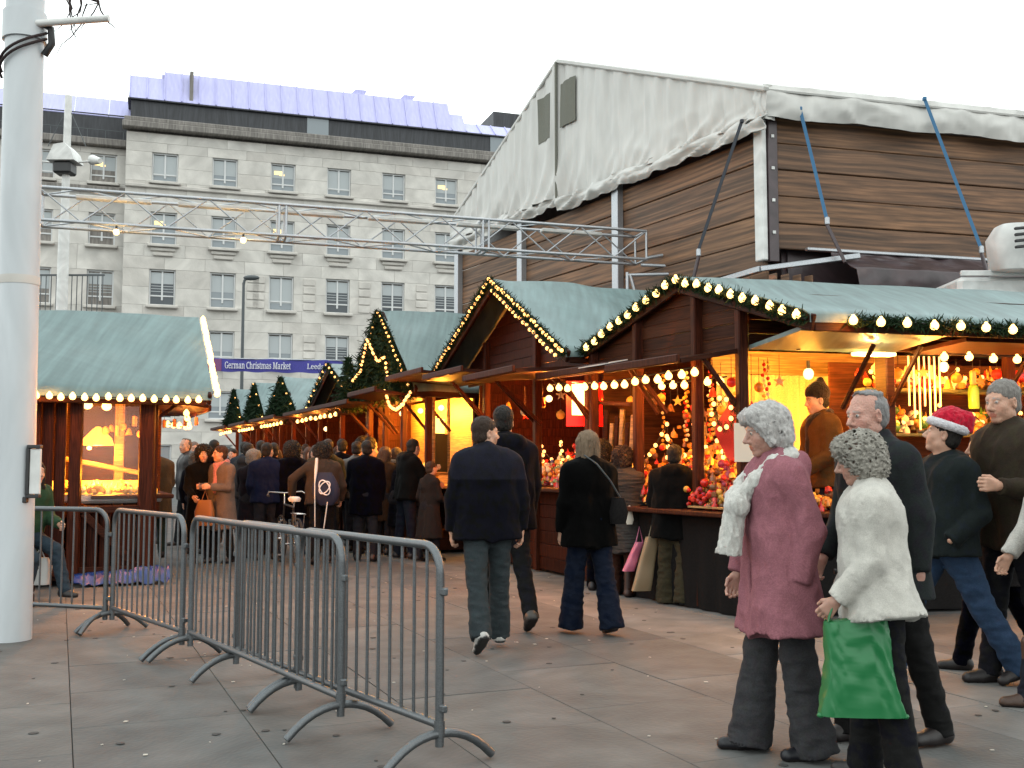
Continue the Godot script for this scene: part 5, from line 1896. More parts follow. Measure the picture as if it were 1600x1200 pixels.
func left_hut() -> void:
	var F := -R
	var G := S
	var LB := Basis(R, Vector3.UP, -S)
	var L := stall("brown market hut at the left with a lit window and blue-green roof", Vector3(-3.67, 0, -12.9), F, G, 3.2, 5.6, 2.27, 2.27, 3.38,
		{"aw": 0.68, "b0": 0.3, "b1": 2.9, "posts": [0.34, 2.85], "counter": 1.05, "back": 4.9, "sides": [2.9], "head": 2.35, "planks": "plankv", "flaps": [[0.35, 2.9, 0.0, 2.12, 2.2]], "sag": 0.02})
	var root := L.root
	# wall facing us: upright boards, window between posts
	var a := 1.62
	while a < 4.8:
		var m := MB.new()
		m.beam(L.l(a + 0.07, 0.3 - 0.004 * (int(a * 7) % 2), 0.1), L.l(a + 0.07, 0.3 - 0.004 * (int(a * 7) % 2), 2.25), 0.134, 0.03, 0.008, Vector3.BACK)
		obj("plank", m, M["plankv%d" % (rng.randi() % 3)], root)
		a += 0.14
	for q in [[0.72, 0.18], [1.52, 0.14]]:
		var m := MB.new()
		m.beam(L.l(q[0], 0.26, 0.05), L.l(q[0], 0.26, 2.26), q[1], 0.08, 0.012, Vector3.BACK)
		obj("post", m, M.post, root)
	a = 0.82
	while a < 1.45:
		var m := MB.new()
		m.beam(L.l(a + 0.07, 0.3, 0.12), L.l(a + 0.07, 0.3, 0.93), 0.132, 0.03, 0.008, Vector3.BACK)
		obj("plank", m, M["plankv%d" % (rng.randi() % 3)], root)
		a += 0.14
	for q in [[Vector3(0.8, 0.25, 0.16), Vector3(1.46, 0.25, 0.16)], [Vector3(0.8, 0.25, 0.88), Vector3(1.46, 0.25, 0.88)], [Vector3(0.82, 0.25, 0.2), Vector3(1.42, 0.25, 0.84)], [Vector3(0.8, 0.25, 2.28), Vector3(4.8, 0.25, 2.28)]]:
		var m := MB.new()
		m.beam(L.l(q[0].x, q[0].y, q[0].z), L.l(q[1].x, q[1].y, q[1].z), 0.04, 0.09, 0.008)
		obj("rail", m, M.beam, root)
	var gp := MB.new()
	gp.box(L.l(1.13, 0.3, 1.6), Vector3(0.64, 1.3, 0.012), LB)
	obj("window_pane", gp, M.glass, root)
	# inside: hot counter, lamps, shelves
	var hot := thing("hot_plate", "bright lit food counter inside the left hut's window", "counter", L.p(1.2, 0.85, 0), TURN)
	var m2 := MB.new()
	m2.box(Vector3(0, 1.0, 0), Vector3(1.4, 0.1, 0.5), Basis.IDENTITY, 0.02)
	obj("tray", m2, M.alloy, hot)
	m2 = MB.new()
	m2.box(Vector3(0, 1.12, -0.05), Vector3(1.3, 0.1, 0.35), Basis(Vector3(1, 0, 0), 0.3), 0.02)
	obj("warming_light", m2, M.warm_shade, hot)
	lamp(hot, Vector3(0, 1.3, 0.1), Color(1, 0.6, 0.16), 2.2, 0.1)
	m2 = MB.new()
	m2.box(Vector3(0.1, 1.38, -0.5), Vector3(1.2, 0.06, 0.25), Basis(Vector3(0, 0, 1), -0.2), 0.02)
	obj("slanted_shelf", m2, M.yellow_wood, hot)
	var yw := MB.new()
	yw.box(L.l(1.6, 2.2, 1.5), Vector3(2.4, 1.6, 0.03), LB)
	obj("display_wall", yw, M.plank2, root)
	var op := MB.new()
	op.box(L.l(0.98, 1.5, 1.55), Vector3(0.12, 1.9, 0.1), LB, 0.01)
	obj("inner_post", op, M.yellow_wood, root)
	heap("pile of golden food on the left hut's lit counter", "food", L.p(1.7, 0.6, 1.06), L.p(0.8, 0.6, 1.06), G * 0.4, 0.14, 140, [Color(0.6, 0.42, 0.12), Color(0.6, 0.3, 0.06), Color(0.65, 0.55, 0.3)], 0.04, false)
	for i in 4:
		var t := thing("hut_lamp", ["warm lamp in the left corner of the left hut's window", "warm lamp beside the corner one in the left hut's window", "broad warm lamp shade in the middle of the left hut's window", "small warm lamp low in the left hut's window"][i], "lamp", L.p([1.4, 1.18, 1.25, 1.36][i], [0.55, 0.6, 1.3, 0.9][i], [2.14, 2.13, 1.75, 1.62][i]), 0, "lamps inside the huts")
		var g := MB.new()
		if i == 2:
			g.lathe([Vector2(0.2, -0.09), Vector2(0.17, 0.0), Vector2(0.06, 0.12), Vector2(0.02, 0.15)], 16)
			obj("lamp_shade", g, M.warm_shade, t)
			lamp(t, Vector3(0, -0.14, 0), Color(1, 0.6, 0.2), 0.9, 0.06)
		else:
			g.ball(Vector3.ZERO, Vector3(0.06, 0.055, 0.06) * (1.0 if i < 2 else 0.5), 10, 6)
			obj("lamp_glass", g, M.lamp_white, t)
			if i == 0: lamp(t, Vector3.ZERO, Color(1, 0.55, 0.15), 2.4, 0.06)
	for i in 7:
		var kind: String = ["bauble", "lantern", "bell"][i % 3]
		hang("amber %s hanging inside the left hut's window, %s from the right" % [kind, nth[i]], kind, L.p(0.75 + 0.07 * i, 1.0 + 0.1 * (i % 2), 2.2), rnd(0.1, 0.4), Color(0.5, 0.22, 0.04), 0.05)
	garland("row of large bulbs along the left hut's front eaves", [L.p(4.9, -0.06, 2.2), L.p(0.15, -0.06, 2.2)], 0.128, true, 0, 0.0, 0.12, 3)
	garland("dense bright light string up the left hut's right roof edge", [L.p(-0.06, 0.0, 2.28), L.p(-0.06, 1.6, 3.4)], 0.05, true, 0, 0.0, 0.05, 6)
	for i in 5:
		hang(["first", "second", "third", "fourth", "fifth"][i] + " brown wooden bird from the near end of the left hut's street hatch", "lantern", L.p(0.1 + 0.1 * i, 0.7 + 0.35 * i, 2.1), 0.08, Color(0.2, 0.08, 0.03), 0.04)
	garland("short string of bulbs under the left hut's street hatch", [L.p(0.25, 0.5, 2.05), L.p(0.1, 1.5, 1.9), L.p(0.3, 2.7, 2.0)], 0.3, true, 0, 0.0, 0.3, 2)
	var bt := MB.new()
	bt.sheet(20, 8, func(u: float, v: float) -> Vector3: return L.p(1.5 - u * 1.05, 0.22 - v * 0.3 + 0.02 * nz.get_noise_2d(u * 90, v * 50), 0.03 + 0.16 * sin(v * PI) * (0.6 + 0.4 * u) + 0.05 * nzr.get_noise_2d(u * 120, v * 60)) , 0.01)
	var bo := obj("blue_tarpaulin", bt, M.blue_tarp)
	tag(bo, "crumpled blue tarpaulin on the ground at the left hut's foot", "tarpaulin")
	var bn := thing("green_bin", "dark green bin with a red lid knob against the left hut", "bin", Vector3(-5.75, 0, -12.3))
	var g2 := MB.new()
	g2.loft([_rr(Vector3(0, 0.05, 0), 0, 0.2, 0.2, 0.35), _rr(Vector3(0, 0.95, 0), 0, 0.25, 0.25, 0.35)])
	g2.col = Color.WHITE
	obj("bin_body", g2, M.pine, bn)
	g2 = MB.new()
	g2.loft([_rr(Vector3(0, 0.95, 0), 0, 0.27, 0.27, 0.35), _rr(Vector3(0, 1.02, 0), 0, 0.25, 0.25, 0.35)])
	obj("lid", g2, M.pine, bn)
	g2 = MB.new()
	g2.ball(Vector3(0.12, 1.06, 0.1), Vector3(0.05, 0.05, 0.05), 8, 6)
	obj("knob", g2, M.red_cloth, bn)

# ---------------------------------------------------------------- people
# Bodies are modelled 1.75 m tall facing +Z, then scaled.
func _bones_field(bones: Array, cell: float) -> Field:
	var lo := Vector3(9, 9, 9)
	var hi := -lo
	for b in bones:
		var r: float = maxf(b[2], b[3])
		for p in [b[0], b[1]]:
			lo = Vector3(minf(lo.x, p.x - r), minf(lo.y, p.y - r), minf(lo.z, p.z - r))
			hi = Vector3(maxf(hi.x, p.x + r), maxf(hi.y, p.y + r), maxf(hi.z, p.z + r))
	var f := Field.new(lo, hi, cell)
	for b in bones:
		f.cap(b[0], b[1], b[2], b[3], b[4] if b.size() > 4 else 0.03, b[5] if b.size() > 5 else 0)
	return f

func _tint(c: Color, amt: float, fr: float) -> Callable:
	return func(p: Vector3) -> Color:
		var k := 1.0 + amt * pz.get_noise_3dv(p * fr)
		return Color(c.r * k, c.g * k, c.b * k)

func _hand(mb: MB, s: float, w: Vector3, dir: Vector3, palm: Vector3, thumb: Vector3, curl: float, skin: Color, cell: float) -> void:
	# w wrist, dir towards the fingers, palm the way the palm faces, thumb the thumb's side
	var f := Field.new(w + dir * 0.09 - Vector3.ONE * 0.14, w + dir * 0.09 + Vector3.ONE * 0.14, cell)
	f.cap(w - dir * 0.03, w + dir * 0.02, 0.027, 0.026, 0.02)
	for k in 4:
		var off := (k - 1.5) * 0.019
		f.cap(w + dir * 0.02 + thumb * off * 0.5, w + dir * 0.085 + thumb * off, 0.016, 0.0125, 0.012)
	var lens := [0.062, 0.074, 0.08, 0.072]
	for k in 4:
		var off := (k - 1.5) * 0.02
		var p := w + dir * (0.088 - absf(k - 2.0) * 0.004) + thumb * off
		var a := curl * (1.0 + 0.12 * (3 - k))
		var ang := a * 0.35
		for j in 3:
			var l: float = lens[k] * [0.46, 0.31, 0.23][j]
			var d := dir * cos(ang) + palm * sin(ang)
			f.cap(p, p + d * l, 0.0095 - j * 0.001, 0.0088 - j * 0.001, 0.006)
			p += d * l
			ang += a
	var t0 := w + dir * 0.025 + thumb * 0.022
	var td := (dir * 0.75 + thumb * 0.6 + palm * 0.35).normalized()
	f.cap(t0, t0 + td * 0.04, 0.0135, 0.011, 0.01)
	var td2 := (dir + palm * 0.5 * curl + thumb * 0.1).normalized()
	f.cap(t0 + td * 0.04, t0 + td * 0.04 + td2 * 0.034, 0.0105, 0.0085, 0.006)
	f.into(mb, s, _tint(skin, 0.12, 60.0))

func _head(mb: MB, s: float, H: Transform3D, skin: Color, cell: float, old: float, female: bool) -> void:
	var f := Field.new(Vector3(-0.11, -0.21, -0.14), Vector3(0.11, 0.14, 0.14), cell)
	f.ell(Vector3(0, 0.03, -0.018), Vector3(0.074, 0.088, 0.095))
	f.ell(Vector3(0, -0.035, 0.02), Vector3(0.06, 0.085, 0.066), Basis.IDENTITY, 0.03)
	f.cap(Vector3(-0.035, -0.07, 0.005), Vector3(0.035, -0.07, 0.005), 0.034 - 0.004 * int(female), 0.034 - 0.004 * int(female), 0.03)
	f.cap(Vector3(-0.01, -0.103, 0.062), Vector3(0.01, -0.103, 0.062), 0.018, 0.018, 0.03)
	f.cap(Vector3(0, -0.06, -0.02), Vector3(0, -0.22, -0.035), 0.052 - 0.006 * int(female), 0.056, 0.03)
	f.cap(Vector3(-0.036, 0.022, 0.068), Vector3(0.036, 0.022, 0.068), 0.014, 0.014, 0.02)
	for k in [-1, 1]:
		f.cap(Vector3(k * 0.04, -0.03, 0.052), Vector3(k * 0.03, -0.05, 0.06), 0.024, 0.02, 0.025)
		f.ell(Vector3(k * 0.031, 0.001, 0.096), Vector3(0.02, 0.014, 0.018), Basis.IDENTITY, 0.012, true)
		f.ell(Vector3(k * 0.031, 0.001, 0.073), Vector3(0.0135, 0.011, 0.013), Basis.IDENTITY, 0.005)
		f.ell(Vector3(k * 0.076, -0.012, -0.012), Vector3(0.011, 0.034, 0.021), Basis(Vector3.UP, k * 0.35), 0.008)
		f.ell(Vector3(k * 0.084, -0.008, -0.006), Vector3(0.008, 0.018, 0.01), Basis.IDENTITY, 0.006, true)
	f.cap(Vector3(0, 0.01, 0.083), Vector3(0, -0.034, 0.108 + 0.004 * old), 0.008, 0.0125, 0.014)
	for k in [-1, 1]:
		f.cap(Vector3(k * 0.012, -0.04, 0.09), Vector3(k * 0.012, -0.041, 0.094), 0.009, 0.009, 0.01)
	f.cap(Vector3(-0.02, -0.066, 0.079), Vector3(0.02, -0.066, 0.079), 0.008, 0.008, 0.01)
	f.cap(Vector3(-0.017, -0.078, 0.077), Vector3(0.017, -0.078, 0.077), 0.009, 0.009, 0.008)
	f.cap(Vector3(-0.022, -0.0722, 0.093), Vector3(0.022, -0.0722, 0.093), 0.003, 0.003, 0.004, 0, true)
	if old > 0.0:
		f.ruffle(pzr, 0.0022 * old, Vector3(130, 200, 130))
	var m := MB.new()
	f.into(m, 1.0, func(p: Vector3) -> Color:
		var c := skin
		var k := 1.0 + 0.1 * pz.get_noise_3dv(p * 200.0)
		c = Color(c.r * k, c.g * k, c.b * k)
		var ax := absf(p.x)
		if p.z > 0.05:
			var lip := Vector2(ax * 0.4, p.y + 0.0725).length()
			if lip < 0.011: c = c.lerp(Color(c.r * 0.85, c.g * 0.45, c.b * 0.42), 0.8)
			var ch := Vector2(ax - 0.04, p.y + 0.035).length()
			if ch < 0.03: c = c.lerp(Color(c.r * 1.05, c.g * 0.75, c.b * 0.7), 0.5 * (1.0 - ch / 0.03))
			var ey := Vector2((ax - 0.031) * 0.75, p.y - 0.001).length()
			if ey < 0.0085: c = Color(0.35, 0.32, 0.29)
			if Vector2(ax - 0.032, p.y - 0.001).length() < 0.0052: c = Color(0.015, 0.012, 0.01)
			if absf(p.y - 0.024 + ax * ax * 3.0) < 0.005 and ax > 0.012 and ax < 0.05: c = c.lerp(Color(0.09, 0.07, 0.055) if old < 0.5 else Color(0.3, 0.28, 0.26), 0.7)
		return c)
	var base := mb.v.size()
	for i in m.v.size():
		mb.v.append((H * m.v[i]) * s)
		mb.n.append(H.basis * m.n[i])
		mb.c.append(m.c[i])
	for i in m.ix: mb.ix.append(base + i)

func _hair(root: Node3D, s: float, H: Transform3D, style: String, col: Color, cell: float) -> void:
	var f := Field.new(Vector3(-0.16, -0.26, -0.18), Vector3(0.16, 0.2, 0.15), cell)
	var amp := 0.006
	var sc := Vector3(120, 35, 120)
	match style:
		"short":
			f.ell(Vector3(0, 0.042, -0.024), Vector3(0.083, 0.09, 0.101))
			f.ell(Vector3(0, -0.03, -0.05), Vector3(0.074, 0.06, 0.062), Basis.IDENTITY, 0.02)
			f.ell(Vector3(0, -0.03, 0.085), Vector3(0.085, 0.085, 0.07), Basis.IDENTITY, 0.015, true)
			for k in [-1, 1]: f.ell(Vector3(k * 0.085, -0.03, 0.005), Vector3(0.03, 0.045, 0.04), Basis.IDENTITY, 0.01, true)
			amp = 0.007
		"balding":
			f.ell(Vector3(0, 0.02, -0.035), Vector3(0.083, 0.085, 0.09))
			f.ell(Vector3(0, -0.03, -0.05), Vector3(0.074, 0.06, 0.062), Basis.IDENTITY, 0.02)
			f.ell(Vector3(0, 0.05, 0.06), Vector3(0.088, 0.11, 0.085), Basis.IDENTITY, 0.015, true)
			for k in [-1, 1]: f.ell(Vector3(k * 0.085, -0.03, 0.005), Vector3(0.03, 0.045, 0.036), Basis.IDENTITY, 0.01, true)
			for j in 7: f.cap(Vector3((j - 3) * 0.017, 0.104 - absf(j - 3) * 0.005, -0.06), Vector3((j - 3) * 0.013, 0.119 - absf(j - 3) * 0.006, 0.035), 0.014, 0.005, 0.012)
			amp = 0.007
		"bouffant":
			f.ell(Vector3(0, 0.045, -0.025), Vector3(0.105, 0.105, 0.125))
			f.ell(Vector3(0, -0.045, -0.06), Vector3(0.1, 0.09, 0.085), Basis.IDENTITY, 0.04)
			f.cap(Vector3(-0.05, 0.085, 0.06), Vector3(0.05, 0.085, 0.06), 0.04, 0.04, 0.03)
			f.ell(Vector3(0, -0.04, 0.11), Vector3(0.088, 0.095, 0.075), Basis.IDENTITY, 0.02, true)
			for k in [-1, 1]: f.cap(Vector3(k * 0.085, 0.03, 0.03), Vector3(k * 0.09, -0.06, 0.005), 0.026, 0.02, 0.03)
			amp = 0.011
			sc = Vector3(95, 32, 60)
		"curly":
			f.ell(Vector3(0, 0.035, -0.025), Vector3(0.12, 0.115, 0.13))
			f.ell(Vector3(0, -0.05, -0.05), Vector3(0.11, 0.09, 0.095), Basis.IDENTITY, 0.04)
			f.cap(Vector3(-0.05, 0.08, 0.06), Vector3(0.05, 0.08, 0.06), 0.045, 0.045, 0.03)
			f.ell(Vector3(0, -0.05, 0.12), Vector3(0.075, 0.09, 0.07), Basis.IDENTITY, 0.02, true)
			amp = 0.02
			sc = Vector3(85, 85, 85)
		"long":
			f.ell(Vector3(0, 0.04, -0.025), Vector3(0.092, 0.093, 0.108))
			f.cap(Vector3(-0.035, -0.02, -0.06), Vector3(-0.045, -0.2, -0.06), 0.062, 0.05, 0.03)
			f.cap(Vector3(0.035, -0.02, -0.06), Vector3(0.045, -0.2, -0.06), 0.062, 0.05, 0.03)
			for k in [-1, 1]: f.cap(Vector3(k * 0.075, 0.02, 0.0), Vector3(k * 0.085, -0.17, 0.0), 0.03, 0.026, 0.03)
			f.ell(Vector3(0, -0.05, 0.1), Vector3(0.075, 0.11, 0.08), Basis.IDENTITY, 0.02, true)
			amp = 0.011
			sc = Vector3(110, 14, 110)
		"big":
			f.ell(Vector3(0, 0.03, -0.035), Vector3(0.13, 0.125, 0.13))
			f.ell(Vector3(0, -0.06, -0.06), Vector3(0.12, 0.1, 0.1), Basis.IDENTITY, 0.04)
			f.ell(Vector3(0, -0.05, 0.115), Vector3(0.08, 0.1, 0.08), Basis.IDENTITY, 0.02, true)
			amp = 0.022
			sc = Vector3(70, 60, 70)
	f.ruffle(pz, amp, sc)
	f.ruffle(pzr, amp * 0.35, sc * 2.2)
	var m := MB.new()
	f.into(m, 1.0, func(p: Vector3) -> Color:
		var k := 1.0 + 0.3 * pz.get_noise_3dv(p * sc * 1.4 + Vector3(31, 7, 3))
		return Color(col.r * k, col.g * k, col.b * k))
	for i in m.v.size():
		m.v[i] = (H * m.v[i]) * s
		m.n[i] = H.basis * m.n[i]
	obj("hair", m, M.hair, root)

# legs: [swing, knee, out, foot lift] per side (left = +X); arms: [forward, out, elbow, inward, hand?]
func person(label: String, where: Vector3, yaw_deg: float, height: float, o: Dictionary) -> Node3D:
	var s := height / 1.75
	var root := thing("person", label, "person", where, deg_to_rad(yaw_deg), "people at the market")
	var cell: float = o.get("cell", 0.016)
	var gth: float = o.get("girth", 1.0)
	var skin: Color = o.get("skin", Color(0.42, 0.235, 0.16))
	var legs: Array = o.get("legs", [[4, 2, 2, 0], [-4, 2, 2, 0]])
	var arms: Array = o.get("arms", [[5, 8, 12, 0], [-3, 8, 12, 0]])
	var lean := deg_to_rad(o.get("lean", 2.0))
	# lower body
	var J := []
	var lowest := 9.0
	for k in 2:
		var sd := 1.0 if k == 0 else -1.0
		var a: Array = legs[k]
		var hip := Vector3(sd * 0.088, 0.93, 0)
		var t := deg_to_rad(a[0])
		var out := deg_to_rad(a[2])
		var knee := hip + Vector3(sd * sin(out), -cos(t), sin(t)).normalized() * 0.43
		var t2 := t - deg_to_rad(a[1])
		var ank := knee + Vector3(sd * sin(out) * 0.5, -cos(t2), sin(t2)).normalized() * 0.415
		var fp := deg_to_rad(a[3])
		var fb := Basis(Vector3.UP, sd * 0.12) * Basis(Vector3.RIGHT, fp)
		for q in [Vector3(0, -0.085, -0.055), Vector3(0, -0.085, 0.17)]:
			lowest = minf(lowest, (ank + fb * q).y)
		J.append([hip, knee, ank, fb])
	var up := Vector3(0, -lowest, 0)
	for k in 2:
		for q in 3: J[k][q] += up
	var pel := Vector3(0, 0.95, 0) + up
	var U := Transform3D(Basis(Vector3.UP, deg_to_rad(o.get("twist", 0.0))) * Basis(Vector3.RIGHT, lean), pel) * Transform3D(Basis.IDENTITY, -Vector3(0, 0.95, 0))
	var sw := 0.185 * (0.5 + 0.5 * gth)
	var A := []
	for k in 2:
		var sd := 1.0 if k == 0 else -1.0
		var a: Array = arms[k]
		var sh := U * Vector3(sd * sw, 1.395, -0.01)
		var t := deg_to_rad(a[0])
		var out := deg_to_rad(a[1])
		var el := sh + U.basis * Vector3(sd * sin(out), -cos(out) * cos(t), cos(out) * sin(t)) * 0.285
		var t2 := t + deg_to_rad(a[2])
		var inn := deg_to_rad(a[3])
		var fd := U.basis * Vector3(-sd * sin(inn), -cos(inn) * cos(t2), cos(inn) * sin(t2))
		A.append([sh, el, el + fd * 0.245, fd])
	var hy := deg_to_rad(o.get("head_yaw", 0.0))
	var hp := deg_to_rad(o.get("head_pitch", 0.0))
	var H := Transform3D(Basis(Vector3.UP, hy) * Basis(Vector3.RIGHT, hp), U * Vector3(0, 1.625, 0.03))
	var nb := U * Vector3(0, 1.44, -0.015)
	# body: one continuous skin
	var body := MB.new()
	var bb := []
	for k in 2:
		bb.append([J[k][0], J[k][1], 0.07, 0.05]); bb.append([J[k][1], J[k][2], 0.048, 0.036])
		bb.append([J[k][2], J[k][2] + J[k][3] * Vector3(0, -0.062, 0.07), 0.03, 0.018])
		bb.append([A[k][0], A[k][1], 0.045, 0.038]); bb.append([A[k][1], A[k][2], 0.038, 0.027])
		bb.append([U * Vector3(0.07 * (1 - 2 * k), 1.0, 0), U * Vector3(0.08 * (1 - 2 * k), 1.33, 0), 0.09, 0.085, 0.05])
	bb.append([A[0][0], A[1][0], 0.05, 0.05, 0.05]); bb.append([J[0][0], J[1][0], 0.09, 0.09, 0.05])
	bb.append([nb - Vector3(0, 0.05, 0), H * Vector3(0, -0.1, -0.025), 0.055, 0.05])
	var bf := _bones_field(bb, maxf(cell * 1.6, 0.022))
	bf.into(body, s, _tint(skin, 0.08, 30.0))
	_head(body, s, H, skin, o.get("head_cell", clampf(cell * 0.42, 0.0055, 0.0125)), o.get("old", 0.0), o.get("female", false))
	for k in 2:
		if arms[k].size() > 4 and arms[k][4] > 0 and cell < 0.029:
			var fd: Vector3 = A[k][3]
			var sd := 1.0 if k == 0 else -1.0
			var palm: Vector3 = (U.basis * Vector3(-sd, 0, 0) - fd * fd.dot(U.basis * Vector3(-sd, 0, 0))).normalized()
			var th := fd.cross(palm) * sd
			if th.dot(U.basis * Vector3(0, 0.3, 1)) < 0.0: th = -th
			_hand(body, s, A[k][2], fd, palm, th, arms[k][4], o.get("glove", skin), clampf(cell * 0.32, 0.004, 0.007))
	obj("body", body, M.skin, root)
	# trousers or skirt
	var bc: Color = o.get("bottom", Color(0.02, 0.02, 0.025))
	var fl: float = o.get("flare", 0.0)
	var tb := []
	if o.get("skirt", 0.0) > 0.0:
		var hem: float = o.skirt
		for k in 2:
			var sd := 1.0 - 2.0 * k
			tb.append([U * Vector3(sd * 0.06, 1.0, 0), Vector3(sd * 0.08, hem, 0.0), 0.11, 0.15 + fl, 0.06, 1])
	else:
		tb.append([J[0][0] + Vector3(0, 0.03, 0), J[1][0] + Vector3(0, 0.03, 0), 0.112 * gth, 0.112 * gth, 0.05])
		tb.append([J[0][0] + Vector3(-0.04, 0.12, 0), J[1][0] + Vector3(0.04, 0.12, 0), 0.105 * gth, 0.105 * gth, 0.05])
		for k in 2:
			var kn: Vector3 = J[k][1]
			var an: Vector3 = J[k][2]
			var d := (an - kn).normalized()
			tb.append([J[k][0], kn, 0.092 * gth, 0.068 + fl * 0.25, 0.045])
			tb.append([kn, an + d * o.get("break", 0.045), 0.068 + fl * 0.25, 0.058 + fl, 0.03, 1])
	var tf := _bones_field(tb, cell)
	tf.ruffle(pzr, o.get("crease", 0.009), Vector3(9, 16, 9))
	var tm := MB.new()
	tf.into(tm, s, _tint(bc, 0.16, 16.0))
	obj("skirt" if o.get("skirt", 0.0) > 0.0 else "trousers", tm, M[o.get("bottom_mat", "cloth")], root)
	# shoes
	for k in 2:
		var an: Vector3 = J[k][2]
		var fb: Basis = J[k][3]
		var boot: float = o.get("boot", 0.055)
		var sf := _bones_field([[an + fb * Vector3(0, -0.045, -0.035), an + fb * Vector3(0, -0.06, 0.14), 0.045, 0.036, 0.02], [an + fb * Vector3(0, -0.05, -0.02), an + fb * Vector3(0, boot, -0.01), 0.048, 0.045, 0.02], [an + fb * Vector3(0, -0.06, 0.06), an + fb * Vector3(0, -0.03, 0.0), 0.045, 0.05, 0.02]], minf(cell, 0.014))
		sf.cut(an + fb * Vector3(0, -0.085, 0), fb * Vector3.DOWN)
		var sm := MB.new()
		var scol: Color = o.get("shoe", Color(0.012, 0.011, 0.01))
		var sole: Color = o.get("sole", Color(0.012, 0.011, 0.01))
		sf.into(sm, s, func(p: Vector3) -> Color: return sole if (fb.transposed() * (p - an)).y < -0.068 else scol)
		obj("shoe", sm, M.leather, root)
	# coat, jacket or jumper
	var tc: Color = o.get("top", Color(0.02, 0.02, 0.022))
	var hem: float = o.get("hem", 0.84)
	var cf: float = o.get("coat_flare", 0.01)
	var bulk: float = o.get("bulk", 0.0)
	var cb := []
	cb.append([U * Vector3(-sw + 0.03, 1.385, -0.012), U * Vector3(sw - 0.03, 1.385, -0.012), 0.06 + bulk, 0.06 + bulk, 0.06])
	for k in [-1, 1]: cb.append([U * Vector3(k * 0.03, 1.455, -0.02), U * Vector3(k * (sw - 0.02), 1.4, -0.012), 0.058, 0.05 + bulk, 0.05])
	cb.append([U * Vector3(0, 1.43, -0.03), U * Vector3(0, 1.3, -0.035), 0.09 + bulk, 0.11 + bulk, 0.07])
	for k in 2:
		var sd := 1.0 - 2.0 * k
		cb.append([U * Vector3(sd * 0.085 * gth, 1.33, 0.005), U * Vector3(sd * 0.078 * gth, 1.08, 0.01), (0.112 + bulk) * gth, (0.108 + bulk) * gth, 0.08])
		var hv := U * Vector3(sd * (0.085 * gth + cf * 0.5), hem, 0)
		if hem < 0.8:
			hv = U * Vector3(sd * 0.085 * gth, 0.9, 0) + Vector3(sd * cf * 0.5, hem - 0.9, 0.0)
		cb.append([U * Vector3(sd * 0.078 * gth, 1.08, 0.01), hv, (0.108 + bulk) * gth, (0.112 + bulk) * gth + cf, 0.07, 1])
		cb.append([A[k][0], A[k][1], 0.066 + bulk * 0.8, 0.056 + bulk * 0.7, 0.022])
		cb.append([A[k][1], A[k][2] + A[k][3] * o.get("cuff", 0.0), 0.056 + bulk * 0.7, 0.046 + bulk * 0.5, 0.012, 1])
	if o.get("collar", true):
		cb.append([nb - Vector3(0, 0.02, 0), H * Vector3(0, -0.125 + o.get("collar_up", 0.0), -0.03), 0.082, 0.075, 0.03, 1])
	if o.get("hood", false):
		cb.append([U * Vector3(-0.07, 1.45, -0.1), U * Vector3(0.07, 1.45, -0.1), 0.06, 0.06, 0.04])
		cb.append([U * Vector3(-0.09, 1.48, -0.04), U * Vector3(-0.07, 1.45, -0.1), 0.045, 0.055, 0.03])
		cb.append([U * Vector3(0.09, 1.48, -0.04), U * Vector3(0.07, 1.45, -0.1), 0.045, 0.055, 0.03])
	var cfld := _bones_field(cb, cell)
	var ca: float = o.get("top_crease", 0.013)
	cfld.ruffle(pzr, ca * 0.75, Vector3(9, 5, 9) if not o.get("quilt", false) else Vector3(4, 40, 4))
	if o.get("fluffy", 0.0) > 0.0: cfld.ruffle(pz, o.fluffy, Vector3(190, 190, 190))
	if o.get("yoke", false): pass
	var cm := MB.new()
	var yoke: Color = o.get("yoke_col", tc)
	cfld.into(cm, s, func(p: Vector3) -> Color:
		var k := 1.0 + 0.1 * pz.get_noise_3dv(p * 25.0)
		var q := U.affine_inverse() * p
		var c := yoke if q.y > 1.26 and absf(q.x) < 0.3 else tc
		return Color(c.r * k, c.g * k, c.b * k))
	obj(o.get("top_name", "coat"), cm, M[o.get("top_mat", "cloth")], root)
	if o.has("front_seam"):
		var m := MB.new()
		var pts := []
		for i in 12:
			var y := lerpf(hem + 0.02, 1.4, i / 11.0)
			pts.append((U * Vector3(0.02, y, 0.135 + bulk + cf * (1.4 - y) * 0.6 + 0.005 * sin(i * 2.0))) * s)
		m.col = tc
		m.tube(pts, 0.012, 6)
		obj("front_placket", m, M[o.get("top_mat", "cloth")], root)
	if o.get("pockets", false):
		for k in 2:
			var sd := 1.0 - 2.0 * k
			var m := MB.new()
			m.col = Color(tc.r * 0.9, tc.g * 0.9, tc.b * 0.9)
			var c := U * Vector3(sd * 0.15, 0.98, 0.075)
			m.box(c * s, Vector3(0.13, 0.035, 0.05) * s, Basis(Vector3.UP, sd * 0.9), 0.012)
			obj("pocket_flap", m, M[o.get("top_mat", "cloth")], root)
	# hair, hat, scarf
	if o.has("hair"):
		_hair(root, s, H, o.get("style", "short"), o.hair, maxf(o.get("head_cell", clampf(cell * 0.5, 0.006, 0.014)), 0.0075))
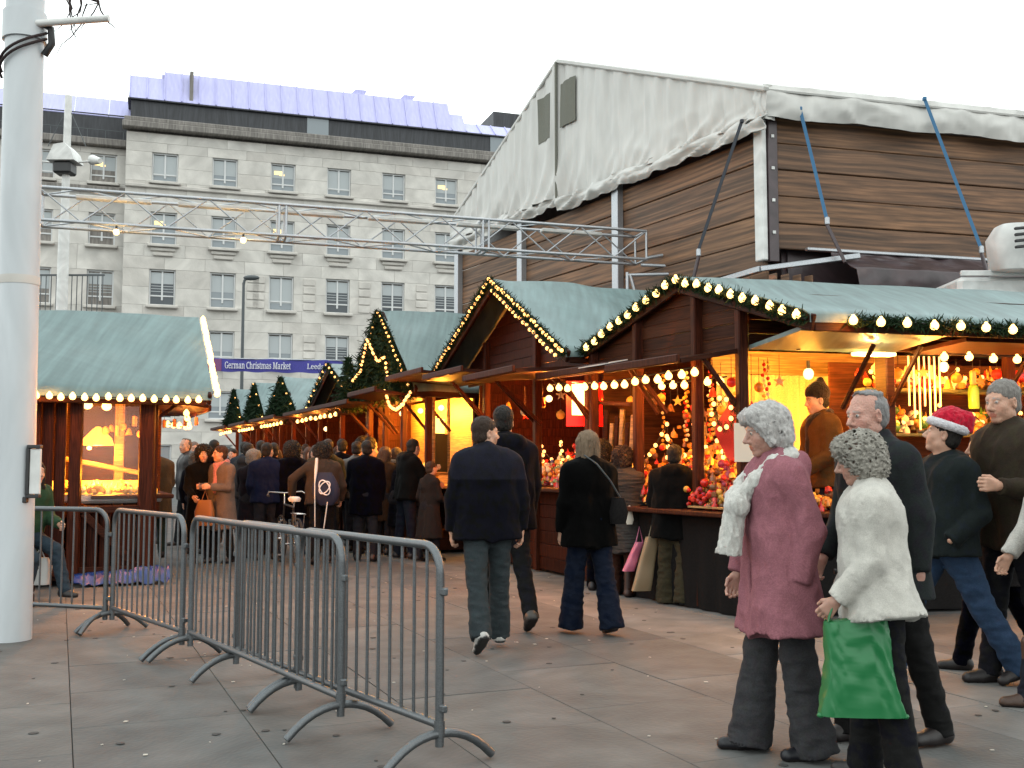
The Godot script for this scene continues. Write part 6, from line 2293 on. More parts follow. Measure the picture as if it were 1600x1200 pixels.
	match o.get("hat", ""):
		"beanie":
			var hf := Field.new(Vector3(-0.14, -0.05, -0.16), Vector3(0.14, 0.24, 0.16), 0.009)
			hf.ell(Vector3(0, 0.065, -0.02), Vector3(0.098, 0.11, 0.113))
			hf.cap(Vector3(0, 0.14, -0.04), Vector3(0, 0.175, -0.06), 0.05, 0.035, 0.03)
			hf.cut(Vector3(0, 0.035, 0.05), Vector3(0, -1, 0.25).normalized())
			hf.ruffle(pzr, 0.005, Vector3(60, 60, 60))
			var m := MB.new()
			hf.into(m, 1.0, _tint(o.hat_col, 0.4, 50.0))
			for i in m.v.size():
				m.v[i] = (H * m.v[i]) * s
				m.n[i] = H.basis * m.n[i]
			obj("beanie", m, M.fleece, root)
		"santa":
			var hf := Field.new(Vector3(-0.16, 0.0, -0.24), Vector3(0.16, 0.26, 0.18), 0.007)
			hf.ell(Vector3(0, 0.085, -0.02), Vector3(0.095, 0.085, 0.11))
			hf.cap(Vector3(0, 0.12, -0.03), Vector3(0.0, 0.125, -0.12), 0.065, 0.04, 0.03)
			hf.cap(Vector3(0.0, 0.125, -0.12), Vector3(0.01, 0.06, -0.15), 0.04, 0.022, 0.03)
			hf.cut(Vector3(0, 0.06, 0), Vector3(0, -1, 0.12).normalized())
			hf.ruffle(pzr, 0.007, Vector3(40, 30, 40))
			var m := MB.new()
			hf.into(m, 1.0, _tint(Color(0.5, 0.012, 0.035), 0.25, 40.0))
			for i in m.v.size():
				m.v[i] = (H * m.v[i]) * s
				m.n[i] = H.basis * m.n[i]
			obj("red_hat", m, M.fleece, root)
			var bf2 := Field.new(Vector3(-0.16, -0.02, -0.18), Vector3(0.16, 0.12, 0.18), 0.007)
			var prev := Vector3.ZERO
			for i in 25:
				var a := TAU * i / 24.0
				var p := Vector3(sin(a) * 0.092, 0.058 + 0.012 * cos(a), -0.018 + cos(a) * 0.107)
				if i: bf2.cap(prev, p, 0.026, 0.026, 0.01)
				prev = p
			bf2.ruffle(pz, 0.006, Vector3(160, 160, 160))
			m = MB.new()
			bf2.into(m, 1.0, _tint(Color(0.62, 0.6, 0.62), 0.15, 60.0))
			for i in m.v.size():
				m.v[i] = (H * m.v[i]) * s
				m.n[i] = H.basis * m.n[i]
			obj("hat_trim", m, M.fleece, root)
	match o.get("scarf", ""):
		"wrap":
			var sb := []
			var prev := Vector3.ZERO
			for i in 13:
				var a := TAU * i / 12.0
				var p := nb + U.basis * Vector3(sin(a) * 0.085, 0.04 - 0.03 * cos(a), 0.02 + cos(a) * 0.085)
				if i: sb.append([prev, p, 0.035, 0.035, 0.02])
				prev = p
			sb.append([U * Vector3(0.03, 1.42, 0.12), U * Vector3(0.05, 1.08, 0.145), 0.035, 0.045, 0.02])
			var f := _bones_field(sb, minf(cell, 0.014))
			f.ruffle(pzr, 0.007, Vector3(50, 20, 50))
			var m := MB.new()
			f.into(m, s, _tint(o.scarf_col, 0.25, 60.0))
			obj("scarf", m, M.fleece, root)
		"knot":
			# band over the near shoulder to a fat knot on the chest with a hanging end
			var sb := []
			var pts := [Vector3(0.0, 1.5, -0.1), Vector3(0.1, 1.49, -0.06), Vector3(0.125, 1.46, 0.03), Vector3(0.1, 1.38, 0.12), Vector3(0.05, 1.3, 0.19)]
			for i in pts.size() - 1: sb.append([U * pts[i], U * pts[i + 1], 0.036, 0.04, 0.02])
			pts = [Vector3(0.0, 1.5, -0.1), Vector3(-0.1, 1.49, -0.05), Vector3(-0.11, 1.44, 0.05), Vector3(-0.05, 1.36, 0.15), Vector3(0.03, 1.3, 0.2)]
			for i in pts.size() - 1: sb.append([U * pts[i], U * pts[i + 1], 0.03, 0.034, 0.02])
			sb.append([U * Vector3(0.0, 1.3, 0.2), U * Vector3(0.07, 1.26, 0.22), 0.052, 0.06, 0.02])
			sb.append([U * Vector3(0.03, 1.27, 0.21), U * Vector3(0.02, 1.13, 0.24), 0.045, 0.055, 0.02])
			sb.append([U * Vector3(0.06, 1.27, 0.23), U * Vector3(0.04, 1.02, 0.27), 0.04, 0.062, 0.02, 1])
			var f := _bones_field(sb, 0.008)
			f.ruffle(pzr, 0.009, Vector3(40, 14, 40))
			var m := MB.new()
			f.into(m, s, _tint(o.scarf_col, 0.2, 70.0))
			obj("scarf", m, M.fleece, root)
	return root

func G2(u: float, v: float) -> Vector3:
	return Vector3(u, 0, v)

func people() -> void:
	var grey_hair := Color(0.34, 0.325, 0.31)
	var dark := Color(0.016, 0.013, 0.011)
	var brownh := Color(0.04, 0.024, 0.016)
	var black := Color(0.0035, 0.0035, 0.004)
	# ---- foreground, right
	person("white-haired woman in a long pink coat, white scarf and grey flared trousers", G2(1.33, -5.31), -84, 1.72,
		{"cell": 0.013, "head_cell": 0.0055, "top": Color(0.29, 0.118, 0.14), "hem": 0.62, "coat_flare": 0.045, "bulk": 0.012, "girth": 1.12, "hood": true, "front_seam": true, "pockets": true, "top_crease": 0.02,
		"bottom": Color(0.045, 0.044, 0.047), "flare": 0.055, "break": 0.055, "hair": Color(0.52, 0.5, 0.48), "style": "bouffant", "female": true, "old": 1.0, "skin": Color(0.36, 0.2, 0.15), "scarf": "knot", "scarf_col": Color(0.6, 0.59, 0.55),
		"legs": [[-7, 2, 2, 0], [9, 1, 2, 0]], "arms": [[-14, 12, 30, 4, 1.2], [11, 8, 12, 0, 0.7]], "lean": 3.0, "head_pitch": 12.0, "shoe": black})
	person("woman with curly grey hair in a cream fleece jacket and black trousers", G2(1.66, -4.84), -104, 1.56,
		{"cell": 0.014, "head_cell": 0.0055, "top": Color(0.55, 0.53, 0.48), "top_mat": "fleece", "fluffy": 0.004, "hem": 0.83, "coat_flare": 0.05, "bulk": 0.016, "girth": 1.18, "top_crease": 0.016, "top_name": "jacket",
		"bottom": Color(0.012, 0.012, 0.013), "flare": 0.03, "break": 0.05, "hair": Color(0.36, 0.335, 0.29), "style": "curly", "female": true, "old": 1.0, "skin": Color(0.34, 0.19, 0.14),
		"legs": [[-5, 2, 2, 0], [6, 2, 2, 0]], "arms": [[9, 7, 38, 4, 1.2], [8, 10, 30, 4]], "lean": 5.0, "head_pitch": 14.0, "head_yaw": -4.0, "collar_up": 0.02})
	person("balding old man with grey side hair in a charcoal overcoat", G2(1.93, -5.52), -72, 1.83,
		{"cell": 0.014, "head_cell": 0.005, "top": Color(0.021, 0.024, 0.026), "hem": 0.72, "coat_flare": 0.02, "girth": 1.1, "bulk": 0.012, "collar_up": 0.03, "bottom": Color(0.013, 0.013, 0.014), "hair": Color(0.26, 0.25, 0.245), "style": "balding", "old": 1.2, "skin": Color(0.4, 0.215, 0.165),
		"legs": [[-12, 4, 2, 0], [12, 2, 2, 0]], "arms": [[-6, 8, 14, 0, 0.7], [12, 8, 25, 0, 0.7]], "lean": 5.0, "head_pitch": 8.0, "head_yaw": 4.0})
	person("man in a red and white Christmas hat, dark jumper and blue jeans, striding left", G2(2.84, -6.98), -80, 1.8,
		{"cell": 0.014, "head_cell": 0.006, "top": Color(0.014, 0.017, 0.019), "top_name": "jumper", "hem": 0.86, "girth": 1.2, "bulk": 0.006, "bottom": Color(0.035, 0.062, 0.115), "bottom_mat": "denim", "flare": 0.025, "break": 0.05, "hair": dark, "style": "short", "hat": "santa",
		"legs": [[-24, 8, 3, 18], [26, 8, 3, -6]], "arms": [[-12, 14, 58, 10], [-5, 10, 40, 5]], "lean": -3.0, "head_yaw": -32.0, "head_pitch": -14.0})
	person("woman in a grey tweed coat walking just behind the man in the red hat", G2(3.3, -7.3), -100, 1.68,
		{"cell": 0.014, "top": Color(0.042, 0.038, 0.038), "hem": 0.66, "coat_flare": 0.03, "girth": 1.15, "bulk": 0.012, "hood": true, "bottom": black, "hair": Color(0.05, 0.035, 0.03), "style": "long", "female": true,
		"legs": [[-18, 6, 2, 10], [16, 3, 2, 0]], "arms": [[-6, 8, 25, 0], [6, 8, 20, 0]]})
	person("grey-haired man in a brown jacket with his fist raised, at the right edge", G2(3.28, -6.95), -75, 1.98,
		{"cell": 0.013, "head_cell": 0.006, "top": Color(0.04, 0.031, 0.021), "hem": 0.8, "girth": 1.15, "bulk": 0.01, "collar_up": 0.01, "bottom": Color(0.015, 0.015, 0.017), "hair": Color(0.24, 0.22, 0.2), "style": "short", "old": 0.8,
		"legs": [[-6, 2, 2, 0], [8, 2, 2, 0]], "arms": [[10, 8, 88, 0, 1.6], [0, 8, 20, 0]], "head_yaw": 10.0, "head_pitch": 6.0})
	person("person in a white coat and brown boots stepping in at the right edge", G2(3.2, -6.2), -90, 1.7,
		{"cell": 0.014, "top": Color(0.5, 0.48, 0.44), "hem": 0.7, "coat_flare": 0.02, "bulk": 0.01, "bottom": Color(0.02, 0.022, 0.03), "boot": 0.3, "shoe": Color(0.055, 0.025, 0.014), "hair": brownh, "style": "long", "female": true,
		"legs": [[-10, 4, 2, 0], [14, 4, 2, 0]], "arms": [[-10, 8, 20, 0], [16, 8, 20, 0, 0.6]]})
	person("stallholder in a dark beanie and brown jacket inside the corner hut", G2(3.16, -10.75) + Vector3(0, 0.26, 0), -82, 1.95,
		{"cell": 0.016, "head_cell": 0.007, "top": Color(0.075, 0.036, 0.012), "bulk": 0.02, "girth": 1.1, "hat": "beanie", "hat_col": Color(0.02, 0.014, 0.013), "scarf": "wrap", "scarf_col": Color(0.02, 0.015, 0.014), "hair": dark, "head_pitch": 6.0, "arms": [[10, 10, 50, 10], [12, 10, 50, 10]]})
	# ---- walking away in the middle
	person("man in a navy jacket, grey jeans and white shoes walking away", G2(-0.19, -8.2), 196, 1.75,
		{"cell": 0.014, "head_cell": 0.006, "top": Color(0.005, 0.0055, 0.008), "yoke_col": Color(0.013, 0.0145, 0.02), "hem": 0.8, "girth": 1.2, "bulk": 0.018, "collar_up": 0.005, "bottom": Color(0.036, 0.045, 0.049), "bottom_mat": "denim", "flare": 0.022, "break": 0.045, "hair": brownh, "style": "short", "shoe": Color(0.5, 0.49, 0.46), "sole": Color(0.02, 0.02, 0.02),
		"legs": [[-13, 12, 3, 40], [7, 2, 3, 0]], "arms": [[4, 12, 8, 0, 0.7], [-6, 12, 10, 0, 0.7]], "head_yaw": -76.0, "top_name": "jacket"})
	person("taller dark-haired man in dark clothes just ahead of the man in the navy jacket", G2(-0.06, -9.2), 200, 1.9,
		{"cell": 0.015, "top": Color(0.005, 0.0058, 0.008), "hem": 0.76, "girth": 1.15, "bulk": 0.014, "hood": true, "bottom": Color(0.013, 0.013, 0.015), "hair": dark, "style": "short", "shoe": Color(0.05, 0.04, 0.035),
		"legs": [[10, 4, 2, 0], [-14, 10, 2, 30]], "arms": [[-5, 10, 10, 0], [6, 10, 12, 0]], "head_yaw": -12.0})
	person("blonde woman in a black coat and flared dark jeans walking away", G2(0.65, -8.95), 205, 1.68,
		{"cell": 0.014, "head_cell": 0.006, "top": Color(0.0028, 0.0026, 0.0028), "hem": 0.74, "coat_flare": 0.02, "girth": 1.12, "bulk": 0.012, "bottom": Color(0.008, 0.012, 0.024), "bottom_mat": "denim", "flare": 0.05, "break": 0.06, "hair": Color(0.2, 0.14, 0.09), "style": "long", "female": true,
		"legs": [[9, 2, 3, 0], [-9, 4, 3, 14]], "arms": [[2, 9, 14, 0, 0.6], [4, 10, 22, 0]], "head_yaw": 10.0})
	person("woman in a long quilted grey coat and boots at the corner hut's counter", G2(1.2, -11.55), 150, 1.6,
		{"cell": 0.015, "top": Color(0.05, 0.045, 0.042), "quilt": true, "top_crease": 0.014, "hem": 0.52, "coat_flare": 0.05, "girth": 1.15, "bulk": 0.014, "bottom": Color(0.05, 0.022, 0.015), "boot": 0.25, "shoe": Color(0.04, 0.018, 0.012), "hair": Color(0.03, 0.017, 0.013), "style": "big", "female": true, "arms": [[10, 8, 20, 0], [10, 8, 30, 0]]})
	person("person in black coat and khaki trousers at the counter, seen from behind", G2(1.66, -10.85), 160, 1.62,
		{"cell": 0.014, "top": Color(0.005, 0.0045, 0.0045), "hem": 0.72, "girth": 1.15, "bulk": 0.02, "hood": true, "bottom": Color(0.05, 0.042, 0.026), "flare": 0.06, "break": 0.06, "crease": 0.011, "hair": dark, "style": "short", "arms": [[14, 12, 35, 0], [14, 14, 45, 0]]})
	person("dark figure between the blonde woman and the quilted coat", G2(1.0, -12.0), 170, 1.68, {"cell": 0.018, "top": Color(0.006, 0.006, 0.007), "hem": 0.6, "bulk": 0.012, "hair": dark, "style": "big", "bottom": black})
	# ---- the crowd down the street: [label, x, z, yaw, height, options]
	var olive := Color(0.05, 0.045, 0.022)
	var crowd := [
		["child-sized figure in a long dark coat at the yellow hut's counter", -1.21, -15.5, 130, 1.45, {"top": Color(0.02, 0.017, 0.018), "hem": 0.4, "coat_flare": 0.06, "hair": brownh, "style": "short"}],
		["person in a black fur-hooded coat reaching over the yellow hut's counter", -1.6, -16.0, 120, 1.8, {"top": Color(0.006, 0.0055, 0.006), "hood": true, "bulk": 0.025, "hair": dark, "arms": [[40, 10, 40, 10, 0.8], [40, 10, 40, 10, 0.8]], "lean": 8.0, "bottom": Color(0.014, 0.016, 0.025)}],
		["man in an olive waxed jacket and dark jeans", -2.42, -18.0, 160, 1.87, {"top": olive, "hem": 0.74, "coat_flare": 0.02, "bulk": 0.015, "hair": dark, "bottom": Color(0.012, 0.017, 0.035), "flare": 0.01, "head_yaw": -30.0}],
		["woman in black coat and mustard yellow trousers", -3.3, -20.4, 200, 1.72, {"top": Color(0.0035, 0.0035, 0.004), "bottom": Color(0.36, 0.19, 0.04), "hem": 0.86, "hair": Color(0.06, 0.03, 0.02), "style": "long", "female": true, "legs": [[10, 4, 2, 0], [-10, 4, 2, 10]]}],
		["tall dark man turned towards the glowing hut", -2.75, -19.4, 130, 1.9, {"top": black, "hair": dark, "style": "big", "bulk": 0.015}],
		["woman with brown hair facing us in a black coat and pale scarf", -3.55, -19.0, 20, 1.72, {"top": Color(0.011, 0.01, 0.011), "hem": 0.55, "hair": Color(0.05, 0.022, 0.014), "style": "long", "female": true, "scarf": "wrap", "scarf_col": Color(0.3, 0.18, 0.18), "arms": [[20, 8, 70, 15, 1.0], [10, 8, 30, 0, 0.8]]}],
		["woman in a taupe coat with a salmon pink scarf facing us", -4.18, -15.3, -40, 1.68, {"cell": 0.015, "top": Color(0.14, 0.11, 0.095), "hem": 0.5, "coat_flare": 0.04, "bulk": 0.012, "hair": Color(0.045, 0.022, 0.015), "style": "short", "female": true, "scarf": "wrap", "scarf_col": Color(0.5, 0.2, 0.18), "arms": [[15, 8, 80, 25, 1.0], [15, 8, 80, 25, 1.0]], "bottom": Color(0.015, 0.013, 0.013)}],
		["woman with big dark hair in a long black coat carrying orange", -4.5, -15.4, 30, 1.68, {"cell": 0.015, "top": Color(0.005, 0.0045, 0.0045), "hem": 0.3, "coat_flare": 0.05, "hair": dark, "style": "big", "female": true, "arms": [[10, 8, 20, 0, 0.8], [10, 8, 50, 10, 0.8]]}],
		["bald-topped man in a dark leather jacket in profile", -5.6, -18.3, -60, 1.86, {"top": Color(0.016, 0.015, 0.015), "top_mat": "leather", "hem": 0.76, "bulk": 0.016, "girth": 1.12, "hair": Color(0.1, 0.085, 0.075), "style": "balding", "bottom": Color(0.014, 0.015, 0.018), "arms": [[0, 8, 15, 0, 0.8], [0, 8, 15, 0, 0.8]]}],
		["person in a royal blue jacket and pale jeans by the left hut", -6.35, -18.6, 170, 1.78, {"top": Color(0.02, 0.035, 0.13), "bottom": Color(0.07, 0.09, 0.12), "hair": brownh, "bulk": 0.012}],
		["person in a pale blue coat behind the man in leather", -5.85, -19.5, 10, 1.82, {"top": Color(0.25, 0.31, 0.38), "hem": 0.7, "hair": Color(0.14, 0.12, 0.11)}],
		["person in a brown coat half hidden by the left hut's post", -5.45, -16.2, 210, 1.76, {"top": Color(0.085, 0.06, 0.036), "hem": 0.6, "bulk": 0.015, "hair": grey_hair, "bottom": Color(0.03, 0.05, 0.045)}],
		["woman in a navy coat with a white waistband walking away", -3.85, -17.2, 195, 1.66, {"top": Color(0.014, 0.016, 0.026), "hem": 0.9, "hair": brownh, "style": "long", "female": true}],
		["dark-coated man beyond the taupe coat, only head and shoulders clear", -4.6, -19.4, 190, 1.84, {"top": black, "hair": dark}],
		["person in a black coat bending over the bicycle's handlebars", -3.3, -15.9, 200, 1.74, {"cell": 0.016, "top": Color(0.0035, 0.0035, 0.004), "hem": 0.62, "bulk": 0.02, "girth": 1.15, "hood": true, "hair": dark, "style": "big", "bottom": Color(0.02, 0.03, 0.06)}],
		["person in a brown jacket with one arm out to the bicycle, backpack on", -2.72, -15.2, 196, 1.72, {"cell": 0.014, "top": Color(0.05, 0.037, 0.03), "hem": 0.84, "bulk": 0.012, "hair": dark, "style": "big", "bottom": Color(0.013, 0.013, 0.015), "arms": [[18, 52, 8, 0, 1.0], [10, 20, 30, 0, 0.8]], "lean": 8.0}],
		["person in a cream coat with long hair in the thick of the crowd", -4.0, -20.8, 30, 1.74, {"top": Color(0.3, 0.26, 0.2), "hair": Color(0.07, 0.04, 0.03), "style": "long", "female": true}],
		["person in a purple blue jacket in the thick of the crowd", -4.75, -22.6, 10, 1.78, {"top": Color(0.06, 0.06, 0.24), "hair": dark}],
		["man in a grey coat far down the street", -5.5, -24.5, 0, 1.82, {"top": Color(0.05, 0.05, 0.055), "hair": dark}],
		["woman in a rust coat far down the street", -5.5, -26.0, 180, 1.7, {"top": Color(0.2, 0.07, 0.03), "hair": brownh, "style": "long", "female": true}],
		["man in a dark green anorak beside the row of huts", -4.2, -23.0, 190, 1.84, {"top": Color(0.015, 0.03, 0.02), "hair": Color(0.08, 0.06, 0.05)}],
		["tall figure in black near the fifth hut", -4.9, -25.0, 170, 1.88, {"top": black, "hair": dark}],
		["person with fair hair and a tan coat near the fourth hut", -3.9, -22.2, 140, 1.72, {"top": Color(0.2, 0.13, 0.07), "hair": Color(0.2, 0.14, 0.08), "style": "long", "female": true}],
		["person in black left of the street, far back", -6.9, -26.0, 20, 1.8, {"top": black, "hair": brownh}],
		["person in dark blue left of the street, far back", -6.3, -24.0, -20, 1.76, {"top": Color(0.015, 0.02, 0.05), "hair": dark}],
		["person in a red anorak deep in the crowd", -5.95, -28.5, 10, 1.78, {"top": Color(0.25, 0.025, 0.02), "hair": dark}],
		["person in a white hat and grey coat deep in the crowd", -6.7, -29.5, 190, 1.74, {"top": Color(0.1, 0.1, 0.1), "hair": brownh, "hat": "beanie", "hat_col": Color(0.5, 0.5, 0.48)}],
		["man in a black bomber jacket with his back to us, left of the bicycle", -3.75, -16.6, 185, 1.74, {"top": black, "hair": dark, "bulk": 0.015}],
		["woman in a plum coat between the taupe coat and the bicycle", -4.1, -18.0, 175, 1.68, {"top": Color(0.05, 0.014, 0.03), "hem": 0.5, "hair": brownh, "style": "long", "female": true}],
		["man in a charcoal coat facing the yellow hut", -2.35, -17.4, 140, 1.76, {"top": Color(0.005, 0.005, 0.0055), "hem": 0.55, "hair": dark, "bulk": 0.01}],
		["person in a dark red scarf and black coat beside the olive jacket", -3.6, -21.8, 150, 1.78, {"top": black, "hair": brownh, "scarf": "wrap", "scarf_col": Color(0.2, 0.02, 0.02)}],
		["man in a stone coloured anorak behind the woman in black and mustard", -4.4, -23.9, 20, 1.84, {"top": Color(0.18, 0.16, 0.12), "hair": Color(0.06, 0.04, 0.03)}],
		["short woman in black with a pale collar left of the taupe coat", -5.0, -16.8, 170, 1.6, {"top": black, "hem": 0.5, "hair": Color(0.1, 0.07, 0.05), "style": "big", "female": true}],
		["man in a slate coat right of the man in leather", -5.2, -20.6, 185, 1.84, {"top": Color(0.03, 0.035, 0.045), "hem": 0.6, "hair": dark}],
		["person in a brown parka behind the bicycle", -3.4, -18.3, 190, 1.74, {"top": Color(0.07, 0.045, 0.025), "hair": brownh, "hood": true}],
		["tall man in black between the bicycle and the olive jacket", -2.95, -18.2, 165, 1.84, {"top": black, "hair": dark, "hem": 0.7}],
		["woman in black with a grey scarf just left of the yellow hut", -1.9, -17.2, 150, 1.68, {"top": black, "hem": 0.6, "hair": brownh, "style": "long", "female": true, "scarf": "wrap", "scarf_col": Color(0.12, 0.12, 0.12)}],
		["man in a brown leather jacket right behind the backpack", -2.5, -17.0, 175, 1.78, {"top": Color(0.03, 0.017, 0.01), "top_mat": "leather", "hair": dark}],
		["boy in a navy anorak near the middle hut", -2.3, -18.4, 120, 1.55, {"top": Color(0.01, 0.014, 0.03), "hair": brownh}],
		["man in a black cap of hair and grey hood, left middle of the crowd", -4.4, -17.6, 160, 1.76, {"top": Color(0.03, 0.03, 0.032), "hood": true, "hair": dark}],
		["woman in a mustard scarf behind the purple blue jacket", -4.8, -24.3, 10, 1.7, {"top": black, "hair": brownh, "style": "long", "female": true, "scarf": "wrap", "scarf_col": Color(0.3, 0.17, 0.02)}],
		["man in a long black overcoat near the left hut's hatch", -5.3, -18.8, 200, 1.84, {"top": black, "hem": 0.45, "hair": dark}],
		["person in a green bobble hat among the far shoppers", -6.3, -28.0, 180, 1.76, {"top": Color(0.005, 0.005, 0.0055), "hair": dark, "hat": "beanie", "hat_col": Color(0.02, 0.1, 0.03)}],
		["person in a pale jacket beside the far huts", -7.2, -30.5, 180, 1.78, {"top": Color(0.22, 0.22, 0.21), "hair": brownh}],
		["stooping woman in a black quilted coat by the third hut", -1.75, -16.4, 135, 1.6, {"top": black, "quilt": true, "hem": 0.5, "hair": dark, "style": "big", "female": true, "lean": 10.0}],
		["man in a black coat right of the backpack, back to us", -2.15, -15.6, 180, 1.76, {"top": black, "hem": 0.66, "hair": dark, "bulk": 0.012}],
		["woman in a brown fur-collared coat beyond the backpack", -2.0, -16.6, 160, 1.68, {"top": Color(0.035, 0.02, 0.012), "hem": 0.55, "hair": Color(0.09, 0.05, 0.03), "style": "long", "female": true}],
		["man in a dark blue fleece between the bicycle and the taupe coat", -3.65, -15.8, 190, 1.73, {"top": Color(0.008, 0.012, 0.035), "hair": dark, "bulk": 0.01}],
		["woman with a grey bun and black shawl left of the bicycle", -3.9, -15.9, 170, 1.62, {"top": Color(0.012, 0.011, 0.014), "hem": 0.6, "hair": Color(0.2, 0.18, 0.16), "style": "bouffant", "female": true}],
		["person in a khaki parka just beyond the black coat by the bicycle", -2.9, -16.6, 185, 1.8, {"top": Color(0.045, 0.04, 0.022), "hood": true, "hair": brownh}],
		["dark figure at the far end of the street", -7.6, -31.0, 0, 1.8, {"top": black, "hair": dark}],
	]
	for q in crowd:
		var o: Dictionary = q[5]
		if not o.has("cell"): o.cell = 0.025 if q[2] > -18.5 else 0.03
		if not o.has("arms"): o.arms = [[rnd(-12, 16), rnd(6, 13), rnd(8, 60), rnd(0, 12), 0.7], [rnd(-12, 16), rnd(6, 13), rnd(8, 60), rnd(0, 12), 0.7]]
		if not o.has("legs"):
			var sw := rnd(-12, 12)
			o.legs = [[sw, absf(sw) * 0.4, 3, maxf(0.0, -sw)], [-sw, absf(sw) * 0.4, 3, maxf(0.0, sw)]]
		if not o.has("head_yaw"): o.head_yaw = rnd(-35, 35)
		if not o.has("girth"): o.girth = rnd(0.98, 1.16)
		person(q[0], Vector3(q[1], 0, q[2]), q[3], q[4], o)
	# the person leaning half hidden by the white pole
	person("person in a green jacket sitting on a crate, half hidden by the white pole", G2(-5.02, -10.9), 60, 1.7,
		{"cell": 0.016, "top": Color(0.03, 0.065, 0.035), "hem": 0.86, "bulk": 0.015, "hair": dark, "style": "long", "bottom": Color(0.03, 0.045, 0.06), "bottom_mat": "denim", "legs": [[70, 50, 4, 0], [58, 74, 4, 0]], "arms": [[20, 8, 70, 10, 0.8], [20, 8, 50, 10]], "lean": 14.0})
	var cr := thing("crate", "upturned crate under the seated person by the pole", "crate", Vector3(-5.12, 0, -10.95), 0.6)
	for k in 4:
		var m := MB.new()
		m.box(Vector3(0, 0.06 + k * 0.1, 0), Vector3(0.36, 0.085, 0.36), Basis.IDENTITY, 0.01)
		obj("slat", m, M.plank1, cr)
	bags()
	bicycle()

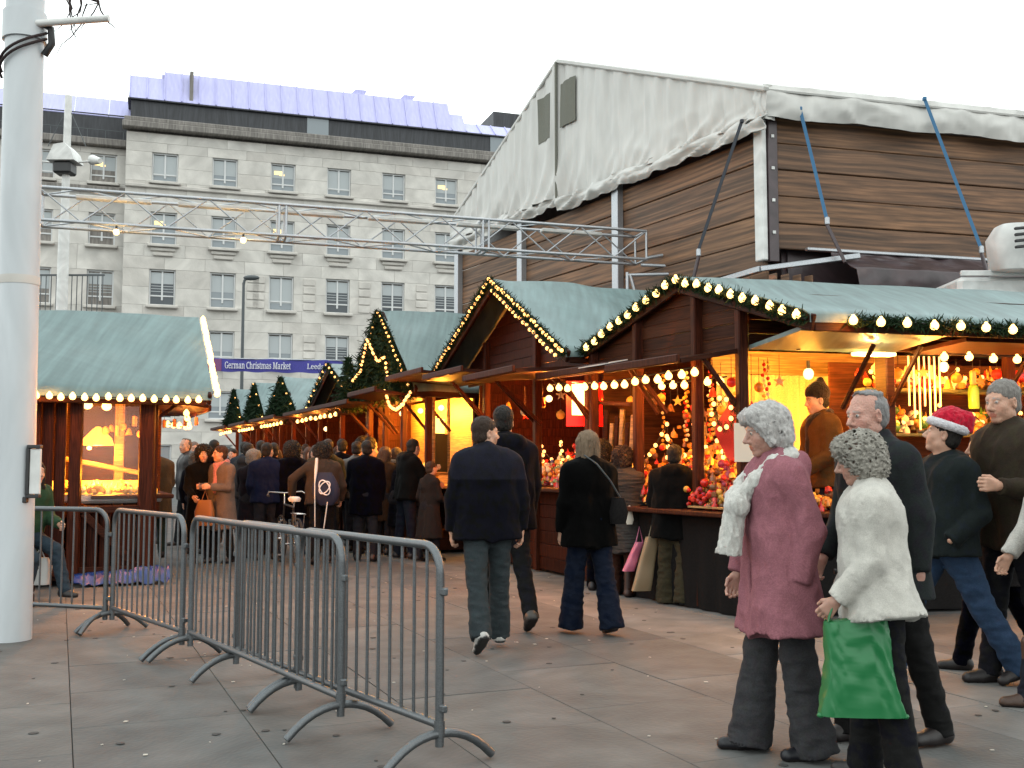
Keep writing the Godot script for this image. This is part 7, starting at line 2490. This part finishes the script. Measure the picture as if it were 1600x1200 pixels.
func bags() -> void:
	# green tote in the cream jacket lady's hand
	var t := thing("tote_bag", "bright green shopping bag with loop handles in the cream-jacketed woman's hand", "bag", Vector3(1.505, 0.33, -4.71), deg_to_rad(-4))
	var m := MB.new()
	var rings := []
	for i in 25:
		var v := i / 24.0
		var hw := lerpf(0.185, 0.135, pow(v, 1.2)) - 0.02 * sin(v * PI)
		var hd := lerpf(0.075, 0.035, v) + 0.015 * sin(v * PI)
		var ring := PackedVector3Array()
		for k in 56:
			var a := -TAU * k / 56.0
			var x := signf(cos(a)) * pow(absf(cos(a)), 0.45) * hw
			var z := signf(sin(a)) * pow(absf(sin(a)), 0.5) * hd
			var w := 0.014 * nzr.get_noise_3d(x * 190 + v * 30.0, v * 16, z * 120) + 0.006 * nz.get_noise_3d(x * 400, v * 160, z * 400)
			ring.append(Vector3(x + w * 0.5 + 0.02 * (1.0 - v), v * 0.42 + 0.02 * sin(x * 14.0) * v, z + w * (0.5 + v)))
		rings.append(ring)
	m.loft(rings)
	m.col = Color.WHITE
	var gm := mat("green_bag", lin(0.006, 0.125, 0.035), 0.42)
	obj("bag_body", m, gm, t)
	for s in [-1, 1]:
		m = MB.new()
		var p := []
		for i in 15:
			var a := PI * i / 14.0
			p.append(Vector3(-cos(a) * 0.07 * (1.0 - 0.5 * sin(a)) - 0.05, 0.4 + 0.13 * sin(a), s * 0.03 * (1.0 - sin(a))))
		m.tube(p, 0.014, 6, true, 0.35)
		obj("handle", m, gm, t)
	for s in [-1, 1]:
		m = MB.new()
		m.ball(Vector3(s * 0.18 + 0.02, 0.0, 0.03), Vector3(0.018, 0.012, 0.014), 6, 4)
		obj("corner_tag", m, gm, t)
	# walking stick
	var w := thing("walking_stick", "dark walking stick between the two women's legs", "walking stick", Vector3(1.62, 0, -5.15))
	m = MB.new()
	m.tube([Vector3(0, 0.03, 0), Vector3(0.03, 0.85, -0.02)], 0.012, 8)
	obj("shaft", m, M.black_paint, w)
	m = MB.new()
	m.lathe([Vector2(0.026, 0), Vector2(0.024, 0.03), Vector2(0.016, 0.07)], 10)
	obj("ferrule", m, M.rubber, w)
	m = MB.new()
	m.tube([Vector3(0.03, 0.85, -0.02), Vector3(0.0, 0.9, -0.02), Vector3(-0.06, 0.9, -0.02)], 0.014, 8)
	obj("grip", m, M.black_paint, w)
	# shoulder bag of the blonde woman
	var b := thing("shoulder_bag", "black shoulder bag with a grey strap on the blonde woman's right side", "bag", Vector3(0.86, 0.92, -8.98), 0.4)
	m = MB.new()
	m.loft([_rr(Vector3(0, 0, 0), 0, 0.07, 0.12, 0.5), _rr(Vector3(0, 0.1, 0), 0, 0.085, 0.15, 0.5), _rr(Vector3(0, 0.22, 0), 0, 0.05, 0.13, 0.5)])
	obj("bag_body", m, M.dark_cloth, b)
	m = MB.new()
	m.tube([Vector3(0.02, 0.2, 0.1), Vector3(-0.1, 0.36, 0.13), Vector3(-0.2, 0.5, 0.08), Vector3(-0.27, 0.57, 0.0), Vector3(-0.26, 0.5, -0.12)], 0.011, 6, true, 0.5)
	obj("strap", m, M.grey_pole, b)
	# bags at the counter
	for q in [["pink_bag", "thin pink carrier bag between the quilted coat and the khaki trousers", Vector3(1.22, 0.3, -11.2), Color(0.42, 0.12, 0.2), 0.06, 0.3], ["shopping_bag", "tall pale tan carrier bag beside the khaki trousers", Vector3(1.33, 0.12, -11.0), Color(0.2, 0.15, 0.09), 0.1, 0.55]]:
		m = MB.new()
		m.col = q[3]
		var rg := []
		for i in 9:
			var v := i / 8.0
			rg.append(_rr(Vector3(0.12 * v, v * q[5], 0.01 * sin(v * 9.0)), 0.2, q[4] * (1.0 - 0.35 * v), 0.05, 0.45))
		m.loft(rg)
		var bt := thing(q[0], q[1], "bag", q[2])
		obj("bag_body", m, M.plain, bt)
		m = MB.new()
		m.col = q[3]
		m.tube([Vector3(0.08, q[5] - 0.02, 0), Vector3(0.12, q[5] + 0.16, 0), Vector3(0.16, q[5] - 0.02, 0)], 0.008, 5)
		obj("handle", m, M.plain, bt)
	for q in [["left_tag", Vector3(1.02, 0.93, -11.35), "upper pale oval tag hanging from a dark bag at the counter"], ["tag", Vector3(1.25, 0.78, -11.3), "lower cream oval tag hanging from a dark bag at the counter"]]:
		m = MB.new()
		m.loft([_rr(Vector3(0, 0, 0), 0, 0.03, 0.008, 1.0), _rr(Vector3(0, 0.05, 0), 0, 0.045, 0.012, 1.0), _rr(Vector3(0, 0.13, 0), 0, 0.03, 0.01, 1.0), _rr(Vector3(0, 0.2, 0), 0, 0.008, 0.006, 1.0)])
		var o := obj("oval_pendant", m, M.paper)
		o.position = q[1]
		tag(o, q[2], "pendant")
	# backpack with a white emblem
	var k := thing("backpack", "navy drawstring backpack with a white looping emblem and pale cords", "backpack", Vector3(-2.62, 0.84, -15.0), deg_to_rad(-10))
	m = MB.new()
	var bg := []
	for i in 9:
		var v := i / 8.0
		bg.append(_rr(Vector3(-0.03 * v, v * 0.46, 0), 0, 0.1 + 0.1 * sin(PI * pow(v, 0.8)), 0.05 + 0.06 * sin(PI * v), 0.8))
	m.loft(bg)
	obj("bag_body", m, M.navy, k)
	for e in [[0.0, 0.07, 0.11, 0.5], [0.3, 0.06, 0.1, -0.7]]:
		m = MB.new()
		var p := []
		for i in 25:
			var a := TAU * i / 24.0
			var q := Vector2(cos(a) * e[1], sin(a) * e[2]).rotated(e[3])
			p.append(Vector3(q.x + 0.01, 0.25 + q.y, 0.125 - 0.9 * (q.x * q.x + q.y * q.y)))
		m.tube(p, 0.009, 5, false)
		obj("emblem", m, M.letter, k)
	m = MB.new()
	m.tube([Vector3(-0.16, 0.66, -0.02), Vector3(-0.14, 0.5, 0.06), Vector3(-0.14, 0.3, 0.1), Vector3(-0.13, -0.3, 0.1)], [0.02, 0.024, 0.008, 0.007], 6)
	m.tube([Vector3(0.05, 0.05, 0.1), Vector3(0.03, -0.1, 0.1), Vector3(0.0, -0.32, 0.1)], 0.009, 5)
	obj("cord", m, M.white_plain, k)
	# orange bag carried by the woman in long black
	m = MB.new()
	m.loft([_rr(Vector3(0, 0, 0), 0, 0.13, 0.06, 0.5), _rr(Vector3(0, 0.2, 0), 0, 0.14, 0.07, 0.5), _rr(Vector3(0, 0.36, 0), 0, 0.09, 0.04, 0.5)])
	m.col = Color.WHITE
	var ob := thing("carrier_bag", "orange carrier bag held low beside the taupe coat", "bag", Vector3(-4.35, 0.55, -15.05))
	var om := mat("orange_bag", lin(0.2, 0.07, 0.012), 0.6)
	obj("bag_body", m, om, ob)
	m = MB.new()
	m.tube([Vector3(-0.05, 0.34, 0), Vector3(0, 0.5, 0), Vector3(0.05, 0.34, 0)], 0.008, 5)
	obj("handle", m, om, ob)
	var wb := thing("white_bag", "white carrier bag on the ground behind the seated person's legs", "bag", Vector3(-4.82, 0.2, -10.85))
	m = MB.new()
	m.loft([_rr(Vector3(0, 0, 0), 0, 0.12, 0.07, 0.5), _rr(Vector3(0, 0.18, 0), 0, 0.13, 0.08, 0.5), _rr(Vector3(0.02, 0.27, 0), 0, 0.08, 0.03, 0.5)])
	obj("bag_body", m, M.white_plain, wb)
	m = MB.new()
	m.tube([Vector3(-0.04, 0.25, 0), Vector3(0.02, 0.38, 0), Vector3(0.07, 0.25, 0)], 0.008, 5)
	obj("handle", m, M.white_plain, wb)

func bicycle() -> void:
	var t := thing("bicycle", "dark bicycle with pale saddle and swept handlebars held in the crowd", "bicycle", Vector3(-3.15, 0, -15.05), deg_to_rad(205))
	# runs along z, front towards +z
	for z in [-0.5, 0.52]:
		var p := []
		for i in 33:
			var a := TAU * i / 32.0
			p.append(Vector3(0, 0.34 + sin(a) * 0.325, z + cos(a) * 0.325))
		var m := MB.new()
		m.tube(p, 0.017, 8, false)
		var w := obj("wheel", m, M.rubber, t)
		var sp := MB.new()
		for i in 18:
			var a := TAU * i / 18.0
			sp.tube([Vector3(0, 0.34, z), Vector3(0, 0.34 + sin(a) * 0.31, z + cos(a) * 0.31)], 0.0025, 4, false)
		sp.tube([Vector3(-0.05, 0.34, z), Vector3(0.05, 0.34, z)], 0.02, 8)
		obj("spokes", sp, M.chrome, w)
	var f := MB.new()
	var bb := Vector3(0, 0.3, -0.06)
	var seat := Vector3(0, 0.82, -0.24)
	var head := Vector3(0, 0.84, 0.32)
	for q in [[bb, seat], [bb, Vector3(0, 0.62, 0.38)], [seat, head], [bb, Vector3(0.04, 0.34, -0.5)], [bb, Vector3(-0.04, 0.34, -0.5)], [Vector3(0, 0.76, -0.22), Vector3(0.05, 0.34, -0.5)], [Vector3(0, 0.76, -0.22), Vector3(-0.05, 0.34, -0.5)], [head, Vector3(0, 0.6, 0.4)]]:
		f.tube([q[0], q[1]], 0.015, 8)
	obj("frame", f, M.black_paint, t)
	f = MB.new()
	for s in [-1, 1]:
		f.tube([Vector3(0, 0.62, 0.39), Vector3(s * 0.05, 0.58, 0.41), Vector3(s * 0.05, 0.34, 0.52)], 0.012, 6)
	obj("fork", f, M.chrome, t)
	f = MB.new()
	f.tube([Vector3(-0.28, 0.98, 0.15), Vector3(-0.24, 1.02, 0.28), Vector3(0, 1.0, 0.34), Vector3(0.24, 1.02, 0.28), Vector3(0.28, 0.98, 0.15)], 0.012, 8)
	f.tube([head, Vector3(0, 1.0, 0.33)], 0.013, 8)
	var hb := obj("handlebar", f, M.chrome, t)
	f = MB.new()
	for s in [-1, 1]: f.tube([Vector3(s * 0.28, 0.98, 0.15), Vector3(s * 0.285, 0.97, 0.06)], 0.018, 8)
	obj("grip", f, M.rubber, hb)
	f = MB.new()
	f.loft([_rr(Vector3(0, 0.9, -0.28), 0, 0.07, 0.13, 0.9), _rr(Vector3(0, 0.94, -0.28), 0, 0.085, 0.15, 0.9), _rr(Vector3(0, 0.965, -0.28), 0, 0.06, 0.12, 0.9)])
	obj("saddle", f, M.white_plain, t)
	f = MB.new()
	f.tube([seat, Vector3(0, 0.9, -0.27)], 0.014, 8)
	obj("seat_post", f, M.chrome, t)
	f = MB.new()
	for s in [-1, 1]:
		f.tube([Vector3(s * 0.05, 0.74, -0.3), Vector3(s * 0.06, 0.74, -0.68)], 0.008, 5)
		f.tube([Vector3(s * 0.06, 0.74, -0.62), Vector3(s * 0.05, 0.34, -0.5)], 0.007, 5)
	for k in 4: f.tube([Vector3(-0.06, 0.74, -0.34 - k * 0.1), Vector3(0.06, 0.74, -0.34 - k * 0.1)], 0.007, 5)
	obj("luggage_rack", f, M.chrome, t)
	f = MB.new()
	f.tube([bb + Vector3(-0.09, 0, 0), bb + Vector3(0.09, 0, 0)], 0.014, 6)
	f.tube([bb + Vector3(0.08, 0, 0), bb + Vector3(0.08, -0.15, 0.06)], 0.011, 6)
	f.tube([bb + Vector3(-0.08, 0, 0), bb + Vector3(-0.08, 0.15, -0.06)], 0.011, 6)
	f.box(bb + Vector3(0.13, -0.15, 0.06), Vector3(0.09, 0.02, 0.06))
	f.box(bb + Vector3(-0.13, 0.15, -0.06), Vector3(0.09, 0.02, 0.06))
	obj("crank", f, M.chrome, t)

# ---------------------------------------------------------------- go
func _ready() -> void:
	rng.seed = 20071
	nz.seed = 11
	nz.noise_type = FastNoiseLite.TYPE_SIMPLEX
	nz.frequency = 0.05
	nz.fractal_octaves = 2
	nzr.seed = 12
	nzr.noise_type = FastNoiseLite.TYPE_SIMPLEX
	nzr.frequency = 0.05
	nzr.fractal_type = FastNoiseLite.FRACTAL_RIDGED
	nzr.fractal_octaves = 2
	pz = nz.duplicate()
	pz.frequency = 0.5
	pzr = nzr.duplicate()
	pzr.frequency = 0.5
	camera_and_light()
	materials()
	ground()
	building()
	tent()
	truss()
	street_furniture()
	market()
	barriers()
	people()
